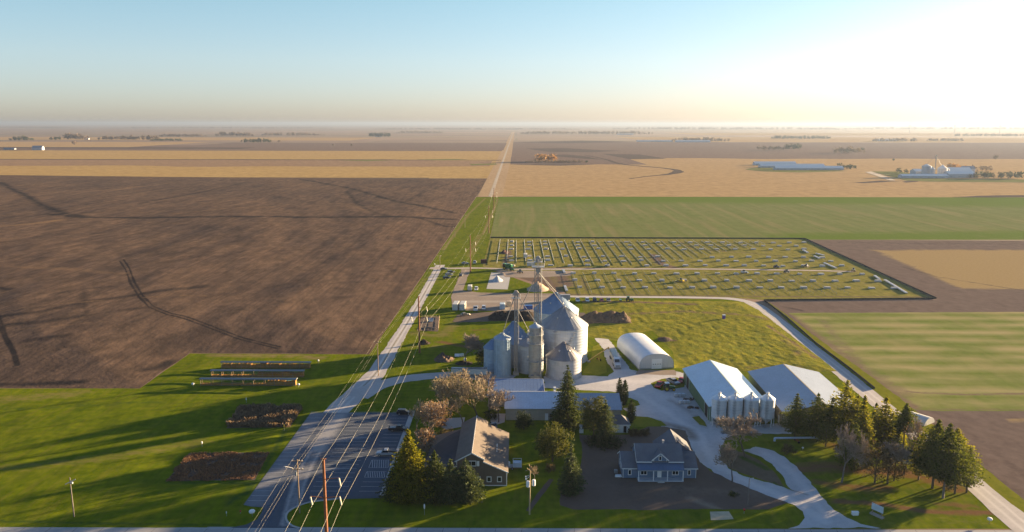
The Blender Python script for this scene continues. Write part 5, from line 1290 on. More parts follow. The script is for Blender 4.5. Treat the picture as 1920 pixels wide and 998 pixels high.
# ------------------------------------------------------------------ far groves and lone far trees
def far_tree(L, cx, cy, h, r_, n):
    r = L.r
    for _ in range(n):
        v = Vector((r.gauss(0, 1), r.gauss(0, 1), r.gauss(0, 1))).normalized() * r.random() ** .4
        L.leaf(Vector((cx + v.x * r_, cy + v.y * r_, h * .56 + v.z * h * .45)), r_ * .7)
def grove(label, px0, px1, py, hp, mat, seed, depth=30, n=None, gap=.0):
    """a far wood that reads as one mass; px range along its foot, hp = its height in the photo"""
    a, c = G(px0, py), G(px1, py); W_ = (c - a).length; mpp = W_ / max(1, px1 - px0); h = hp * mpp * 1.05
    L = LF(seed); r = L.r; k = n or max(6, int(W_ / (h * .26)))
    for i in range(k):
        f = (i + r.random()) / k
        if r.random() < gap: continue
        hh = h * r.uniform(.6, 1.1) * (1 if .06 < f < .94 else .7)
        far_tree(L, a.x + (c.x - a.x) * f, a.y + r.uniform(0, depth), hh, hh * r.uniform(.36, .55), 46)
    o = L.build('distant_wood', mat, None); tag(o, label, 'wood', kind='stuff'); return o
M_FTD = leaf_mat('far_conifers', (.03, .042, .022), (.07, .08, .035), .15, .05)
M_FTB = leaf_mat('far_bare_wood', (.10, .075, .06), (.19, .14, .105), .2, .05)
M_FTO = leaf_mat('far_autumn_wood', (.22, .12, .05), (.40, .23, .09), .3, .05)
for k, (l, x0, x1, y, hp, m, gp) in enumerate((
    ('dark windbreak on the far left horizon fields', 18, 62, 264, 8, M_FTD, 0), ('bare windbreak beside the far left farmstead', 108, 164, 262, 11, M_FTB, .1), ('low dark hedge row left of the bare windbreak', 92, 108, 263, 6, M_FTD, 0), ('long bare wood with dark conifers in the left distance', 184, 300, 263, 9, M_FTB, .15), ('dark conifer row at the end of the left distance wood', 278, 340, 265, 5, M_FTD, .1),
    ('bare wood behind the dark conifer row', 296, 385, 257, 6, M_FTB, .2), ('far bare wood left of the middle distance', 402, 475, 256, 8, M_FTB, .1), ('dark flat topped windbreak in the left middle distance', 451, 508, 268, 8, M_FTD, 0), ('thin bare wood beyond the dark windbreak', 480, 600, 255, 6, M_FTB, .3),
    ('dark conifers round the small white farm left of the line', 688, 732, 257, 8, M_FTD, .1), ('thin far row of trees left of the pole line', 740, 830, 250, 4, M_FTB, .3), ('long pale wood right of the pole line', 975, 1220, 252, 6, M_FTB, .15), ('tall bare trees behind the far white barns', 1260, 1365, 266, 8, M_FTB, .25), ('golden orange thicket by the creek', 1003, 1045, 304, 13, M_FTO, .05), ('reddish bushes round the golden thicket', 985, 1100, 306, 5, M_FTB, .1),
    ('dark square windbreak above the long white barns', 1470, 1505, 282, 13, M_FTD, 0), ('bare brush left of the dark square windbreak', 1422, 1470, 282, 9, M_FTB, .3), ('bare grey wood right of the long white barns', 1564, 1620, 288, 12, M_FTB, .05), ('flat dark wood near the right horizon', 1448, 1555, 261, 6, M_FTD, .05), ('dark hedge at the right end of the long white barns', 1582, 1611, 319, 10, M_FTD, 0), ('low windbreak to the right of the white grain farm', 1832, 1930, 336, 12, M_FTD, 0),
    ('orange trees behind the white grain farm', 1788, 1818, 318, 10, M_FTO, .1), ('bare trees beyond the right end of the white grain farm', 1830, 1866, 322, 10, M_FTB, .2), ('wood by the small far farm below the right horizon', 1640, 1720, 266, 7, M_FTB, .2), ('row of far trees at the right edge', 1740, 1810, 265, 5, M_FTB, .2), ('far trees above the row on the right', 1790, 1930, 256, 5, M_FTB, .25), ('small dark trees left of the white grain farm', 1692, 1712, 326, 9, M_FTD, .0),
    ('hazy wood along the far left horizon', -40, 160, 240, 3, M_FTB, .3), ('hazy wood along the middle left horizon', 220, 640, 241, 3, M_FTB, .45), ('hazy wood along the centre horizon', 700, 1080, 243, 3, M_FTB, .4), ('hazy wood along the right horizon', 1150, 1560, 243, 4, M_FTB, .4), ('hazy wood below the wind turbines', 1600, 1960, 243, 4, M_FTB, .3))):
    grove(l, x0, x1, y, hp, m, 200 + k, depth=40 if y > 255 else 200, gap=gp)
for k, (l, px, py, hp, m) in enumerate((('lone round bare tree on the far left stubble field', 139, 272, 7, M_FTB), ('small lone tree by the far field edge left of centre', 625, 274, 4, M_FTB), ('second small lone tree along the far field edge', 659, 274, 4, M_FTB), ('tiny tree beside the dark windbreak in the left distance', 523, 268, 5, M_FTB), ('lone dark bush on the far right stubble', 1675, 302, 4, M_FTD), ('small brown tree near the right edge of the far fields', 1867, 300, 8, M_FTB), ('dark shrub at the creek bend', 1100, 306, 5, M_FTD), ('slim dark tree right of the far bare wood', 1617, 283, 6, M_FTD))):
    a = G(px, py); h = hp * a.length / F_PX
    t = thing('far_tree', l, 'tree', a); L = LF(300 + k); far_tree(L, 0, 0, h, h * .5, 90)
    b = MB(); b.tube((0, 0, 0), (0, 0, h * .6), h * .04, h * .02, n=5); b.build('trunk', M_BARK, t); L.build('crown', m, t)
# ------------------------------------------------------------------ vehicles
def paint(name, c): return plain(name, c, .25, .15, var=.05, spec=.6)
P_BLACK = paint('black_paint', (.018, .019, .022)); P_WHITE = paint('white_car_paint', (.62, .63, .64)); P_SILV = paint('silver_paint', (.36, .37, .39)); P_RED = paint('red_paint', (.42, .025, .02)); P_GREY = paint('grey_paint', (.13, .135, .14))
P_GREEN = paint('green_paint', (.02, .13, .035)); P_YEL = paint('yellow_paint', (.62, .42, .03)); P_BLUE = paint('blue_paint', (.03, .11, .38)); P_TAN = paint('tan_paint', (.36, .29, .2)); P_NAVY = paint('navy_paint', (.03, .045, .08))
M_HUB = plain('wheel_hub', (.35, .35, .36), .35, .6); M_LAMP = plain('lamp_glass', (.7, .7, .68), .15, spec=.7); M_TAIL = plain('tail_lamp_glass', (.35, .01, .01), .2, spec=.6)
def pillow(b, prof, w, inset=.1, k=.95):
    cx = sum(p[0] for p in prof) / len(prof); cz = sum(p[1] for p in prof) / len(prof); n = len(prof); vs_ = []
    for y, s in ((-w / 2, k), (-w / 2 + inset, 1), (w / 2 - inset, 1), (w / 2, k)): vs_ += [(cx + (x - cx) * s, y, cz + (z - cz) * s) for x, z in prof]
    fs_ = [(q * n + i, q * n + (i + 1) % n, (q + 1) * n + (i + 1) % n, (q + 1) * n + i) for q in range(3) for i in range(n)] + [tuple(range(n - 1, -1, -1)), tuple(range(3 * n, 4 * n))]
    b.add(vs_, fs_)
def wheel(parent, x, y, r, w, hub=M_HUB):
    b = MB(); s = 1 if y > 0 else -1
    b.tube((x, y - s * w / 2, r), (x, y + s * w / 2, r), r, n=16); b.cur = 1; b.tube((x, y + s * (w / 2 + .002), r), (x, y + s * (w / 2 + .03), r), r * .58, r * .5, n=12)
    return b.build('wheel', [M_BLACK, hub], parent)
def car(name, label, cat, loc, rz, pm, kind='suv', group=None, lights=True):
    t = thing(name, label, cat, loc, rz, group)
    if kind == 'suv': L_, W_, body, cab, top = 4.9, 1.95, [(-2.35, .4), (2.3, .38), (2.42, .62), (2.36, .9), (1.15, 1.06), (-2.4, 1.1), (-2.45, .7)], [(1.15, 1.05), (.5, 1.66), (-2.0, 1.72), (-2.36, 1.08)], [(.45, 1.655), (.3, 1.74), (-1.9, 1.8), (-2.02, 1.71)]
    elif kind == 'car': L_, W_, body, cab, top = 4.6, 1.82, [(-2.2, .35), (2.2, .33), (2.3, .55), (2.2, .75), (1.0, .92), (-2.2, .95), (-2.3, .6)], [(1.0, .91), (.3, 1.38), (-1.2, 1.42), (-1.95, .95)], [(.25, 1.375), (.1, 1.45), (-1.1, 1.48), (-1.22, 1.41)]
    elif kind == 'van': L_, W_, body, cab, top = 5.6, 2.0, [(-2.8, .45), (2.6, .42), (2.8, .7), (2.5, 1.2), (-2.8, 1.3)], [(2.45, 1.18), (1.75, 2.0), (-2.7, 2.1), (-2.8, 1.28)], [(1.7, 1.98), (1.5, 2.2), (-2.65, 2.3), (-2.72, 2.08)]
    else: L_, W_, body, cab, top = 5.8, 2.0, [(-2.9, .5), (2.75, .45), (2.9, .75), (2.82, 1.05), (1.4, 1.18), (-.55, 1.22), (-.55, .85), (-2.9, .85)], [(1.4, 1.17), (.8, 1.82), (-.45, 1.86), (-.6, 1.2)], [(.75, 1.81), (.65, 1.9), (-.4, 1.93), (-.47, 1.85)]
    b = MB(); pillow(b, body, W_); b.build('body', pm, t)
    b = MB(); pillow(b, cab, W_ * .9, .12, .94); b.build('window_glass', M_GLASS, t)
    b = MB(); pillow(b, top, W_ * .86, .1, .94); b.build('roof', pm, t)
    xs = (1.5, -1.5) if kind != 'pickup' else (1.85, -1.75)
    for x in xs:
        for s in (-1, 1): wheel(t, x, s * (W_ / 2 - .1), .37 if kind != 'car' else .33, .24)
    if kind == 'pickup':
        b = MB()
        for s in (-1, 1): b.box(-2.9, -.56, s * (W_ / 2 - .05) - .06, s * (W_ / 2 - .05) + .06, .852, 1.22)
        b.box(-2.96, -2.88, -W_ / 2 + .05, W_ / 2 - .05, .7, 1.2); b.build('bed_side', pm, t)
        b = MB(); b.box(-2.86, -.6, -W_ / 2 + .12, W_ / 2 - .12, .853, .88); b.build('bed_floor', M_BLACK, t)
    if lights:
        fx = body[2][0] - .06
        for s in (-1, 1):
            b = MB(); b.cbox(fx, s * (W_ / 2 - .3), body[2][1] + .05, .12, .36, .16); b.build('headlight', M_LAMP, t)
            b = MB(); b.cbox(body[0][0] - .06, s * (W_ / 2 - .14), .85 if kind != 'car' else .65, .1, .16, .25); b.build('tail_light', M_TAIL, t)
        b = MB(); b.box(fx - .05, fx + .16, -W_ / 2 + .1, W_ / 2 - .1, .38, .52); b.build('bumper', M_STEEL, t)
    return t
pi = math.pi
car('parked_car', 'black four wheel drive car parked nearest the top edge of the car park', 'car', at(758, 777), 0, P_BLACK, 'suv', 'vehicles in the car park')
t = car('pickup_truck', 'black pickup truck parked in the car park below the black car', 'pickup', at(747, 808), 0, P_BLACK, 'pickup', 'vehicles in the car park')
b = MB(); pillow(b, [(-2.7, 1.0), (-.7, 1.0), (-.75, 1.3), (-2.6, 1.28)], 1.7); b.build('bed_cover', P_GREY, t)
car('pickup_truck', 'silver white pickup truck parked in the car park beside the hatched bays', 'pickup', at(725, 854), pi, P_SILV, 'pickup', 'vehicles in the car park')
row = [('pickup_truck', 'white pickup at the left end of the row along the site road', 1083, P_WHITE, 'pickup'), ('parked_car', 'white car second in the row along the site road', 1101, P_WHITE, 'suv'), ('parked_car', 'black car in the middle of the row along the site road', 1115, P_BLACK, 'suv'), ('parked_car', 'red car in the row along the site road', 1128, P_RED, 'car'), ('parked_car', 'dark tan car at the right end of the row along the site road', 1141, P_TAN, 'suv')]
for n_, l_, px, pm, kd in row: car(n_, l_, 'pickup' if kd == 'pickup' else 'car', at(px, 565), -pi / 2, pm, kd, 'cars parked along the site road', lights=False)
car('parked_car', 'dark blue car on the grass beside the lane end, nearer of two', 'car', at(838, 523), .5, P_NAVY, 'suv', lights=False); car('parked_car', 'silver car on the grass beside the lane end, its rear lit yellow', 'car', at(842, 517), .5, P_SILV, 'suv', lights=False)
car('parked_car', 'third dark car tucked behind the two on the lane end grass', 'car', at(846, 512), .5, P_GREY, 'suv', lights=False)
car('parked_car', 'dark car driving on the gravel strip towards the site', 'car', at(864, 518), pi / 2, P_NAVY, 'car', lights=False); car('parked_car', 'small dark blue car on the site track crossing', 'car', at(832, 506), 0, P_NAVY, 'car', lights=False)
car('parked_car', 'small silver car on the meadow beyond the site track', 'car', at(872, 495), .3, P_SILV, 'car', lights=False)
car('pickup_truck', 'white pickup on the grass beyond the site track', 'pickup', at(890, 494), pi / 2, P_WHITE, 'pickup', lights=False)
car('parked_car', 'white car beside the white box trailer on the grass', 'car', at(893, 544), -pi / 2, P_WHITE, 'suv', lights=False); car('parked_car', 'white car in the gravel yard next to the flatbed truck', 'car', at(907, 580), -pi / 2, P_WHITE, 'suv', lights=False)
car('pickup_truck', 'red pickup by the lawn strip left of the green shed', 'pickup', at(1237, 725), -pi / 2 - .5, P_RED, 'pickup', lights=False); car('parked_car', 'red car close to the green shed corner', 'car', at(1277, 716), -pi / 2 - .4, P_RED, 'car', lights=False)
car('pickup_truck', 'grey white pickup between the red pickup and the red car', 'pickup', at(1262, 719), -pi / 2 + .5, P_SILV, 'pickup', lights=False)

def semi():
    p, q = G(1157, 690), G(1139, 650); d = p - q; rz = math.atan2(d.y, d.x)
    t = thing('grain_truck', 'white lorry with long grey grain trailer parked beside the hoop barn', 'lorry', p, rz)
    b = MB(); pillow(b, [(-2.6, .9), (-2.6, 3.6), (-2.3, 3.75), (-.6, 3.4), (-.1, 2.2), (1.5, 2.0), (1.75, 1.7), (1.75, .6), (-.4, .6)], 2.4, .15); b.build('cab', P_WHITE, t)
    b = MB(); b.slab((-.05, -1.0, 2.25), (-.05, 1.0, 2.25), (-.52, .95, 3.3), (-.52, -.95, 3.3), .04)
    for s in (-1, 1): b.box(-1.5, -.65, s * 1.195 - .012, s * 1.195 + .012, 2.2, 3.0)
    for v in range(len(b.v)): b.v[v] = (b.v[v][0] + .06, b.v[v][1], b.v[v][2] + .04)
    b.build('window_glass', M_GLASS, t)
    b = MB(); b.box(1.76, 1.82, -.8, .8, .9, 1.7); b.build('grille', M_STEEL, t)
    b = MB(); b.box(1.76, 2.0, -1.2, 1.2, .45, .8); b.build('bumper', M_STEEL, t)
    for s in (-1, 1): b = MB(); b.tube((-2.75, s * .9, .9), (-2.75, s * .9, 4.0), .09); b.build('exhaust_pipe', M_GALV, t)
    b = MB(); b.box(-13.8, 1.2, -.45, .45, .75, .95); b.build('chassis', M_BLACK, t)
    b = MB(); b.prism_x([(-1.25, 1.9), (-1.25, 3.3), (1.25, 3.3), (1.25, 1.9), (.6, 1.1), (-.6, 1.1)], -14, -3.1); b.build('trailer', ribbed('trailer_panels', (.45, .45, .44), 'x', .6, .4, .2, .02), t)
    b = MB(); b.prism_x([(-1.28, 3.3), (-.8, 3.5), (.8, 3.5), (1.28, 3.3)], -14.05, -3.05); b.build('tarpaulin', P_GREY, t)
    for x in (1.0, -2.6, -3.8, -12, -13.2):
        for s in (-1, 1): wheel(t, x, s * 1.05, .5, .35)
    for s in (-1, 1): b = MB(); b.cbox(1.78, s * .95, 1.0, .08, .35, .25); b.build('headlight', M_LAMP, t)
semi()
def trailer():
    t = thing('grain_trailer', 'long white grain trailer parked on the lane left of the ribbed bin', 'trailer', at(880, 708), 0)
    b = MB(); b.prism_x([(-1.25, 1.7), (-1.25, 3.6), (1.25, 3.6), (1.25, 1.7), (.7, 1.1), (-.7, 1.1)], -6.6, 6.6); b.build('hopper_body', ribbed('white_trailer_panels', (.55, .58, .60), 'x', .55, .4, .15, .02), t)
    b = MB(); b.prism_x([(-1.28, 3.6), (-.7, 3.8), (.7, 3.8), (1.28, 3.6)], -6.65, 6.65); b.build('tarpaulin', P_GREY, t)
    b = MB(); b.box(-6.5, 6.5, -.45, .45, .85, 1.08); b.build('chassis', M_BLACK, t)
    for x in (-5.6, -4.4):
        for s in (-1, 1): wheel(t, x, s * 1.0, .5, .35)
    b = MB(); b.cbox(4.6, 0, 0, .3, 1.4, .9); b.build('landing_leg', M_STEEL, t)
trailer()
def tractor(label, loc, rz, pm, hub, roofm):
    t = thing('tractor', label, 'tractor', loc, rz)
    b = MB(); pillow(b, [(.1, .8), (.1, 1.75), (1.7, 1.65), (2.2, 1.4), (2.25, .8)], .85, .1); b.build('bonnet', pm, t)
    b = MB(); pillow(b, [(-1.2, 1.1), (-1.3, 2.6), (-.1, 2.7), (.15, 1.3)], 1.4, .1); b.build('window_glass', M_GLASS, t)
    b = MB(); pillow(b, [(-1.5, 2.68), (-1.4, 2.85), (.0, 2.9), (.2, 2.74)], 1.7, .1); b.build('roof', roofm, t)
    b = MB(); b.box(-1.5, 2.0, -.4, .4, .55, .8); b.build('chassis', M_BLACK, t)
    for s in (-1, 1):
        wheel(t, -.9, s * 1.05, .9, .5, hub); wheel(t, 1.6, s * .95, .55, .35, hub)
        b = MB(); pillow(b, [(-1.8, 1.7), (-1.4, 1.95), (-.5, 1.95), (-.1, 1.6), (-.5, 1.8), (-1.4, 1.8)], .4, .05)
        for i in range(len(b.v)): b.v[i] = (b.v[i][0], b.v[i][1] + s * .95, b.v[i][2])
        b.build('mudguard', pm, t)
    b = MB(); b.tube((1.1, .3, 1.65), (1.1, .3, 2.5), .05); b.build('exhaust_pipe', M_BLACK, t)
tractor('green tractor with yellow wheels and white roof by the gravel yard', at(1254, 732), 0, P_GREEN, P_YEL, P_WHITE)
tractor('dark green tractor at the end of the car row on the site road', at(1180, 566), 0, P_GREEN, P_YEL, P_GREEN)
def mower(label, loc, rz):
    t = thing('mowing_implement', label, 'implement', loc, rz)
    b = MB(); b.tube((-2.5, 0, .8), (1.5, 0, .8), .12); b.box(-2.6, -1.4, -1.5, 1.5, .5, 1.0); b.build('frame', P_GREEN, t)
    for s in (-1, 1): wheel(t, -2.0, s * 1.6, .4, .25, P_YEL)
mower('green and yellow towed implement next to the dark green tractor', at(1170, 565), 0)
def combine():
    t = thing('harvester', 'green harvester on the track at the site entrance', 'harvester', at(951, 505), pi * .9)
    b = MB(); pillow(b, [(-3.2, 1.0), (-3.4, 2.6), (-2.6, 3.6), (1.2, 3.6), (1.4, 1.0)], 2.8, .2); b.build('body', P_GREEN, t)
    b = MB(); pillow(b, [(1.42, 1.3), (1.42, 3.6), (2.7, 3.4), (2.9, 1.5)], 2.0, .15); b.build('window_glass', M_GLASS, t)
    b = MB(); pillow(b, [(1.3, 3.62), (1.3, 3.85), (2.9, 3.75), (2.9, 3.5)], 2.2, .1); b.build('roof', P_GREEN, t)
    for s in (-1, 1): wheel(t, 1.4, s * 1.6, .95, .6, P_YEL); wheel(t, -2.6, s * 1.3, .6, .4, P_YEL)
    b = MB(); b.tube((-.5, 1.2, 3.5), (-4.6, 1.6, 3.9), .2, n=8); b.build('unloading_auger', P_GREEN, t)
combine()
# trailers, containers and boxes of the gravel yard
def box_unit(name, label, cat, loc, rz, l, w, h, z0, pm, wheels=False, roof=None):
    t = thing(name, label, cat, loc, rz)
    b = MB(); b.box(-l / 2, l / 2, -w / 2, w / 2, z0, z0 + h)
    for s in (-1, 1):
        for k in range(int(l / .6) + 1): x = -l / 2 + .08 + k * (l - .16) / int(l / .6); b.box(x - .05, x + .05, s * w / 2, s * (w / 2 + .05), z0 + .1, z0 + h - .1) if s > 0 else b.box(x - .05, x + .05, s * (w / 2 + .05), s * w / 2, z0 + .1, z0 + h - .1)
    b.build('box_body', pm, t)
    b = MB(); b.prism_x([(-w / 2 - .04, z0 + h + .003), (w / 2 + .04, z0 + h + .003), (w / 2 - .15, z0 + h + .12), (-w / 2 + .15, z0 + h + .12)], -l / 2 - .04, l / 2 + .04); b.build('roof', roof or pm, t)
    b = MB(); 
    for s in (-1, 1): b.box(l / 2 + .002, l / 2 + .06, s * w / 4 - w / 4 + .05, s * w / 4 + w / 4 - .05, z0 + .1, z0 + h - .1)
    b.build('door', pm, t)
    if wheels:
        for s in (-1, 1): wheel(t, -.3, s * (w / 2 - .02), .38, .25)
        b = MB(); b.tube((l / 2, 0, z0), (l / 2 + 1.3, 0, .5), .06); b.build('drawbar', M_BLACK, t)
    else:
        b = MB(); b.box(-l / 2 + .1, l / 2 - .1, -w / 2 + .1, w / 2 - .1, 0, z0 - .003); b.build('skid', M_STEEL, t)
    return t
W1 = plain('white_container', (.52, .51, .47), .55, var=.1)
box_unit('container', 'white storage container, left of the pair at the yard end', 'container', at(855, 579), pi / 2 - .05, 8, 2.6, 2.9, .2, W1); box_unit('container', 'white storage container with lit edge, right of the pair at the yard end', 'container', at(868, 579), pi / 2 - .05, 8, 2.6, 2.9, .2, W1)
box_unit('box_trailer', 'white box trailer standing on the grass beside the white car', 'trailer', at(881, 545), pi / 2, 5, 2.3, 2.3, .6, W1, True)
box_unit('site_hut', 'light blue white site hut in the gravel yard', 'hut', at(942, 579), pi / 2, 4.2, 2.6, 2.5, .2, plain('pale_blue_hut', (.42, .52, .58), .6)); box_unit('site_hut', 'small tan site hut right of the light blue one', 'hut', at(954, 574), pi / 2, 3, 2.2, 2.4, .2, plain('tan_hut', (.42, .33, .24), .6))
box_unit('skip_container', 'bright blue skip in the gravel yard by the elevator tower', 'skip', at(990, 580), .1, 4.4, 2.3, 1.8, .2, P_BLUE); box_unit('skip_container', 'dark rust red skip on the grass beyond the site track', 'skip', at(907, 494), .1, 4.0, 2.4, 2.4, .2, plain('rust_red', (.07, .025, .02), .8))
box_unit('site_hut', 'white grey cabin behind the back grain bin at the track corner', 'hut', at(1058, 562), .05, 6, 2.6, 2.4, .3, plain('grey_hut', (.34, .33, .33), .6))
box_unit('box_trailer', 'white trailer at the site track next to the harvester', 'trailer', at(995, 500), 0, 5, 2.3, 2.3, .6, W1, True); box_unit('box_trailer', 'white trailer on the meadow behind the elevator head', 'trailer', at(985, 484), pi / 2, 6, 2.3, 2.4, .6, W1, True)
def flatbed():
    t = thing('flatbed_truck', 'flatbed truck with white cab in the gravel yard', 'truck', at(892, 582), -pi / 2)
    b = MB(); pillow(b, [(.6, .6), (.6, 2.5), (1.7, 2.5), (2.3, 1.6), (3.4, 1.5), (3.5, .6)], 2.2, .12); b.build('cab', P_WHITE, t)
    b = MB(); b.slab((2.36, -.9, 1.72), (2.36, .9, 1.72), (1.82, .85, 2.42), (1.82, -.85, 2.42), .04); b.build('window_glass', M_GLASS, t)
    b = MB(); b.box(-5.2, .5, -1.2, 1.2, 1.0, 1.2); b.box(.3, .45, -1.2, 1.2, 1.203, 2.2); b.build('flatbed', P_GREY, t)
    b = MB(); b.box(-5, 3.2, -.4, .4, .6, .98); b.build('chassis', M_BLACK, t)
    for x in (2.6, -3.4, -4.4):
        for s in (-1, 1): wheel(t, x, s * .95, .48, .3)
flatbed()
car('utility_cart', 'small pale utility cart on the soil below the containers', 'cart', at(872, 592), .4, P_TAN, 'car', lights=False)
def tote_trailer():
    t = thing('equipment_trailer', 'trailer with pale blue tank and white bin beside the brown house', 'trailer', at(962, 878), 0)
    b = MB(); b.box(-2.6, 2.4, -1.1, 1.1, .55, .72); b.build('deck', M_STEEL, t)
    b = MB(); b.box(.0, 2.3, -.95, .95, .723, 1.9); b.build('tank', plain('pale_blue_tank', (.42, .55, .68), .5), t)
    b = MB(); b.path([(.0, -1.0, 2.4), (2.3, -1.0, 2.4), (2.3, 1.0, 2.4), (0, 1, 2.4), (0, -1, 2.4)], .05, 4)
    for x in (0, 2.3):
        for y in (-1, 1): b.tube((x, y, .72), (x, y, 2.4), .05, n=4)
    b.build('rail', M_WHITE, t)
    b = MB(); b.tube((-1.4, 0, .72), (-1.4, 0, 1.75), .62, n=14); b.tube((-1.4, 0, 1.75), (-1.4, 0, 1.95), .62, .25, n=14); b.build('drum', M_WHITE, t)
    for s in (-1, 1): wheel(t, -.2, s * 1.15, .35, .22)
tote_trailer()
car('parked_car', 'dark car behind the brown house at the patio edge', 'car', at(925, 800), pi / 2 + .2, P_GREY, 'car', lights=False)
def auger(name, label, p0, p1, z0, z1, pm, r=.22, wheels=.5):
    a, c = V(*p0, z0), V(*p1, z1); t = thing(name, label, 'grain auger', (a.x, a.y, 0)); o = V(a.x, a.y, 0)
    b = MB(); b.tube(a - o, c - o, r, n=10); b.build('tube', pm, t)
    m = (a + c) / 2 - o; d = (c - a).normalized(); s = V(-d.y, d.x, 0)
    b = MB()
    for k in (-1, 1): b.tube(m, V(m.x, m.y, .35) + s * 1.1 * k, .06, n=4)
    b.tube(V(m.x, m.y, .35) - s * 1.1, V(m.x, m.y, .35) + s * 1.1, .06, n=4); b.build('undercarriage', P_RED, t)
    for k in (-1, 1):
        q = V(m.x, m.y, .35) + s * 1.15 * k; b = MB(); b.tube(q - s * .1, q + s * .1, .35, n=12); b.build('wheel', M_BLACK, t)
    b = MB(); b.tube(c - o, c - o + V(0, 0, -.9), r * 1.1, n=8); b.build('spout', pm, t)
    b = MB(); b.cbox(0, 0, 0.02, 1.1, 1.1, .6); b.build('intake_hopper', M_STEEL, t)
auger('grain_auger', 'yellow orange grain auger reaching from the big bin to the lorry trailer', at(1104, 679), at(1141, 672), .6, 4.6, plain('yellow_auger', (.52, .33, .08), .6))
auger('grain_auger', 'long pale blue auger on red frame lying in front of the pines', at(1536, 826), at(1452, 832), .9, 1.7, plain('pale_blue_auger', (.42, .50, .62), .5), .3)

# stacked white tanks in cages
tk = None
for k, (px, py) in enumerate(((1267, 744), (1274, 744), (1281, 744), (1276, 757), (1283, 757), (1290, 757))):
    l = ('farthest left caged white tank beside the green shed', 'middle caged white tank of the far group by the green shed', 'right caged white tank of the far group by the green shed', 'left caged white tank of the near group by the green shed', 'middle caged white tank of the near group by the green shed', 'caged white tank nearest the green shed\'s open door')[k]
    if tk is None:
        tk = thing('caged_tank', l, 'tank', at(px, py), .1, 'white caged tanks by the green shed')
        b = MB(); b.box(-.48, .48, -.55, .55, .16, 1.1); b.tube((0, 0, 1.1), (0, 0, 1.18), .16, n=10); b.build('tank', plain('white_tank', (.68, .70, .72), .5), tk)
        b = MB()
        for z in (.2, .55, .9, 1.12): b.path([(-.52, -.6, z), (.52, -.6, z), (.52, .6, z), (-.52, .6, z), (-.52, -.6, z)], .03, 4)
        for x in (-.52, 0, .52):
            for y in (-.6, .6): b.tube((x, y, .15), (x, y, 1.12), .03, n=4)
        b.build('cage', M_GALV, tk); b = MB()
        for y in (-.5, 0, .5): b.box(-.55, .55, y - .08, y + .08, 0, .1)
        b.box(-.55, .55, -.6, .6, .1, .15); b.build('pallet', M_WOODP, tk)
    else: dup(tk, V(*at(px, py), 0), .1 + .05 * k, l)
for k, (px, py, l) in enumerate(((1300, 766, 'brown heap of scrap beside the green shed wall'), (1292, 750, 'small dark heap of scrap between the caged tanks and shed'))):
    b = MB(); r = random.Random(k)
    for i in range(14): b.cbox(r.uniform(-1.6, 1.6), r.uniform(-.7, .7), 0, r.uniform(.3, 1.1), r.uniform(.2, .7), r.uniform(.2, .7))
    o = b.build('scrap_heap', plain('brown_scrap', (.11, .075, .055), .9), None, V(*at(px, py), 0), fix=False); tag(o, l, 'heap')

# ------------------------------------------------------------------ heaps and mounds
def mound(name, label, cat, pxs, depth, h, mat, seed, peak=1, rough=.25):
    a, c = G(pxs[0], pxs[2]), G(pxs[1], pxs[2]); W_ = (c - a).length; m = (a + c) / 2 + V(0, depth / 2, 0)
    nx, ny = max(16, int(W_ / 1.2)), max(10, int(depth / 1.0)); vs_, fs_ = [], []
    for j in range(ny + 1):
        for i in range(nx + 1):
            u, v = i / nx * 2 - 1, j / ny * 2 - 1
            if peak == 1: q = max(0, 1 - math.hypot(u, v))
            else: q = max(0, 1 - abs(v)) ** .7 * min(1, (1 - abs(u)) * 3.5) 
            z = h * q * (1 + rough * 1.6 * mnoise.noise((u * W_ * .25, v * depth * .3, seed))) + rough * h * .5 * q ** .5 * mnoise.noise((u * W_ * .9, v * depth * .9, seed + 4))
            vs_.append((u * W_ / 2 * (1 + .1 * mnoise.noise((v * 3, seed, 1))), v * depth / 2, max(-.02, z - .02)))
    for j in range(ny):
        for i in range(nx): k = j * (nx + 1) + i; fs_.append((k, k + 1, k + nx + 2, k + nx + 1))
    b = MB(); b.add(vs_, fs_); o = b.build(name, mat, None, m, smooth=False); return tag(o, label, cat)
M_EARTHP = soil_mat('earth_heap', (.07, .052, .042), (.11, .08, .06), (.17, .125, .09), big=6, mid=2, fine=.5, bump=.1)
M_EARTHD = soil_mat('dark_earth_heap', (.03, .025, .022), (.045, .036, .03), (.07, .055, .042), big=6, mid=2, fine=.5, bump=.1)
M_GRAVP = soil_mat('gravel_heap', (.34, .35, .37), (.42, .42, .43), (.48, .47, .46), big=6, mid=2, fine=.5, bump=.05); M_SANDP = soil_mat('sand_heap', (.34, .26, .19), (.42, .32, .23), (.48, .37, .27), big=6, mid=2, fine=.5, bump=.05)
mound('gravel_heap', 'blue grey cone heap of gravel on the concrete pad', 'gravel heap', (921, 943, 530), 11, 3.4, M_GRAVP, 1, rough=.06)
mound('sand_heap', 'tan heap of sand behind the elevator tower', 'sand heap', (988, 1030, 548), 16, 4.6, M_SANDP, 2, rough=.12); mound('sand_heap', 'low flat tan heap at the far edge of the concrete pad', 'sand heap', (931, 952, 517), 8, 1.1, M_SANDP, 3, rough=.3)
mound('earth_bank', 'long mottled earth bank right of the back grain bin', 'earth bank', (1090, 1188, 608), 14, 4.2, M_EARTHP, 4, 2, .3); mound('earth_bank', 'long dark earth bank left of the elevator below the gravel yard', 'earth bank', (915, 1008, 602), 12, 3.4, M_EARTHD, 5, 2, .2)
mound('earth_heap', 'dark earth heap on the lawn at the foot of the tall power pole', 'earth heap', (781, 806, 647), 5, 2.0, M_EARTHD, 6, 1, .4); mound('brush_heap', 'brown grey brush heap on the lawn left of the bare round tree', 'brush heap', (812, 850, 680), 9, 2.6, M_EARTHP, 7, 1, .6)
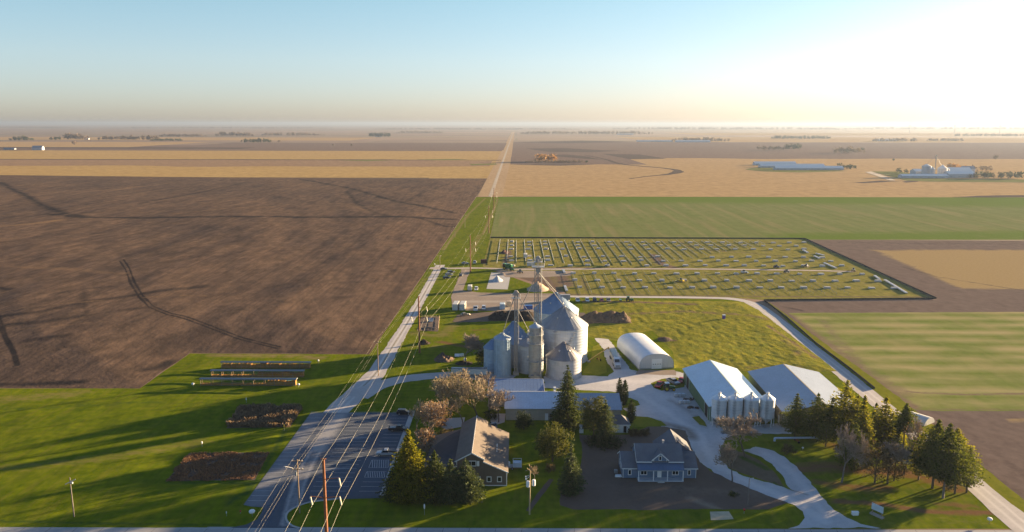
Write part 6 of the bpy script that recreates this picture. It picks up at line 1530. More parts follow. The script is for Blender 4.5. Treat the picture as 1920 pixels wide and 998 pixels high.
mound('brush_heap', 'dark low brush heap under the bare round tree', 'brush heap', (852, 886, 686), 6, 1.2, M_EARTHD, 8, 1, .7); mound('earth_heap', 'dark red earth heap at the meadow edge beyond the site track', 'earth heap', (938, 954, 477), 14, 2.2, plain('red_earth', (.085, .04, .03), .95), 9, 1, .4)
mound('soil_mound', 'small brown soil patch mound behind the hoop barn', 'soil mound', (1236, 1267, 642), 9, 1.0, M_EARTHP, 10, 1, .3)
for k, (px, py, l) in enumerate(((857, 669, 'white scrap sheet leaning on the brush heap'), (872, 676, 'small white drum beside the bare round tree'), (866, 668, 'pale crate beside the white scrap sheet'))):
    b = MB()
    if k == 0: b.slab((-1, 0, .05), (1, 0, .05), (1, .9, 1.0), (-1, .9, 1.0), .1); b.box(-.9, .9, .5, .7, 0, .45)
    elif k == 1: b.lathe([(.5, 0), (.55, .1), (.55, .9), (.4, 1.0)], 14); b.lathe([(.2, 1.0), (.2, 1.1)], 10)
    else:
        for q in range(4): b.box(-.7, .7, -.55, -.5, q * .28, q * .28 + .2); b.box(-.7, .7, .5, .55, q * .28, q * .28 + .2)
        for x in (-.7, .66): b.box(x, x + .04, -.5, .5, 0, 1.05)
    tag(b.build(('leaning_sheet', 'drum', 'crate')[k], M_WHITE, None, V(*at(px, py), 0), rz=.3 * k), l, ('sheet', 'drum', 'crate')[k])
# walled vegetable plot with hut
t = thing('garden_fence', 'low pale timber fence round the small plot beside the pole line', 'fence', G(803, 608)); a, c, d, e = [G(*q) - G(803, 608) for q in ((783, 621), (822, 619), (824, 595), (791, 594))]
for p, q in ((a, c), (c, d), (d, e)):
    b = MB()
    for z in (.35, .75): b.tube(V(p.x, p.y, z), V(q.x, q.y, z), .06, n=4)
    for k in range(7): m = p.lerp(q, k / 6); b.tube(V(m.x, m.y, 0), V(m.x, m.y, .95), .07, n=4)
    b.build('fence_panel', plain('pale_timber', (.42, .30, .2), .9), t)
t = thing('chicken_hut', 'small white hut inside the fenced plot by the pole line', 'hut', G(808, 603), .1)
b = MB(); b.box(-1.1, 1.1, -.8, .8, .15, 1.2); b.build('wall', M_WHITE, t); b = MB(); b.slab((-1.25, -.95, 1.2), (1.25, -.95, 1.2), (1.25, 0, 1.7), (-1.25, 0, 1.7), .06); b.slab((-1.25, .95, 1.2), (1.25, .95, 1.2), (1.25, 0, 1.702), (-1.25, 0, 1.702), .06); b.build('roof', M_GALV, t)
b = MB(); 
for k in range(6): b.box(-3 + k * 1.0, -2.2 + k * 1.0, -.5 - k * .1, .5 - k * .1, 0, .3 + .05 * k)
b.tube((-3, 1, .4), (3.5, -1.2, .5), .25, n=6); tag(b.build('timber_stack', plain('old_timber', (.2, .15, .11), .9), None, G(806, 616), rz=-.2), 'stack of old timber and pipe in the fenced plot', 'timber stack')

# ------------------------------------------------------------------ long cribs on the left lawn
def crib(label, x0, x1, py, wraps, amt):
    a, c = G(x0, py), G(x1, py); L_ = c.x - a.x; t = thing('corn_crib', label, 'corn crib', (a.x, a.y, 0), 0, 'three long corn cribs')
    b = MB(); b.box(-.4, L_ + .4, -.95, .95, 2.35, 2.47); b.prism_x([(-.95, 2.473), (.95, 2.473), (0, 2.75)], -.4, L_ + .4); b.build('roof', ribbed('crib_roof_' + str(x0), (.24, .25, .25), 'x', .8, .5, .2, .02), t)
    for k in range(10):
        for y in (-.8, .8):
            b = MB(); x = L_ * k / 9; b.box(x - .07, x + .07, y - .07, y + .07, 0, 2.347); b.build('post', M_WOODP, t)
    b = MB(); r = random.Random(x0); n = int(L_ / .4)
    hs = [1.5 + .5 * mnoise.noise((k * .11, x0, 1)) + r.uniform(-.12, .12) if k / n > 1 - amt else .25 + .2 * r.random() for k in range(n + 1)]
    v_ = []
    for k in range(n + 1):
        x = L_ * k / n; h = hs[k]; v_ += [(x, -.72, .3), (x, -.7 + r.uniform(-.05, .05), .3 + h * .9), (x, 0, .35 + h), (x, .7 + r.uniform(-.05, .05), .3 + h * .9), (x, .72, .3)]
    b.add(v_, [(k * 5 + i, k * 5 + i + 1, k * 5 + 6 + i, k * 5 + 5 + i) for k in range(n) for i in range(4)] + [(0, 1, 2, 3, 4), tuple(n * 5 + i for i in (4, 3, 2, 1, 0))])
    b.build('corn_fill', soil_mat('ear_corn_' + str(x0), (.22, .105, .025), (.32, .165, .04), (.40, .22, .065), big=5, mid=1.2, fine=.3, bump=.05), t)
    b = MB(); b.box(0, L_, -.85, .85, .15, .28); b.build('floor', M_WOODP, t)
    b = MB()
    for z in (.8, 1.4, 2.0):
        for y in (-.88, .88): b.tube((0, y, z), (L_, y, z), .03, n=3)
    b.build('rail', M_GALV, t)
crib('rearmost long roofed crib, full of orange ear corn along its sunlit front', 417, 582, 690, 0, 1.); crib('middle long roofed crib with orange corn only at its right end', 398, 570, 706, 0, .5); crib('front long roofed crib, mostly empty and in shade', 378, 556, 722, 0, .3)
t = thing('garden_cart', 'small teal cart at the right end of the front crib', 'cart', at(538, 720)); b = MB(); b.box(-1.6, 1.6, -.6, .6, .45, 1.15); b.box(-1.5, 1.5, -.5, .5, 1.152, 1.2); b.build('cart_body', plain('teal', (.06, .30, .30), .5), t)
for x in (-1.1, 1.1):
    for s in (-1, 1): wheel(t, x, s * .65, .28, .15)
def marker(label, px, py, h, r, name='white_marker', cat='marker', mat=M_WHITE):
    t = thing(name, label, cat, at(px, py)); b = MB(); b.tube((0, 0, 0), (0, 0, h * .6), .06, n=6); b.build('post', M_STEEL, t)
    b = MB(); b.lathe([(r * .2, h * .55), (r * .8, h * .62), (r, h * .8), (r * .8, h * .97), (r * .25, h * 1.02)], 14); b.build('cap', mat, t)
marker('white round cap on a short post left of the front crib', 362, 725, 1.3, .55); marker('white round cap on a short post right of the front crib', 560, 726, 1.3, .5); marker('white hydrant post right of the rearmost crib', 597, 682, 1.6, .35)
marker('white round disc on a short post by the road corner', 473, 969, 1.7, .75); marker('thin white post on the lawn above the dry plant plot', 462, 756, 1.8, .16); marker('short pale post on the lawn above the reddish plot', 379, 838, 1.7, .2); marker('short yellowish post at the edge of the dry plant plot', 533, 807, 1.8, .22, mat=P_YEL)
marker('thin white post by the road corner lawn', 425, 968, 1.2, .13); marker('white dome on a post at the lower right lawn corner', 1855, 982, 1.5, .6); marker('little white globe lamp on the grove lawn edge', 1505, 844, .9, .3); marker('tiny red cap on a low post by the road corner', 451, 963, .8, .2, mat=P_RED); marker('pale stake at the foot of the car park conifers', 796, 966, 2.8, .2)
marker('red hydrant with teal cap beside the lamp post on the bare soil', 1395, 963, 1.3, .3, 'hydrant', 'hydrant', P_RED)
marker('white yellow bird house on a post by the lane end', 815, 500, 2.0, .35); marker('blue round lid on a post between the column cedars', 1174, 748, 1.4, .5, mat=P_BLUE)
b = MB(); b.box(-.75, .75, -.35, .35, .1, .75); b.prism_x([(-.4, .752), (.4, .752), (.3, .95), (-.3, .95)], -.8, .8); b.box(-.6, .6, -.3, .3, 0, .1); tag(b.build('utility_box', M_WHITE, None, G(1603, 966)), 'white utility box on the grass near the drive mouth', 'utility box')
t = thing('farm_sign', 'pale blue faced sign board on dark posts by the drive mouth', 'sign', G(1644, 968), math.radians(-58))
b = MB(); b.box(-1.5, 1.5, -.06, .06, 1.3, 2.9); b.build('board', plain('sign_board', (.5, .58, .62), .5), t)
for s in (-1.2, 1.2): b = MB(); b.box(s - .12, s + .12, -.055, .055, 0, 1.297); b.build('post', M_WOODP, t)
b = MB(); b.box(-1.65, 1.65, -.45, .45, 0, .4); b.build('plinth', plain('sign_stone', (.30, .27, .24), .9), t)
t = thing('portable_toilet', 'purple portable toilet with white roof alone on the pasture', 'portable toilet', at(1357, 599), .2)
b = MB(); b.box(-.58, .58, -.58, .58, .08, 2.0); b.build('cabin', plain('purple_plastic', (.10, .06, .30), .5), t); b = MB(); b.prism_x([(-.64, 2.003), (.64, 2.003), (.4, 2.35), (-.4, 2.35)], -.62, .62); b.build('roof', M_WHITE, t); b = MB(); b.box(-.42, .42, -.62, -.585, .15, 1.9); b.build('door', plain('purple_door', (.14, .09, .36), .5), t); b = MB(); b.box(-.66, .66, -.66, .66, 0, .075); b.build('base', M_BLACK, t)
t = thing('canvas_hoop', 'low white hoop cover beside the gravel road behind the pines', 'cover', at(1724, 790), math.radians(125)); A = [(3.0 * math.cos(math.pi * k / 12), 2.2 * math.sin(math.pi * k / 12)) for k in range(13)]
b = MB(); b.prism_x(A, -3.2, 3.2); b.build('cover', W1, t); b = MB(); b.box(-3.22, 3.22, -3.15, -3.02, 0, .4); b.build('footing', M_PADC, t)
t = thing('outhouse', 'narrow white shed door hut beside the dark yew and spruce', 'hut', at(1090, 811)); b = MB(); b.box(-.6, .6, -.6, .6, 0, 2.1); b.build('wall', M_WHITE, t); b = MB(); b.prism_x([(-.7, 2.102), (.7, 2.102), (0, 2.5)], -.7, .7); b.build('roof', M_STEEL, t)

# plots of standing plants
def plot(label, poly, h, mat, n, seed, sz):
    L = LF(seed); r = L.r; P_ = [tuple(p) for p in poly]; x0, x1 = min(p[0] for p in P_), max(p[0] for p in P_); y0, y1 = min(p[1] for p in P_), max(p[1] for p in P_)
    pts = np.array([(r.uniform(x0, x1), r.uniform(y0, y1)) for _ in range(n)]); pts = pts[in_poly(pts + np.array([(mnoise.noise((p[0] * .5, p[1] * .5, 1)) * 1.1, mnoise.noise((p[0] * .5, p[1] * .5, 6)) * 1.1) for p in pts]), P_)]
    for x, y in pts:
        q = mnoise.noise((x * .35, y * .35, seed)); hh = h * r.uniform(.5, 1.1) * (1 + .5 * q)
        if q < -.28 and r.random() < .75: continue
        for k in range(3): L.leaf(Vector((x + r.gauss(0, .1), y + r.gauss(0, .1), hh * (.3 + .3 * k))), sz, Vector((0, 0, 1)))
    o = L.build('prairie_plot', mat, None); return tag(o, label, 'plants', kind='stuff')
pl1 = PX((424, 803), (452, 764), (568, 764), (545, 801)); sheet('bare_soil', pl1, .016, M_DIRT, jit=.3, step=1, attrs={})
plot('plot of tall dry grey brown plants on the left lawn', pl1, 1.4, leaf_mat('dry_plants', (.13, .09, .065), (.27, .19, .125), .25), 6500, 61, .7)
pl2 = PX((310, 903), (355, 850), (505, 849), (478, 900)); sheet('bare_soil', pl2, .016, M_DIRT, jit=.3, step=1, attrs={})
plot('plot of low reddish brown plants on the left lawn', pl2, .4, leaf_mat('reddish_plants', (.17, .095, .065), (.36, .20, .115), .3), 7000, 62, .4)

# ------------------------------------------------------------------ poles and wires
def wire(label, pts, r=.028, mat=None, group='overhead wires', n=14, sag=None):
    b = MB()
    for (p, q), s in zip(zip(pts[:-1], pts[1:]), sag or [1.6] * 9):
        p, q = Vector(p), Vector(q); L_ = [p.lerp(q, k / n) - V(0, 0, 4 * s * (k / n) * (1 - k / n)) for k in range(n + 1)]; b.path(L_, r, 4)
    return tag(b.build('overhead_wire', mat or M_WIRE, None, fix=False), label, 'wire', group)
M_WIRE = plain('aluminium_wire', (.44, .40, .31), .5, .3, var=.05); M_WIRED = plain('old_wire', (.30, .26, .2), .6, .2)
TP = [(-40.3, 155.1), (-39.6, 312.5), (-28.9, 490.7), (-23.5, 672.0), (-24.5, 860.0)]
heads = []
for k, (x, y) in enumerate(TP):
    Hh = 23.7
    l = ('rust brown steel power pole in the foreground with two arm levels', 'rust brown steel power pole standing on the lawn beside the earth heap', 'rust brown steel power pole at the site track crossing', 'distant power pole on the grassy strip beside the wheat field', 'farthest power pole visible on the grassy strip')[k]
    t = thing('power_pole', l, 'power pole', (x, y, 0), 0, 'tall rust brown power poles')
    b = MB(); b.tube((0, 0, -.2), (0, 0, Hh), .42, .27, n=10); b.build('pole', M_RUST, t)
    b = MB(); b.box(-.55, .55, -.16, .16, Hh, Hh + .14); b.build('cap', M_RUST, t)
    hd = []
    for (sx, z) in ((1, 19.2), (-1, 15.0), (1, 15.0)):
        b = MB(); b.tube((0, 0, z), (sx * 3.1, 0, z + .35), .11, .07, n=6); b.build('arm', M_RUST, t)
        b = MB(); px_ = sx * 3.1 + .35; b.tube((sx * 3.1, 0, z + .3), (px_, -.1, z - 1.55), .13, .13, n=8)
        for q in range(7): p_ = Vector((sx * 3.1, 0, z + .3)).lerp(Vector((px_, -.1, z - 1.55)), (q + .5) / 7); b.tube(p_, p_ + V(.02, 0, -.08), .19, n=8)
        b.build('insulator', M_CREAM, t); hd.append((x + px_, y - .1, z - 1.6))
    if k == 0: b = MB(); b.box(-.34, -.30, -.2, .25, 17.0, 18.0); b.build('number_plate', P_YEL, t)
    hd.append((x, y, Hh + .2)); heads.append(hd)
pre = [(-40.5 + d, 20., z) for d, z in ((3.4, 17.6), (-2.8, 13.4), (3.4, 13.4), (0, 23.8))]
post = [(-24. + d, 1050., z) for d, z in ((3.4, 17.6), (-2.8, 13.4), (3.4, 13.4), (0, 23.8))]
for i, l in enumerate(('pale thick power wire on the upper right arms of the tall poles', 'pale thick power wire on the left arms of the tall poles', 'pale thick power wire on the lower right arms of the tall poles', 'thin top wire running over the tips of the tall poles')):
    wire(l, [pre[i]] + [h[i] for h in heads] + [post[i]], (.021 if i < 3 else .013), sag=[2., 2.6, 2.8, 2.6, 2.6, 2.6])
DP = [(-52.3, 177.1, 13.8), (-51.4, 282.5, 13.4), (-50.2, 511.2, 7.5), (-50.8, 647.3, 8.5), (-46.4, 708.5, 11.6)]
dh = []
for k, (x, y, Hh) in enumerate(DP):
    t = thing('utility_pole', ('dark wooden utility pole with crossarms at the car park mouth', 'thin dark utility pole at the bend of the lane', 'short thin pole where the lane meets the site track', 'thin grey pole at the ploughed field edge, nearer one', 'pale grey pole at the ploughed field edge, farther one')[k], 'utility pole', (x, y, 0), 0, 'utility poles along the lane')
    b = MB(); b.tube((0, 0, -.1), (0, 0, Hh), .19, .13, n=8); b.build('pole', M_WOODP, t)
    for z in ((Hh - .5, Hh - 2.6) if k == 0 else (Hh - .5,)):
        b = MB(); b.box(-1.3, 1.3, -.08, .08, z, z + .14); b.build('crossarm', M_WOODP, t)
        for s in (-1.2, .45, 1.2): b = MB(); b.lathe([(.05, z + .14), (.08, z + .2), (.07, z + .36)], 8, s, 0); b.build('insulator', M_CREAM, t)
    if k == 0:
        b = MB(); b.tube((-.35, -.25, Hh - 4.0), (-.35, -.25, Hh - 3.0), .26, n=10); b.build('transformer', M_STEEL, t)
        b = MB(); b.tube((-1.2, 0, Hh - 2.2), (-2.6, -1.0, Hh - 1.4), .06, n=4); b.cbox(-2.7, -1.05, Hh - 1.5, .5, .3, .2); b.build('lamp_arm', M_GALV, t)
    dh.append([(x + s, y, Hh - .1) for s in (-1.2, .45, 1.2)])
for i, l in enumerate(('left thin wire of the utility poles along the lane', 'middle thin wire of the utility poles along the lane', 'right thin wire of the utility poles along the lane')):
    wire(l, [(-53 + (-1.2, .45, 1.2)[i], 60, 13.6)] + [h[i] for h in dh], .010, sag=[1.4, 1.2, 2.2, 1.2, .8], mat=M_WIRE)
t = thing('utility_pole', 'lone grey pole with tilted crossarm on the lower left lawn', 'utility pole', (-105.7, 174.5, 0)); b = MB(); b.tube((0, 0, -.1), (-.1, 0, 10.2), .17, .11, n=8); b.build('pole', M_BARKG, t)
for z, w in ((9.0, 1.2),): b = MB(); b.box(-w, w, -.08, .08, z, z + .15); o = b.build('crossarm', M_GALV, t); o.rotation_euler = (0, -.35, .5); o.location = (3.0, 0, .5); o.location = (z * math.sin(.35) * .88, z * math.sin(.35) * .48, z * (1 - math.cos(.35)))
b = MB(); b.cbox(.25, 0, 8.6, .5, .4, .4); b.build('lamp', M_GALV, t)
t = thing('utility_pole', 'pale wooden pole carrying white transformer cans beside the lone spruce lawn', 'utility pole', (3.4, 176.7, 0)); b = MB(); b.tube((0, 0, -.1), (.05, 0, 11.4), .2, .14, n=8); b.build('pole', plain('yellow_pole', (.36, .27, .15), .9, var=.2, scale=2), t)
for s, z in ((-.25, 8.3), (.95, 8.6)): b = MB(); b.lathe([(.4, z - .9), (.42, z - .8), (.42, z + .45), (.3, z + .6)], 12, s if s > 0 else -.45, -.35); b.build('transformer', M_WHITE, t)
b = MB(); b.tube((0, 0, 10.2), (-.9, -.2, 9.9), .05, n=4); b.tube((0, 0, 9.9), (-.8, -.2, 9.3), .05, n=4); b.cbox(-.95, -.2, 9.7, .3, .3, .3); b.cbox(-.9, -.2, 9.1, .35, .3, .3); b.build('cutout', M_WHITE, t)
t = thing('lamp_post', 'thin grey lamp post on the soil bank inside the driveway bend', 'lamp post', (57.5, 181.8, 0)); b = MB(); b.tube((0, 0, -.05), (0, 0, 7.2), .12, .08, n=8); b.build('pole', M_BARKG, t); b = MB(); b.tube((0, 0, 7.1), (.7, -.1, 7.3), .05, n=6); b.cbox(.8, -.1, 7.15, .5, .25, .14); b.build('lamp_head', M_GALV, t)

# ------------------------------------------------------------------ building site: silt fence, stacks, rails
M_SILT = plain('black_silt_fabric', (.02, .022, .022), .9, var=.2)
def silt(label, pts):
    t = thing('silt_fence', label, 'silt fence', V(pts[0][0], pts[0][1], 0), 0, 'black silt fences'); o = V(pts[0][0], pts[0][1], 0); b = MB(); p_ = MB()
    for a, c in zip(pts[:-1], pts[1:]):
        a, c = V(a[0], a[1], 0) - o, V(c[0], c[1], 0) - o; n = max(1, int((c - a).length / 3))
        for k in range(n):
            p, q = a.lerp(c, k / n), a.lerp(c, (k + 1) / n); d = (q - p).normalized(); s = V(-d.y, d.x, 0) * .04; h0, h1 = .82 + .06 * mnoise.noise((p.x * .3, p.y * .3, 1)), .82 + .06 * mnoise.noise((q.x * .3, q.y * .3, 1))
            b.add([p - s, q - s, q - s + V(0, 0, h1), p - s + V(0, 0, h0), p + s, q + s, q + s + V(0, 0, h1), p + s + V(0, 0, h0)], [(0, 1, 2, 3), (5, 4, 7, 6), (3, 2, 6, 7)]); p_.tube(p + s * 1.5, p + s * 1.5 + V(0, 0, 1.05), .035, n=4)
    b.build('fabric', M_SILT, t, fix=False); p_.build('stake', M_WOODP, t, fix=False)['kind'] = 'stuff'
c1, c2, c3, c4 = PX((920, 446.0), (1509, 448), (1756, 560.5), (1432, 564))
silt('black silt fence along the far edge of the building site', [c1, c2]); silt('black silt fence along the right edge of the building site', [c2, c3]); silt('black silt fence along the near right edge of the building site', [c3, c4])
silt('black silt fence beside the gravel road by the cover crop field', [c4] + PX((1475, 596), (1530, 645), (1590, 690), (1640, 730)))
M_PAL = plain('pallet_wood', (.40, .33, .24), .9); M_WRAP = plain('white_wrapped_parts', (.50, .48, .45), .55, var=.1)
def stack_mesh():
    b = MB()
    for y in (-.9, 0, .9): b.box(-1.7, 1.7, y - .08, y + .08, 0, .12)
    b.box(-1.75, 1.75, -1.0, 1.0, .12, .17); b.cur = 1
    for k in range(3): b.box(-1.6 + .05 * k, 1.6 - .05 * k, -.92 + .03 * k, .92 - .03 * k, .175 + k * .31, .175 + k * .31 + .29)
    for x in (-.9, .9): b.box(x - .05, x + .05, -.95, .95, 1.085, 1.1)
    return b
stk = None; r = random.Random(5); cols = [44.5 + 13.05 * k for k in range(-8, 15)]
rows = [(450.5, 0), (469.5, 0), (489., 0)]
def place_stack(x, y, kind):
    global stk
    l = ('wrapped white stack on a pallet in the three even rows nearest the site road', 'wrapped white stack on a pallet in the far block of the building site')[kind]
    if stk is None: stk = stack_mesh().build('pallet_stack', [M_PAL, M_WRAP], None, (x, y, .02), rz=0); tag(stk, l, 'pallet stack', 'pallet stacks, near rows')
    else:
        c = stk.copy(); COL.objects.link(c); c.location = (x, y, .02); c.rotation_euler = (0, 0, r.uniform(-.12, .12)); c.scale = (r.uniform(.85, 1.15), r.uniform(.85, 1.2), r.uniform(.7, 1.15)); c['label'] = l; c['group'] = ('pallet stacks, near rows', 'pallet stacks, far block')[kind]
site_p = [tuple(p) for p in PX((930, 450), (1500, 451), (1740, 557), (1432, 558), (1062, 552), (1062, 512), (950, 506))]
nearY = [G(1200, 514).y, G(1200, 527).y, G(1200, 540).y]; farY = [G(1200, q).y for q in (455, 461, 468, 482.5, 490, 499)]
x0n = G(1149.8, 512.5).x
for j, yy in enumerate(nearY):
    for k in range(-3, 20):
        x = x0n + 12.9 * k + (0, 2.1, 3.4)[j] * .2 + r.uniform(-.8, .8)
        if in_poly(np.array([(x, yy)]), site_p)[0]: place_stack(x, yy + r.uniform(-.8, .8), 0)
for j, yy in enumerate(farY):
    for k in range(-14, 20):
        x = x0n + 12.9 * k + r.uniform(-.8, .8)
        if in_poly(np.array([(x, yy)]), site_p)[0] and r.random() < .93: place_stack(x, yy + r.uniform(-2, 2), 1)
M_RAIL = plain('galvanised_rail', (.52, .53, .54), .45, .4)
t0 = None
for k in range(-16, 22):
    x = x0n + 6.45 * k + 3.2; y0 = G(1200, 496).y + r.uniform(-4, 14); y1 = G(1200, 450.5).y - r.uniform(2, 8)
    if k > 6: y0 += (k - 6) * 5.5
    if y1 - y0 < 20 or not in_poly(np.array([(x, y1 - 4)]), site_p)[0]: continue
    b = MB(); L_ = y1 - y0; b.tube((0, 0, .95), (0, L_, .95), .1, n=5)
    for q in range(int(L_ / 8) + 1): b.box(-.06, .06, q * 8 + .5, q * 8 + .62, 0, .95)
    o = b.build('racking_rail', M_RAIL, None, (x, y0, .02), fix=False); tag(o, 'long pale steel rail on short posts in the far block of the building site', 'steel rail', 'steel rails of the far block')
for k in range(-4, 20):
    x = x0n + 6.45 * k; b = MB(); y0, y1 = G(1200, 553).y + 2, G(1200, 510).y
    if not (in_poly(np.array([(x, y0 + 6)]), site_p)[0] and in_poly(np.array([(x, y1)]), site_p)[0]): continue
    n = int((y1 - y0) / 5)
    for q in range(n): b.box(-.06, .06, q * 5, q * 5 + .12, 0, 1.1)
    b.tube((0, 0, 1.05), (0, (n - 1) * 5 + .1, 1.05), .04, n=4)
    o = b.build('pile_row', M_STEEL, None, (x, y0, .02), fix=False); tag(o, 'row of short grey steel piles driven into the near rows of the building site', 'pile row', 'pile rows of the near block')
for k, (p, q) in enumerate((((1659, 526), (1700, 551)), ((1640, 518), (1649, 525)), ((1545, 494), (1568, 504)), ((1530, 476), (1545, 480)), ((1506, 470), (1515, 475)), ((1527, 481), (1537, 486)), ((1059, 537), (1063, 547)), ((1056, 507), (1059, 513)))):
    a, c = G(*p), G(*q); d = c - a; b = MB()
    for i in range(5): b.box(0, d.length, -.75 + i * .31, -.75 + i * .31 + .24, .14, .42); b.box(.1, d.length - .1, -.7 + i * .28, -.7 + i * .28 + .22, .425, .66)
    for i in range(3): x = d.length * (.15 + .35 * i); b.box(x - .1, x + .1, -.9, .9, 0, .135)
    o = b.build('beam_bundle', M_RAIL, None, (a.x, a.y, .03), fix=False, rz=math.atan2(d.y, d.x)); tag(o, ('longest pale bundle of steel beams near the right corner of the site', 'short bundle of steel beams beside the longest one', 'bundle of steel beams at the right end of the site track', 'bundle of steel beams beyond the track on the right', 'upper left small bundle of beams near the right site edge', 'small bundle of beams below the upper small one', 'dark bundle of beams at the left end of the near rows', 'short bundle of beams left of the near rows by the track')[k], 'beam bundle', 'steel beam bundles')
def loader(label, px, py, rz, pm):
    t = thing('telehandler', label, 'loader', at(px, py), rz); b = MB(); pillow(b, [(-2, .7), (-2, 1.5), (1.6, 1.4), (1.8, .7)], 1.8, .1); b.build('body', pm, t); b = MB(); pillow(b, [(-.8, 1.45), (-.7, 2.4), (.3, 2.4), (.5, 1.45)], 1.0, .1); b.build('window_glass', M_GLASS, t)
    b = MB(); b.tube((-1.8, .6, 1.7), (2.6, .6, 1.1), .16, n=6); b.box(2.5, 3.4, -.4, 1.2, .4, .5); b.build('boom', pm, t)
    for x in (-1.3, 1.2):
        for s in (-1, 1): wheel(t, x, s * .95, .5, .35)
for k, (px, py, pm, l) in enumerate(((1456, 503, P_NAVY, 'dark blue loader on the site track'), (1395, 513, P_WHITE, 'white loader at the near rows beside the track'), (1475, 512, P_NAVY, 'navy loader among the near pallet rows'), (1512, 501, P_NAVY, 'navy loader at the far side of the site track'), (1600, 509, P_TAN, 'tan loader at the right end of the site track'), (1140, 500, P_WHITE, 'white loader on the far side of the track near the dark grass'), (960, 508, P_GREEN, 'small green loader behind the harvester'), (975, 512, P_GREY, 'dark loader beside the gravel patch'), (1276, 529, P_YEL, 'yellow loader among the middle pallet row'))): loader(l, px, py, .3 * k, pm)

# ------------------------------------------------------------------ far farms and turbines
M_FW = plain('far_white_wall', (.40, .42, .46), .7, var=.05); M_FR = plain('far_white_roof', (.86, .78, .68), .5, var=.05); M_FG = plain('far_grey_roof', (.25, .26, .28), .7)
def far_barn(label, px0, px1, py, depth, eave, ridge, name='far_barn', wall=M_FW, roof=M_FR, cat='barn', yo=0, rz=0, group=None):
    a, c = G(px0, py), G(px1, py); L_ = (c - a).length; t = thing(name, label, cat, (a.x, a.y + yo, .3), rz + math.atan2(c.y - a.y, c.x - a.x) , group)
    b = MB(); b.prism_x([(0, 0), (depth, 0), (depth, eave), (depth / 2, ridge), (0, eave)], 0, L_); b.build('wall', wall, t)
    b = MB(); k = (ridge - eave) / (depth / 2); b.slab((-.5, -.5, eave - .5 * k + .15), (L_ + .5, -.5, eave - .5 * k + .15), (L_ + .5, depth / 2, ridge + .15), (-.5, depth / 2, ridge + .15), .14); b.slab((-.5, depth + .5, eave - .5 * k + .15), (L_ + .5, depth + .5, eave - .5 * k + .15), (L_ + .5, depth / 2, ridge + .153), (-.5, depth / 2, ridge + .153), .14); b.build('roof', roof, t)
    for q in range(max(1, int(L_ / 14))):
        b = MB(); x = 3 + q * 14; b.box(x, min(L_ - .5, x + 2.4), -.05, -.005, .3, 2.4); b.build('door', M_STEEL, t) if q < 8 else None
    return t
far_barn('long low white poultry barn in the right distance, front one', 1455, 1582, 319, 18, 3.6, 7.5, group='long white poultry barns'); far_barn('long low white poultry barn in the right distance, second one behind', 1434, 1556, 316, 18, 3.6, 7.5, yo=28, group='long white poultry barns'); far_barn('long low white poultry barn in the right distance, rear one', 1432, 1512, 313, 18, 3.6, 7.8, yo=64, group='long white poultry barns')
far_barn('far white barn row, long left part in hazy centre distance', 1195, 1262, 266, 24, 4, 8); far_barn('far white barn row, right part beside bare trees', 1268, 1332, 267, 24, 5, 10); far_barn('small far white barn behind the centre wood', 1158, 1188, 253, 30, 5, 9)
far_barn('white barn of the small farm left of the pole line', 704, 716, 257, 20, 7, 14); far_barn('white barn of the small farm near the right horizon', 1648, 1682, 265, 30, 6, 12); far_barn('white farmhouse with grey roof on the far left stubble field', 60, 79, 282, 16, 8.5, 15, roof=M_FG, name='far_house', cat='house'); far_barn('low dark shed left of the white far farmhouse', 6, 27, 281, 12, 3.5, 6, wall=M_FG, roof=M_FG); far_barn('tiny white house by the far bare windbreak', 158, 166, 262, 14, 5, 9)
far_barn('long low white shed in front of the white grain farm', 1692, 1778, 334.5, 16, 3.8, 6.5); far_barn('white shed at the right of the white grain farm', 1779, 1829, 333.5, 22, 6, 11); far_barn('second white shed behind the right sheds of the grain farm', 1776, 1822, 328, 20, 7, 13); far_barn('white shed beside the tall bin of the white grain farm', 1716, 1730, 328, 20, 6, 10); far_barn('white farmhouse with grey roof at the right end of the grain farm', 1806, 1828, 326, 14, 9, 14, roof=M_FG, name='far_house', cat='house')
def far_bin(label, px, py, r_, e, tp):
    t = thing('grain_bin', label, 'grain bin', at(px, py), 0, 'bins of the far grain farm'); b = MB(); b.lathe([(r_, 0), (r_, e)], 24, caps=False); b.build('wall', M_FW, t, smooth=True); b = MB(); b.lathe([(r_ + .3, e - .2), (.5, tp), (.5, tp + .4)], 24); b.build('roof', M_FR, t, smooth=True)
far_bin('tallest white bin of the far grain farm, leftmost', 1736, 330, 8, 18, 21.5); far_bin('white bin of the far grain farm with brightly lit edge', 1747, 331, 4, 14, 17); far_bin('grey bin of the far grain farm right of its elevator', 1766, 330, 8, 14, 20); far_bin('small lit bin at the right of the far grain farm', 1775, 329, 3.5, 12, 14)
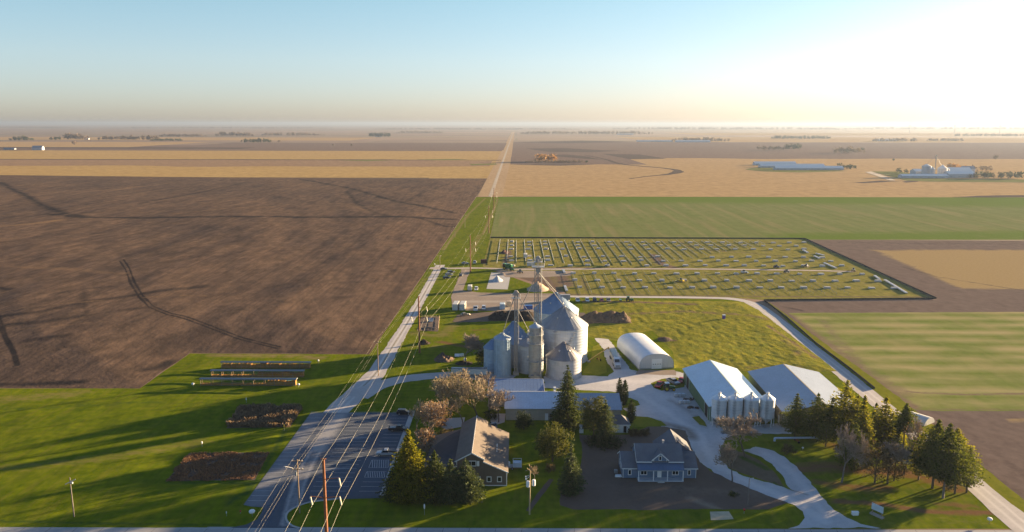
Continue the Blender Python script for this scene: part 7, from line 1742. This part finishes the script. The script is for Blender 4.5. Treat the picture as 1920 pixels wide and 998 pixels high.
t = thing('far_elevator', 'thin elevator tower of the far white grain farm', 'grain elevator', at(1752, 331)); b = MB(); b.box(-.5, .5, -.5, .5, 0, 36); b.build('trunk', M_STEEL, t); b = MB(); b.box(-1.0, 1.0, -.9, .9, 36.003, 38.5); b.build('head', M_STEEL, t)
for dx, z in ((-14, 22), (12, 19)): b = MB(); b.tube((0, 0, 35.5), (dx, 2, z), .2, n=6); b.build('spout', M_STEEL, t)
def turbine(label, px, py, dist, ph):
    d = ray(px, 231); d.z = 0; d.normalize(); p = d * dist; t = thing('wind_turbine', label, 'wind turbine', (p.x, p.y, 0), math.radians(20), 'wind turbines on the horizon')
    Hh = 78; b = MB(); b.tube((0, 0, 0), (0, 0, Hh), 2.6, 1.5, n=12); b.build('tower', M_FG, t); b = MB(); b.box(-2, 2, -6, 4, Hh, Hh + 4); b.prism_x([(4.0, Hh + 1), (5.2, Hh + 1.6), (5.2, Hh + 2.4), (4.0, Hh + 3)], -1.2, 1.2); b.build('nacelle', M_FG, t)
    for k in range(3):
        a = ph + 2.094 * k; u = V(math.sin(a), 0, math.cos(a)); w = V(math.cos(a), 0, -math.sin(a)); c = V(0, -6.6, Hh + 2); b = MB()
        b.add([c + w * -.9, c + w * .9, c + u * 9 + w * 2.0, c + u * 42, c + u * 9 - w * 1.0, c + V(0, .8, 0), c + u * 9 + V(0, .9, 0)], [(0, 1, 2, 4), (4, 2, 3), (0, 4, 6, 5), (1, 5, 6, 2), (4, 3, 6), (6, 3, 2)]); b.build('blade', M_FG, t)
turbine('left wind turbine on the right horizon', 1707, 231, 9000, .3); turbine('middle wind turbine on the right horizon', 1791, 231, 8200, .9); turbine('right wind turbine on the right horizon', 1876, 231, 8000, 0.1)
# ------------------------------------------------------------------ air
t = NT('air'); t.t.nodes.remove(t.bsdf)
pv = t.n('ShaderNodeVolumePrincipled')
pv.inputs['Color'].default_value = (.255, .32, .44, 1)
pv.inputs['Density'].default_value = HAZE
pv.inputs['Anisotropy'].default_value = .35
t.l(pv.outputs[0], t.out.inputs['Volume'])
b = MB(); b.box(-72000, 72000, -72000, 72000, -1.0, 128)
o = b.build('haze', t.mat); o['kind'] = 'stuff'
